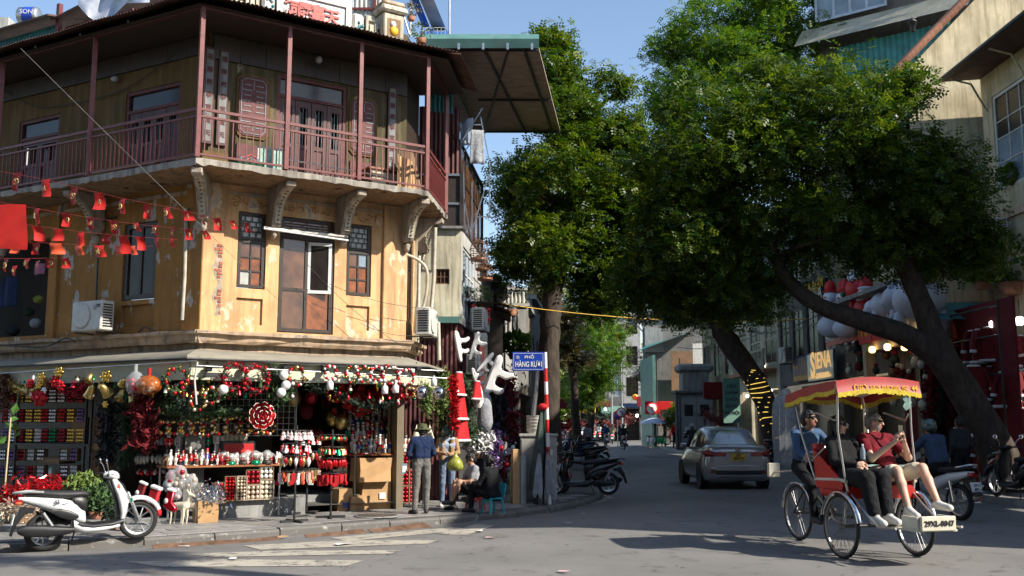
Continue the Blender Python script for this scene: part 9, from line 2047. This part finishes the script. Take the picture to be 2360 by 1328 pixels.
for k in range(10):
 u=L0+1.02+(L1-L0-1.1)*k/9;M=FC.at(u,.02+.1*(k%2),LZ,rs.uniform(-.3,.3));od=["first","second","third","fourth","fifth","sixth","seventh","eighth","ninth","tenth"][k]
 if k in(2,6,9):house_lantern(M,1.0,'white_orn',f'{od} trinket along the counter, a white house lantern')
 else:globe(M,rs.uniform(.85,1.15),['red_shiny','green_shiny','gold_dull','dark_wood'][k%4],f'{od} trinket along the counter, a snow globe')
t=thing('fireplace_lamp','dark box lamp with red glowing front on the left counter','lamp',FC.at(FC.uv(547,1030,-.2)[0],-.2,LZ+.14));MB().cbox((0,0,.14),(.62,.18,.28),ch=.012).bd('box','black_plastic',t);MB().box(-.27,.27,-.094,-.09,.05,.23).bd('red_front','sign_red',t);MB().box(-.32,.32,-.1,.1,-.14,0).bd('stand','white_worn',t)
for k,h_ in enumerate((.09,.13,.17,.2,.16,.15)):MB().lathe([(.042,0),(.042,h_),(.03,h_+.004)],12).bd('candle','cream_orn',None,FC.at(FC.uv(512,1020,-.2)[0]+.085*k,-.2,LZ+.42),f'{["smallest candle at the left", "second candle from the left", "third candle from the left", "tallest candle in the middle", "fifth candle from the left", "rightmost candle"][k]} of six on the fireplace lamp','candle','cream candles in a row')
nR=0
for row,(back,zz_,n,s)in enumerate(((-.75,.34,10,.95),(-.55,.17,12,.85),(-.34,.0,15,.72),(-.21,.0,15,.55))):
 if zz_:MB().box(R0+.02,R1-.3,-back-.1,-back+.1,RZ+(.0 if row else.0),RZ+zz_-.004).bd('display_step','card_dark',None,FC.M,['back','middle'][row]+' dark step under the nutcrackers of the right counter','step')
 for k in range(n):
  nutcracker(FC.at(R0+.06+(R1-R0-.35)*k/n,back+rs.uniform(-.02,.02),RZ+zz_,rs.uniform(-.3,.3),s),[1,3,5,2,0,6,4,5][(k*3+row)%8]%7,f'{ORD[k]} nutcracker from the left in the {["highest", "second", "third", "front"][row]} row of the right counter',f'nutcrackers in the {["highest", "second", "third", "front"][row]} row of the right counter')
for k,x in enumerate((960,975,990)):
 t=thing('white_castle',['left white toy castle behind the man in the hat','middle white toy castle behind the man in the hat','right white toy castle behind the man in the hat'][k],'toy castle',FC.at(FC.uv(x,1030,-.3)[0],-.3,RZ,0,1.1));MB().cbox((0,0,.15),(.14,.12,.3),ch=.01).bd('tower','white_orn',t);MB().lathe([(.08,.3),(.003,.52)],8).bd('spire','cream_orn',t);MB().box(-.03,.03,-.064,-.06,.1,.2).bd('window','dark_pane',t)
for k,(x,y,s)in enumerate(((846,985,1.3),(868,955,1.2),(893,970,1.9))):nutcracker(FC.px(x,y,-.8,0,s),[6,6,4][k],['large dim nutcracker head-high behind the right counter, leftmost','large dim nutcracker hung highest behind the right counter','largest nutcracker in navy coat behind the right counter'][k],'giant nutcrackers behind the right counter')
px0=520
for k,(x,m,c,r_,d)in enumerate(((527,'red_shiny',3,7,.06),(554,'champagne',3,7,.06),(581,'champagne',3,3,.085),(612,'cream_orn',3,4,.085))):
 u=FC.uv(x,1168,.12)[0];pack(FC.at(u,.12,.31),c,r_,m,['tall pack of red and white baubles under the counter','tall pack of small champagne baubles under the counter','upper pack of big champagne baubles under the counter','pack of cream zebra baubles under the counter'][k],None,d)
u=FC.uv(581,1130,.12)[0];pack(FC.at(u,.12,.31+.27),3,3,'crimson','open wire pack of crimson baubles under the counter',None,.085);pack(FC.at(FC.uv(612,1110,.12)[0],.12,.31+.36),3,3,'white_orn','pack of white baubles wrapped in film under the counter',None,.085);pack(FC.at(FC.uv(503,1160,.12)[0],.12,.31),2,4,'crimson','narrow pack of dark red baubles left of the table leg',None,.08)
for k in range(5):pack(FC.at(FC.uv(928+(k%2)*26,1140-40*(k//2),-.2)[0],-.2,.1+.34*(k//2)),3,4,'crimson',['lowest left','lowest right','middle left','middle right','top'][k]+' crimson bauble pack behind the big cartons',None,.08)
ORN={}
def orn_mesh(kind,mat):
 if(kind,mat)in ORN:return ORN[kind,mat]
 mb=MB();mb.tube([(0,0,0),(0,0,-.03)],.003,4)
 if kind=='bell':mb.lathe([(.045,-.13),(.035,-.11),(.022,-.05),(.006,-.03)],8)
 elif kind=='drop':mb.lathe([(.005,-.16),(.03,-.11),(.035,-.07),(.012,-.03)],8)
 elif kind=='ball':mb.ball((0,0,-.065),.036,8,6)
 elif kind=='doll':mb.lathe([(.04,-.14),(.03,-.09),(.012,-.07)],8);mb.ball((0,0,-.055),.024,7,5)
 elif kind=='sock':mb.prism([(-.035,-.03),(.035,-.03),(.035,-.14),(-.0,-.2),(-.06,-.2),(-.07,-.16),(-.035,-.13)],-.015,.015,ch=.006)
 ORN[kind,mat]=mb.mesh('ornament',mat);return ORN[kind,mat]
def rack(px_,pyb,tiers,label,tl,r_=.2,base=True):
 b_=gnd(px_,pyb);t=thing('display_rack',label,'rack',TM((b_.x,b_.y,0),rs.uniform(0,1)));zt=at(px_,tiers[0][0]-12,b_.y).z
 MB().tube([(0,0,.02),(0,0,zt)],.02,8).bd('pole','steel_dark',t)
 for a in(0,PI/2):MB().cbox((0,0,.025),(.52,.045,.04),RO_(a,3,'Z')).bd('foot_bar','steel_dark',t)
 for ti,(py_,kind,mats,n)in enumerate(tiers):
  z=at(px_,py_,b_.y).z;MB().tube([(r_*math.cos(2*PI*k/14),r_*math.sin(2*PI*k/14),z)for k in range(14)],.007,5,loop=True).bd('ring','steel_dark',t)
  for q in(0,PI/2):MB().tube([(-r_*math.cos(q),-r_*math.sin(q),z),(r_*math.cos(q),r_*math.sin(q),z)],.006,4).bd('ring_spoke','steel_dark',t)
  for k in range(n):
   a=2*PI*k/n+rs.uniform(-.1,.1);q=r_*rs.uniform(.9,1.1);m=mats[k%len(mats)]
   obj('ornament',orn_mesh(kind,m),None,TM((b_.x+q*math.cos(a),b_.y+q*math.sin(a),z),rs.uniform(0,6),rs.uniform(.9,1.25)),f'{tl[ti]} hanging on the {label.split(" with ")[0]}','ornament',f'{tl[ti]}s on the {label.split(" with ")[0]}')
rack(345,1188,[(1006,'bell',['white_orn','cream_orn'],20),(1046,'drop',['white_orn','cream_orn'],20),(1080,'ball',['red_shiny','white_orn','red_shiny'],26)],'leftmost rack with white bells and red berries',['white bell ornament','white drop ornament','red berry ornament'],.25)
rack(678,1204,[(992,'doll',['white_orn','pink_fur'],18),(1022,'doll',['white_orn','red_shiny'],18),(1050,'drop',['red_shiny','gold_dull','white_orn'],18),(1085,'sock',['red_cloth','white_orn','flag_orange','champagne'],16)],'middle front rack with white dolls and little socks',['white snow doll ornament','red and white doll ornament','red drop ornament','little felt sock ornament'],.24)
rack(762,1194,[(1002,'ball',['red_shiny','green_shiny','gold_dull'],20),(1030,'bell',['gold_dull','red_shiny','green_shiny'],20),(1056,'drop',['red_shiny'],26),(1090,'sock',['red_cloth'],18)],'right rack with red beads and red felt socks',['green and red bauble ornament','gold bell ornament','red bead string ornament','red felt sock ornament'],.22)
rack(706,1184,[(1005,'doll',['white_orn','red_shiny'],14),(1040,'drop',['champagne','red_shiny'],14),(1080,'sock',['champagne','gold_dull'],14)],'back rack with pale dolls behind the middle one',['pale doll ornament','champagne drop ornament','champagne sock ornament'],.2)
def carton(px_,py_,w,d,h_,label,z=0.0,ang=33,mat='cardboard',mark=None,flaps=False):
 b_=gnd(px_,py_);P=(b_+FC.y*d*.5);P.z=z;t=thing('carton',label,'carton',TM(P,rad(ang)));rr_=random.Random(px_+py_)
 j=lambda:rr_.uniform(-.012,.012);lo=[V_((x*w/2+j(),y*d/2+j(),0))for x,y in((-1,-1),(1,-1),(1,1),(-1,1))];hi=[v+V_((j()*2,j()*2,h_+j()))for v in lo];mi=[a.lerp(b,.5)+V_((j()*1.5,j()*1.5,0))for a,b in zip(lo,hi)]
 MB().loft([lo,mi,hi],smooth=False,caps=True).bd('box',mat,t);MB().add([(-w/2,-.03,h_+.018),(w/2,-.03,h_+.018),(w/2,.03,h_+.018),(-w/2,.03,h_+.018)],[(0,1,2,3)]).bd('tape','cream_orn',t,fix=False)
 if mark:m,x0,x1,z0,z1=mark;MB().box(x0,x1,-d/2-.018,-d/2-.014,z0,z1).bd('printed_mark',m,t)
 return t
carton(868,1174,.62,.48,.53,'big brown carton at the bottom of the stack by the man in the hat',mark=('paper',.05,.18,.2,.32));carton(864,1176,.66,.50,.45,'big brown carton on top of the stack by the man in the hat',z=.54)
carton(828,1177,.40,.30,.28,'small open carton with green print before the big stack',mark=('teal_sheet',.0,.16,.12,.17));carton(795,1178,.30,.34,.42,'narrow carton with blue print left of the small one',mark=('sign_blue',-.05,.08,.06,.16));carton(812,1166,.34,.34,.52,'carton carrying red boxes behind the small one')
for k,(x,z,l)in enumerate(((800,.44,'lower left red gift box on the cartons'),(818,.54,'lower right red gift box on the cartons'),(802,.51,'upper left red gift box on the cartons'),(820,.60,'upper right red gift box on the cartons'))):
 b_=gnd(x,1168);t=thing('gift_box',l,'gift box',TM((b_.x,b_.y+.12,z),rad(33)));MB().cbox((0,0,.03),(.26,.2,.06),ch=.006).bd('box','sign_red',t);MB().box(-.132,.132,-.012,.012,.058,.064).bd('ribbon','crimson',t)
t=carton(478,1205,.34,.30,.36,'tan carton of silver tinsel in front of the left counter');b_=gnd(478,1205)
rng=np.random.default_rng(5);c=rng.normal(size=(420,3))*np.array([.12,.1,.09]);ti=thing('tinsel_heap','crinkled silver tinsel heaped in the tan carton','tinsel',TM((b_.x,b_.y+.1,.45)));leaf_mesh(c,rng,.12,'tinsel','silver',ti,.25);MB().ball((0,0,-.06),(.15,.13,.1),10,6).bd('core','steel',ti)
carton(452,1165,.55,.3,.45,'wide brown carton deep under the left counter',mat='card_dark');carton(500,1158,.5,.3,.6,'tall dark carton deep under the left counter',mat='card_dark')
def deer(px_,py_,s,mat,label,ang):
 b_=gnd(px_,py_);t=thing('wire_deer',label,'deer figure',TM((b_.x,b_.y,0),ang,s));pr=[cone((-.14,0,.34),(.14,0,.36),.075,.085,0),cone((.16,0,.38),(.24,0,.56),.05,.035,0),cone((.23,0,.58),(.33,0,.55),.042,.025,0),cone((-.2,0,.38),(-.24,0,.34),.02,.012,0)]
 for x in(-.15,.14):
  for y in(-.05,.05):pr.append(cone((x,y,.32),(x+.01,y*1.2,.17),.034,.02,0,.02));pr.append(cone((x+.01,y*1.2,.17),(x-.01,y*1.2,.01),.02,.017,0,.01))
 for y in(-.03,.03):pr.append(cone((.22,y,.62),(.19,y*2.2,.67),.014,.008,0,.01))
 obj('body',sdf_mesh(pr,.012,'body',[mat]),t)
 for y in(-1,1):MB().tube([(.22,.02*y,.62),(.2,.07*y,.72),(.24,.1*y,.8)],[.009,.007,.004],5).bd('antler',mat,t)
deer(412,1208,.85,'cream_orn','white glittering deer figure on the pavement',rad(-20));deer(436,1205,.82,'champagne','champagne wicker deer figure beside the silver one',rad(10));deer(425,1190,.66,'white_fur','pale plush deer figure behind the two others',rad(190))
def stocking(px_,py_,Y,s,m,label,lean):
 t=thing('stocking',label,'stocking',TM(at(px_,py_,Y),rad(-15),s,0,lean));MB().prism([(-.1,0),(.1,0),(.1,-.3),(.24,-.4),(.27,-.48),(.18,-.54),(-.04,-.5),(-.13,-.42),(-.11,-.3)],-.05,.05,ch=.025,smooth=True).bd('sock',m,t);MB().cbox((0,0,-.02),(.23,.12,.07),ch=.02).bd('cuff','white_fur',t);MB().ball((-.05,-.07,-.3),(.06,.03,.07),8,6).bd('snowman_patch','white_orn',t)
stocking(362,1122,15.6,.8,'red_cloth','large red stocking with plaid cuff behind the scooter wheel',.3);stocking(332,1112,15.9,.6,'dark_red_cloth','dark plaid stocking left of the large red one',.35);stocking(396,1128,15.8,.62,'crimson','crimson stocking with pale cuff right of the large red one',.2)
for k,(x,y,m)in enumerate(((398,1100,'crimson'),(420,1112,'champagne'),(405,1135,'pink_fur'),(440,1110,'champagne'),(415,1090,'crimson'),(392,1118,'white_fur'))):
 t=thing('wrapped_bundle',['film wrapped bundle of red baubles under the counter','wrapped pale bundle above the deer','pink plush bundle behind the deer','champagne wrapped bundle right of the red one','uppermost red bundle under the counter edge','white fluffy bundle beside the stockings'][k],'bundle',TM(at(x,y,16.6)))
 for q in range(9):MB().ball((rs.uniform(-.08,.08),rs.uniform(-.06,.06),rs.uniform(-.09,.09)),rs.uniform(.03,.05),7,5).bd('bauble',m,t)
 MB().ball((0,0,0),(.12,.1,.13),9,6).bd('film','clear_bag',t)
bush(at(192,1122,15.9),.3,600,'fir_bright','fir_plant','sunlit potted fir behind the white scooter','plant',seed=61,leaf=.12);bush(at(225,1150,15.6),.3,300,'fir','fir_plant','potted fir with red berries behind the scooter front','plant',seed=62,leaf=.12);bush(at(262,1190,15.2),.2,160,'fir_dark','fir_plant','low dark potted plant under the scooter floor','plant',seed=63,leaf=.1)
rope_garland([at(15,1150,16),at(50,1140,16),at(95,1130,16),at(130,1128,16)],.24,900,.12,'red_shiny','tinsel_heap','heap of bright red tinsel behind the scooter tail','tinsel',64,.3);rope_garland([at(10,1175,15.7),at(45,1172,15.7),at(80,1165,15.7)],.16,500,.1,'champagne','tinsel_heap','heap of pale tinsel below the red one','tinsel',65,.3)
for k,(x,y,m)in enumerate(((12,1195,'cream_orn'),(45,1205,'card_dark'))):MB().cbox((0,0,.1),(.4,.3,.22),ch=.02).bd('crate',m,None,TM(gnd(x,y),rad(-28)),['pale crate of trinkets at the left picture edge','dark crate of trinkets under the tinsel'][k],'crate')
t=thing('sapling','thin potted sapling with broad leaves at the left picture edge','plant',TM(gnd(4,1215)));MB().tube([(0,0,0),(.03,0,1.9)],.014,5).bd('stem','straw',t);rng=np.random.default_rng(9);leaf_mesh(np.array([[rng.uniform(-.1,.14),rng.uniform(-.1,.1),z]for z in(1.9,1.75,1.6,1.5,1.4,.3,.5,.15,.1,1.65)]),rng,.22,'leaves','leaf_potted',t,.6)
for k in range(16):
 x=660+150*rs.random();y=rs.uniform(890,1060);o=rs.uniform(-1.8,-.4);P=fc(x,y,o);m=['dark_red_cloth','crimson','gold_dull','fir_dark'][k%4]
 MB().ball((0,0,0),(.14,.12,.16),8,6).bd('dim_ornament',m,None,TM(P),['dark red','crimson','dull gold','dark green'][k%4]+' ornament hanging inside the dark doorway','ornament','ornaments in the dark doorway')
rope_garland([fc(790,890,-.4),fc(830,925,-.4),fc(880,900,-.4)],.26,800,.16,'red_cloth','red_garland','red cloth flowers bunched over the right counter','garland',71,.7)
t=thing('interior_shelf','dim goods shelves at the back of the shop','shelf',FC.at(2.2,-2.9,.15))
for k in range(5):MB().box(-2.2,2.2,-.25,.1,.4*k+.2,.4*k+.23).bd('board','dark_wood',t)
for k in range(40):MB().box(-2.1+.21*(k%20),-1.95+.21*(k%20),-.2,0,.23+.4*(k//8%5),.48+.4*(k//8%5)).bd('carton',['card_dark','dark_red_cloth','dark_wood'][k%3],t)
garment(lambda a,b:((a-.5)*(.5-.1*(b<.2)),.03*math.sin(8*a),-.62*b),10,8,'shirt','c_navy',TM(FL.P(FL.uv(22,640,.05)[0],.05,FL.uv(22,640,.05)[1]),rad(-28)),'navy shirt hanging in the storeroom opening at left')
garment(lambda a,b:((a-.5)*.3,.04*math.sin(9*a),-.22*b),8,5,'cloth','c_pink',TM(FL.P(FL.uv(92,608,-.1)[0],-.1,FL.uv(92,608,-.1)[1]),rad(-28)),'pink cloth hanging at the right of the storeroom opening')
for k,(x,y,s,m,l)in enumerate(((88,690,.11,'bag_yellow','yellow plastic bag in the storeroom'),(66,720,.12,'fir_dark','printed green bag in the storeroom'),(82,745,.13,'c_grey','crumpled silver bag in the storeroom'),(30,762,.14,'c_dark_grey','dark bundle lying low in the storeroom'))):MB().ball((0,0,0),(s,s*.6,s*.8),12,8).bd('bag',m,None,TM(FL.P(FL.uv(x,y,-.4)[0],-.4,FL.uv(x,y,-.4)[1])),l,'bag')
t=thing('payment_card','blue and white payment card stand hanging under the right counter','card',TM(fc(932,1080,.6),rad(33)));MB().cbox((0,0,0),(.12,.01,.19),ch=.003).bd('card','sky_glass',t);MB().box(-.045,.045,-.008,-.006,-.06,.05).bd('white_field','paper',t)
t=thing('payment_card','small white payment stand on the lower shelf','card',TM(fl(116,1098,.35),rad(-28)));MB().cbox((0,0,.08),(.1,.02,.17),ch=.004).bd('card','banner_green',t);MB().box(-.035,.035,-.014,-.011,.03,.12).bd('white_field','paper',t)
oz=['first','second','third','fourth','fifth','sixth','seventh','eighth']
for k in range(96):
 f=rs.random();left=k<34;x=-5+440*f if left else 460+540*f;y=(868 if left else 862+22*f)+rs.uniform(-8,38);o=rs.uniform(.7,1.0);kd=['ball','bell','drop','doll'][k%4];m=['red_shiny','gold','green_shiny','white_orn','crimson','champagne','fir'][k%7]
 if not left and 690<x<760:continue
 obj('ornament',orn_mesh(kd,m),None,TM(fl(x,y,o)if left else fc(x,y,o),rs.uniform(0,6),rs.uniform(.75,1.2)),f'{dict(ball="round", bell="bell shaped", drop="drop shaped", doll="doll shaped")[kd]} {nm.get(m, "green")} ornament hanging from the {"shaded left" if left else "sunlit"} awning rail','ornament',f'ornaments on the {"left" if left else "sunlit"} awning rail')
for k,(x0,y0,x1,y1,m,l)in enumerate(((455,868,540,900,'fir','fir swag looping under the rail at the corner'),(700,870,765,880,'fir_dark','thin dark fir swag above the doorway'),(780,905,900,925,'fir_dark','dark fir swag behind the red cloth flowers'),(905,885,965,900,'crimson','crimson swag left of the mirror balls'),(395,905,470,940,'fir_dark','dark fir swag over the left of the mesh panel'),(120,880,200,885,'crimson','crimson swag behind the left bows'),(20,880,110,880,'gold_dull','gold swag behind the small bells'))):
 q=fl if x1<300 else fc;rope_garland([q(x0,y0,.75),q((x0+x1)/2,(y0+y1)/2+22,.75),q(x1,y1,.75)],.11,300,.1,m,'swag',l,'garland',120+k,.35)
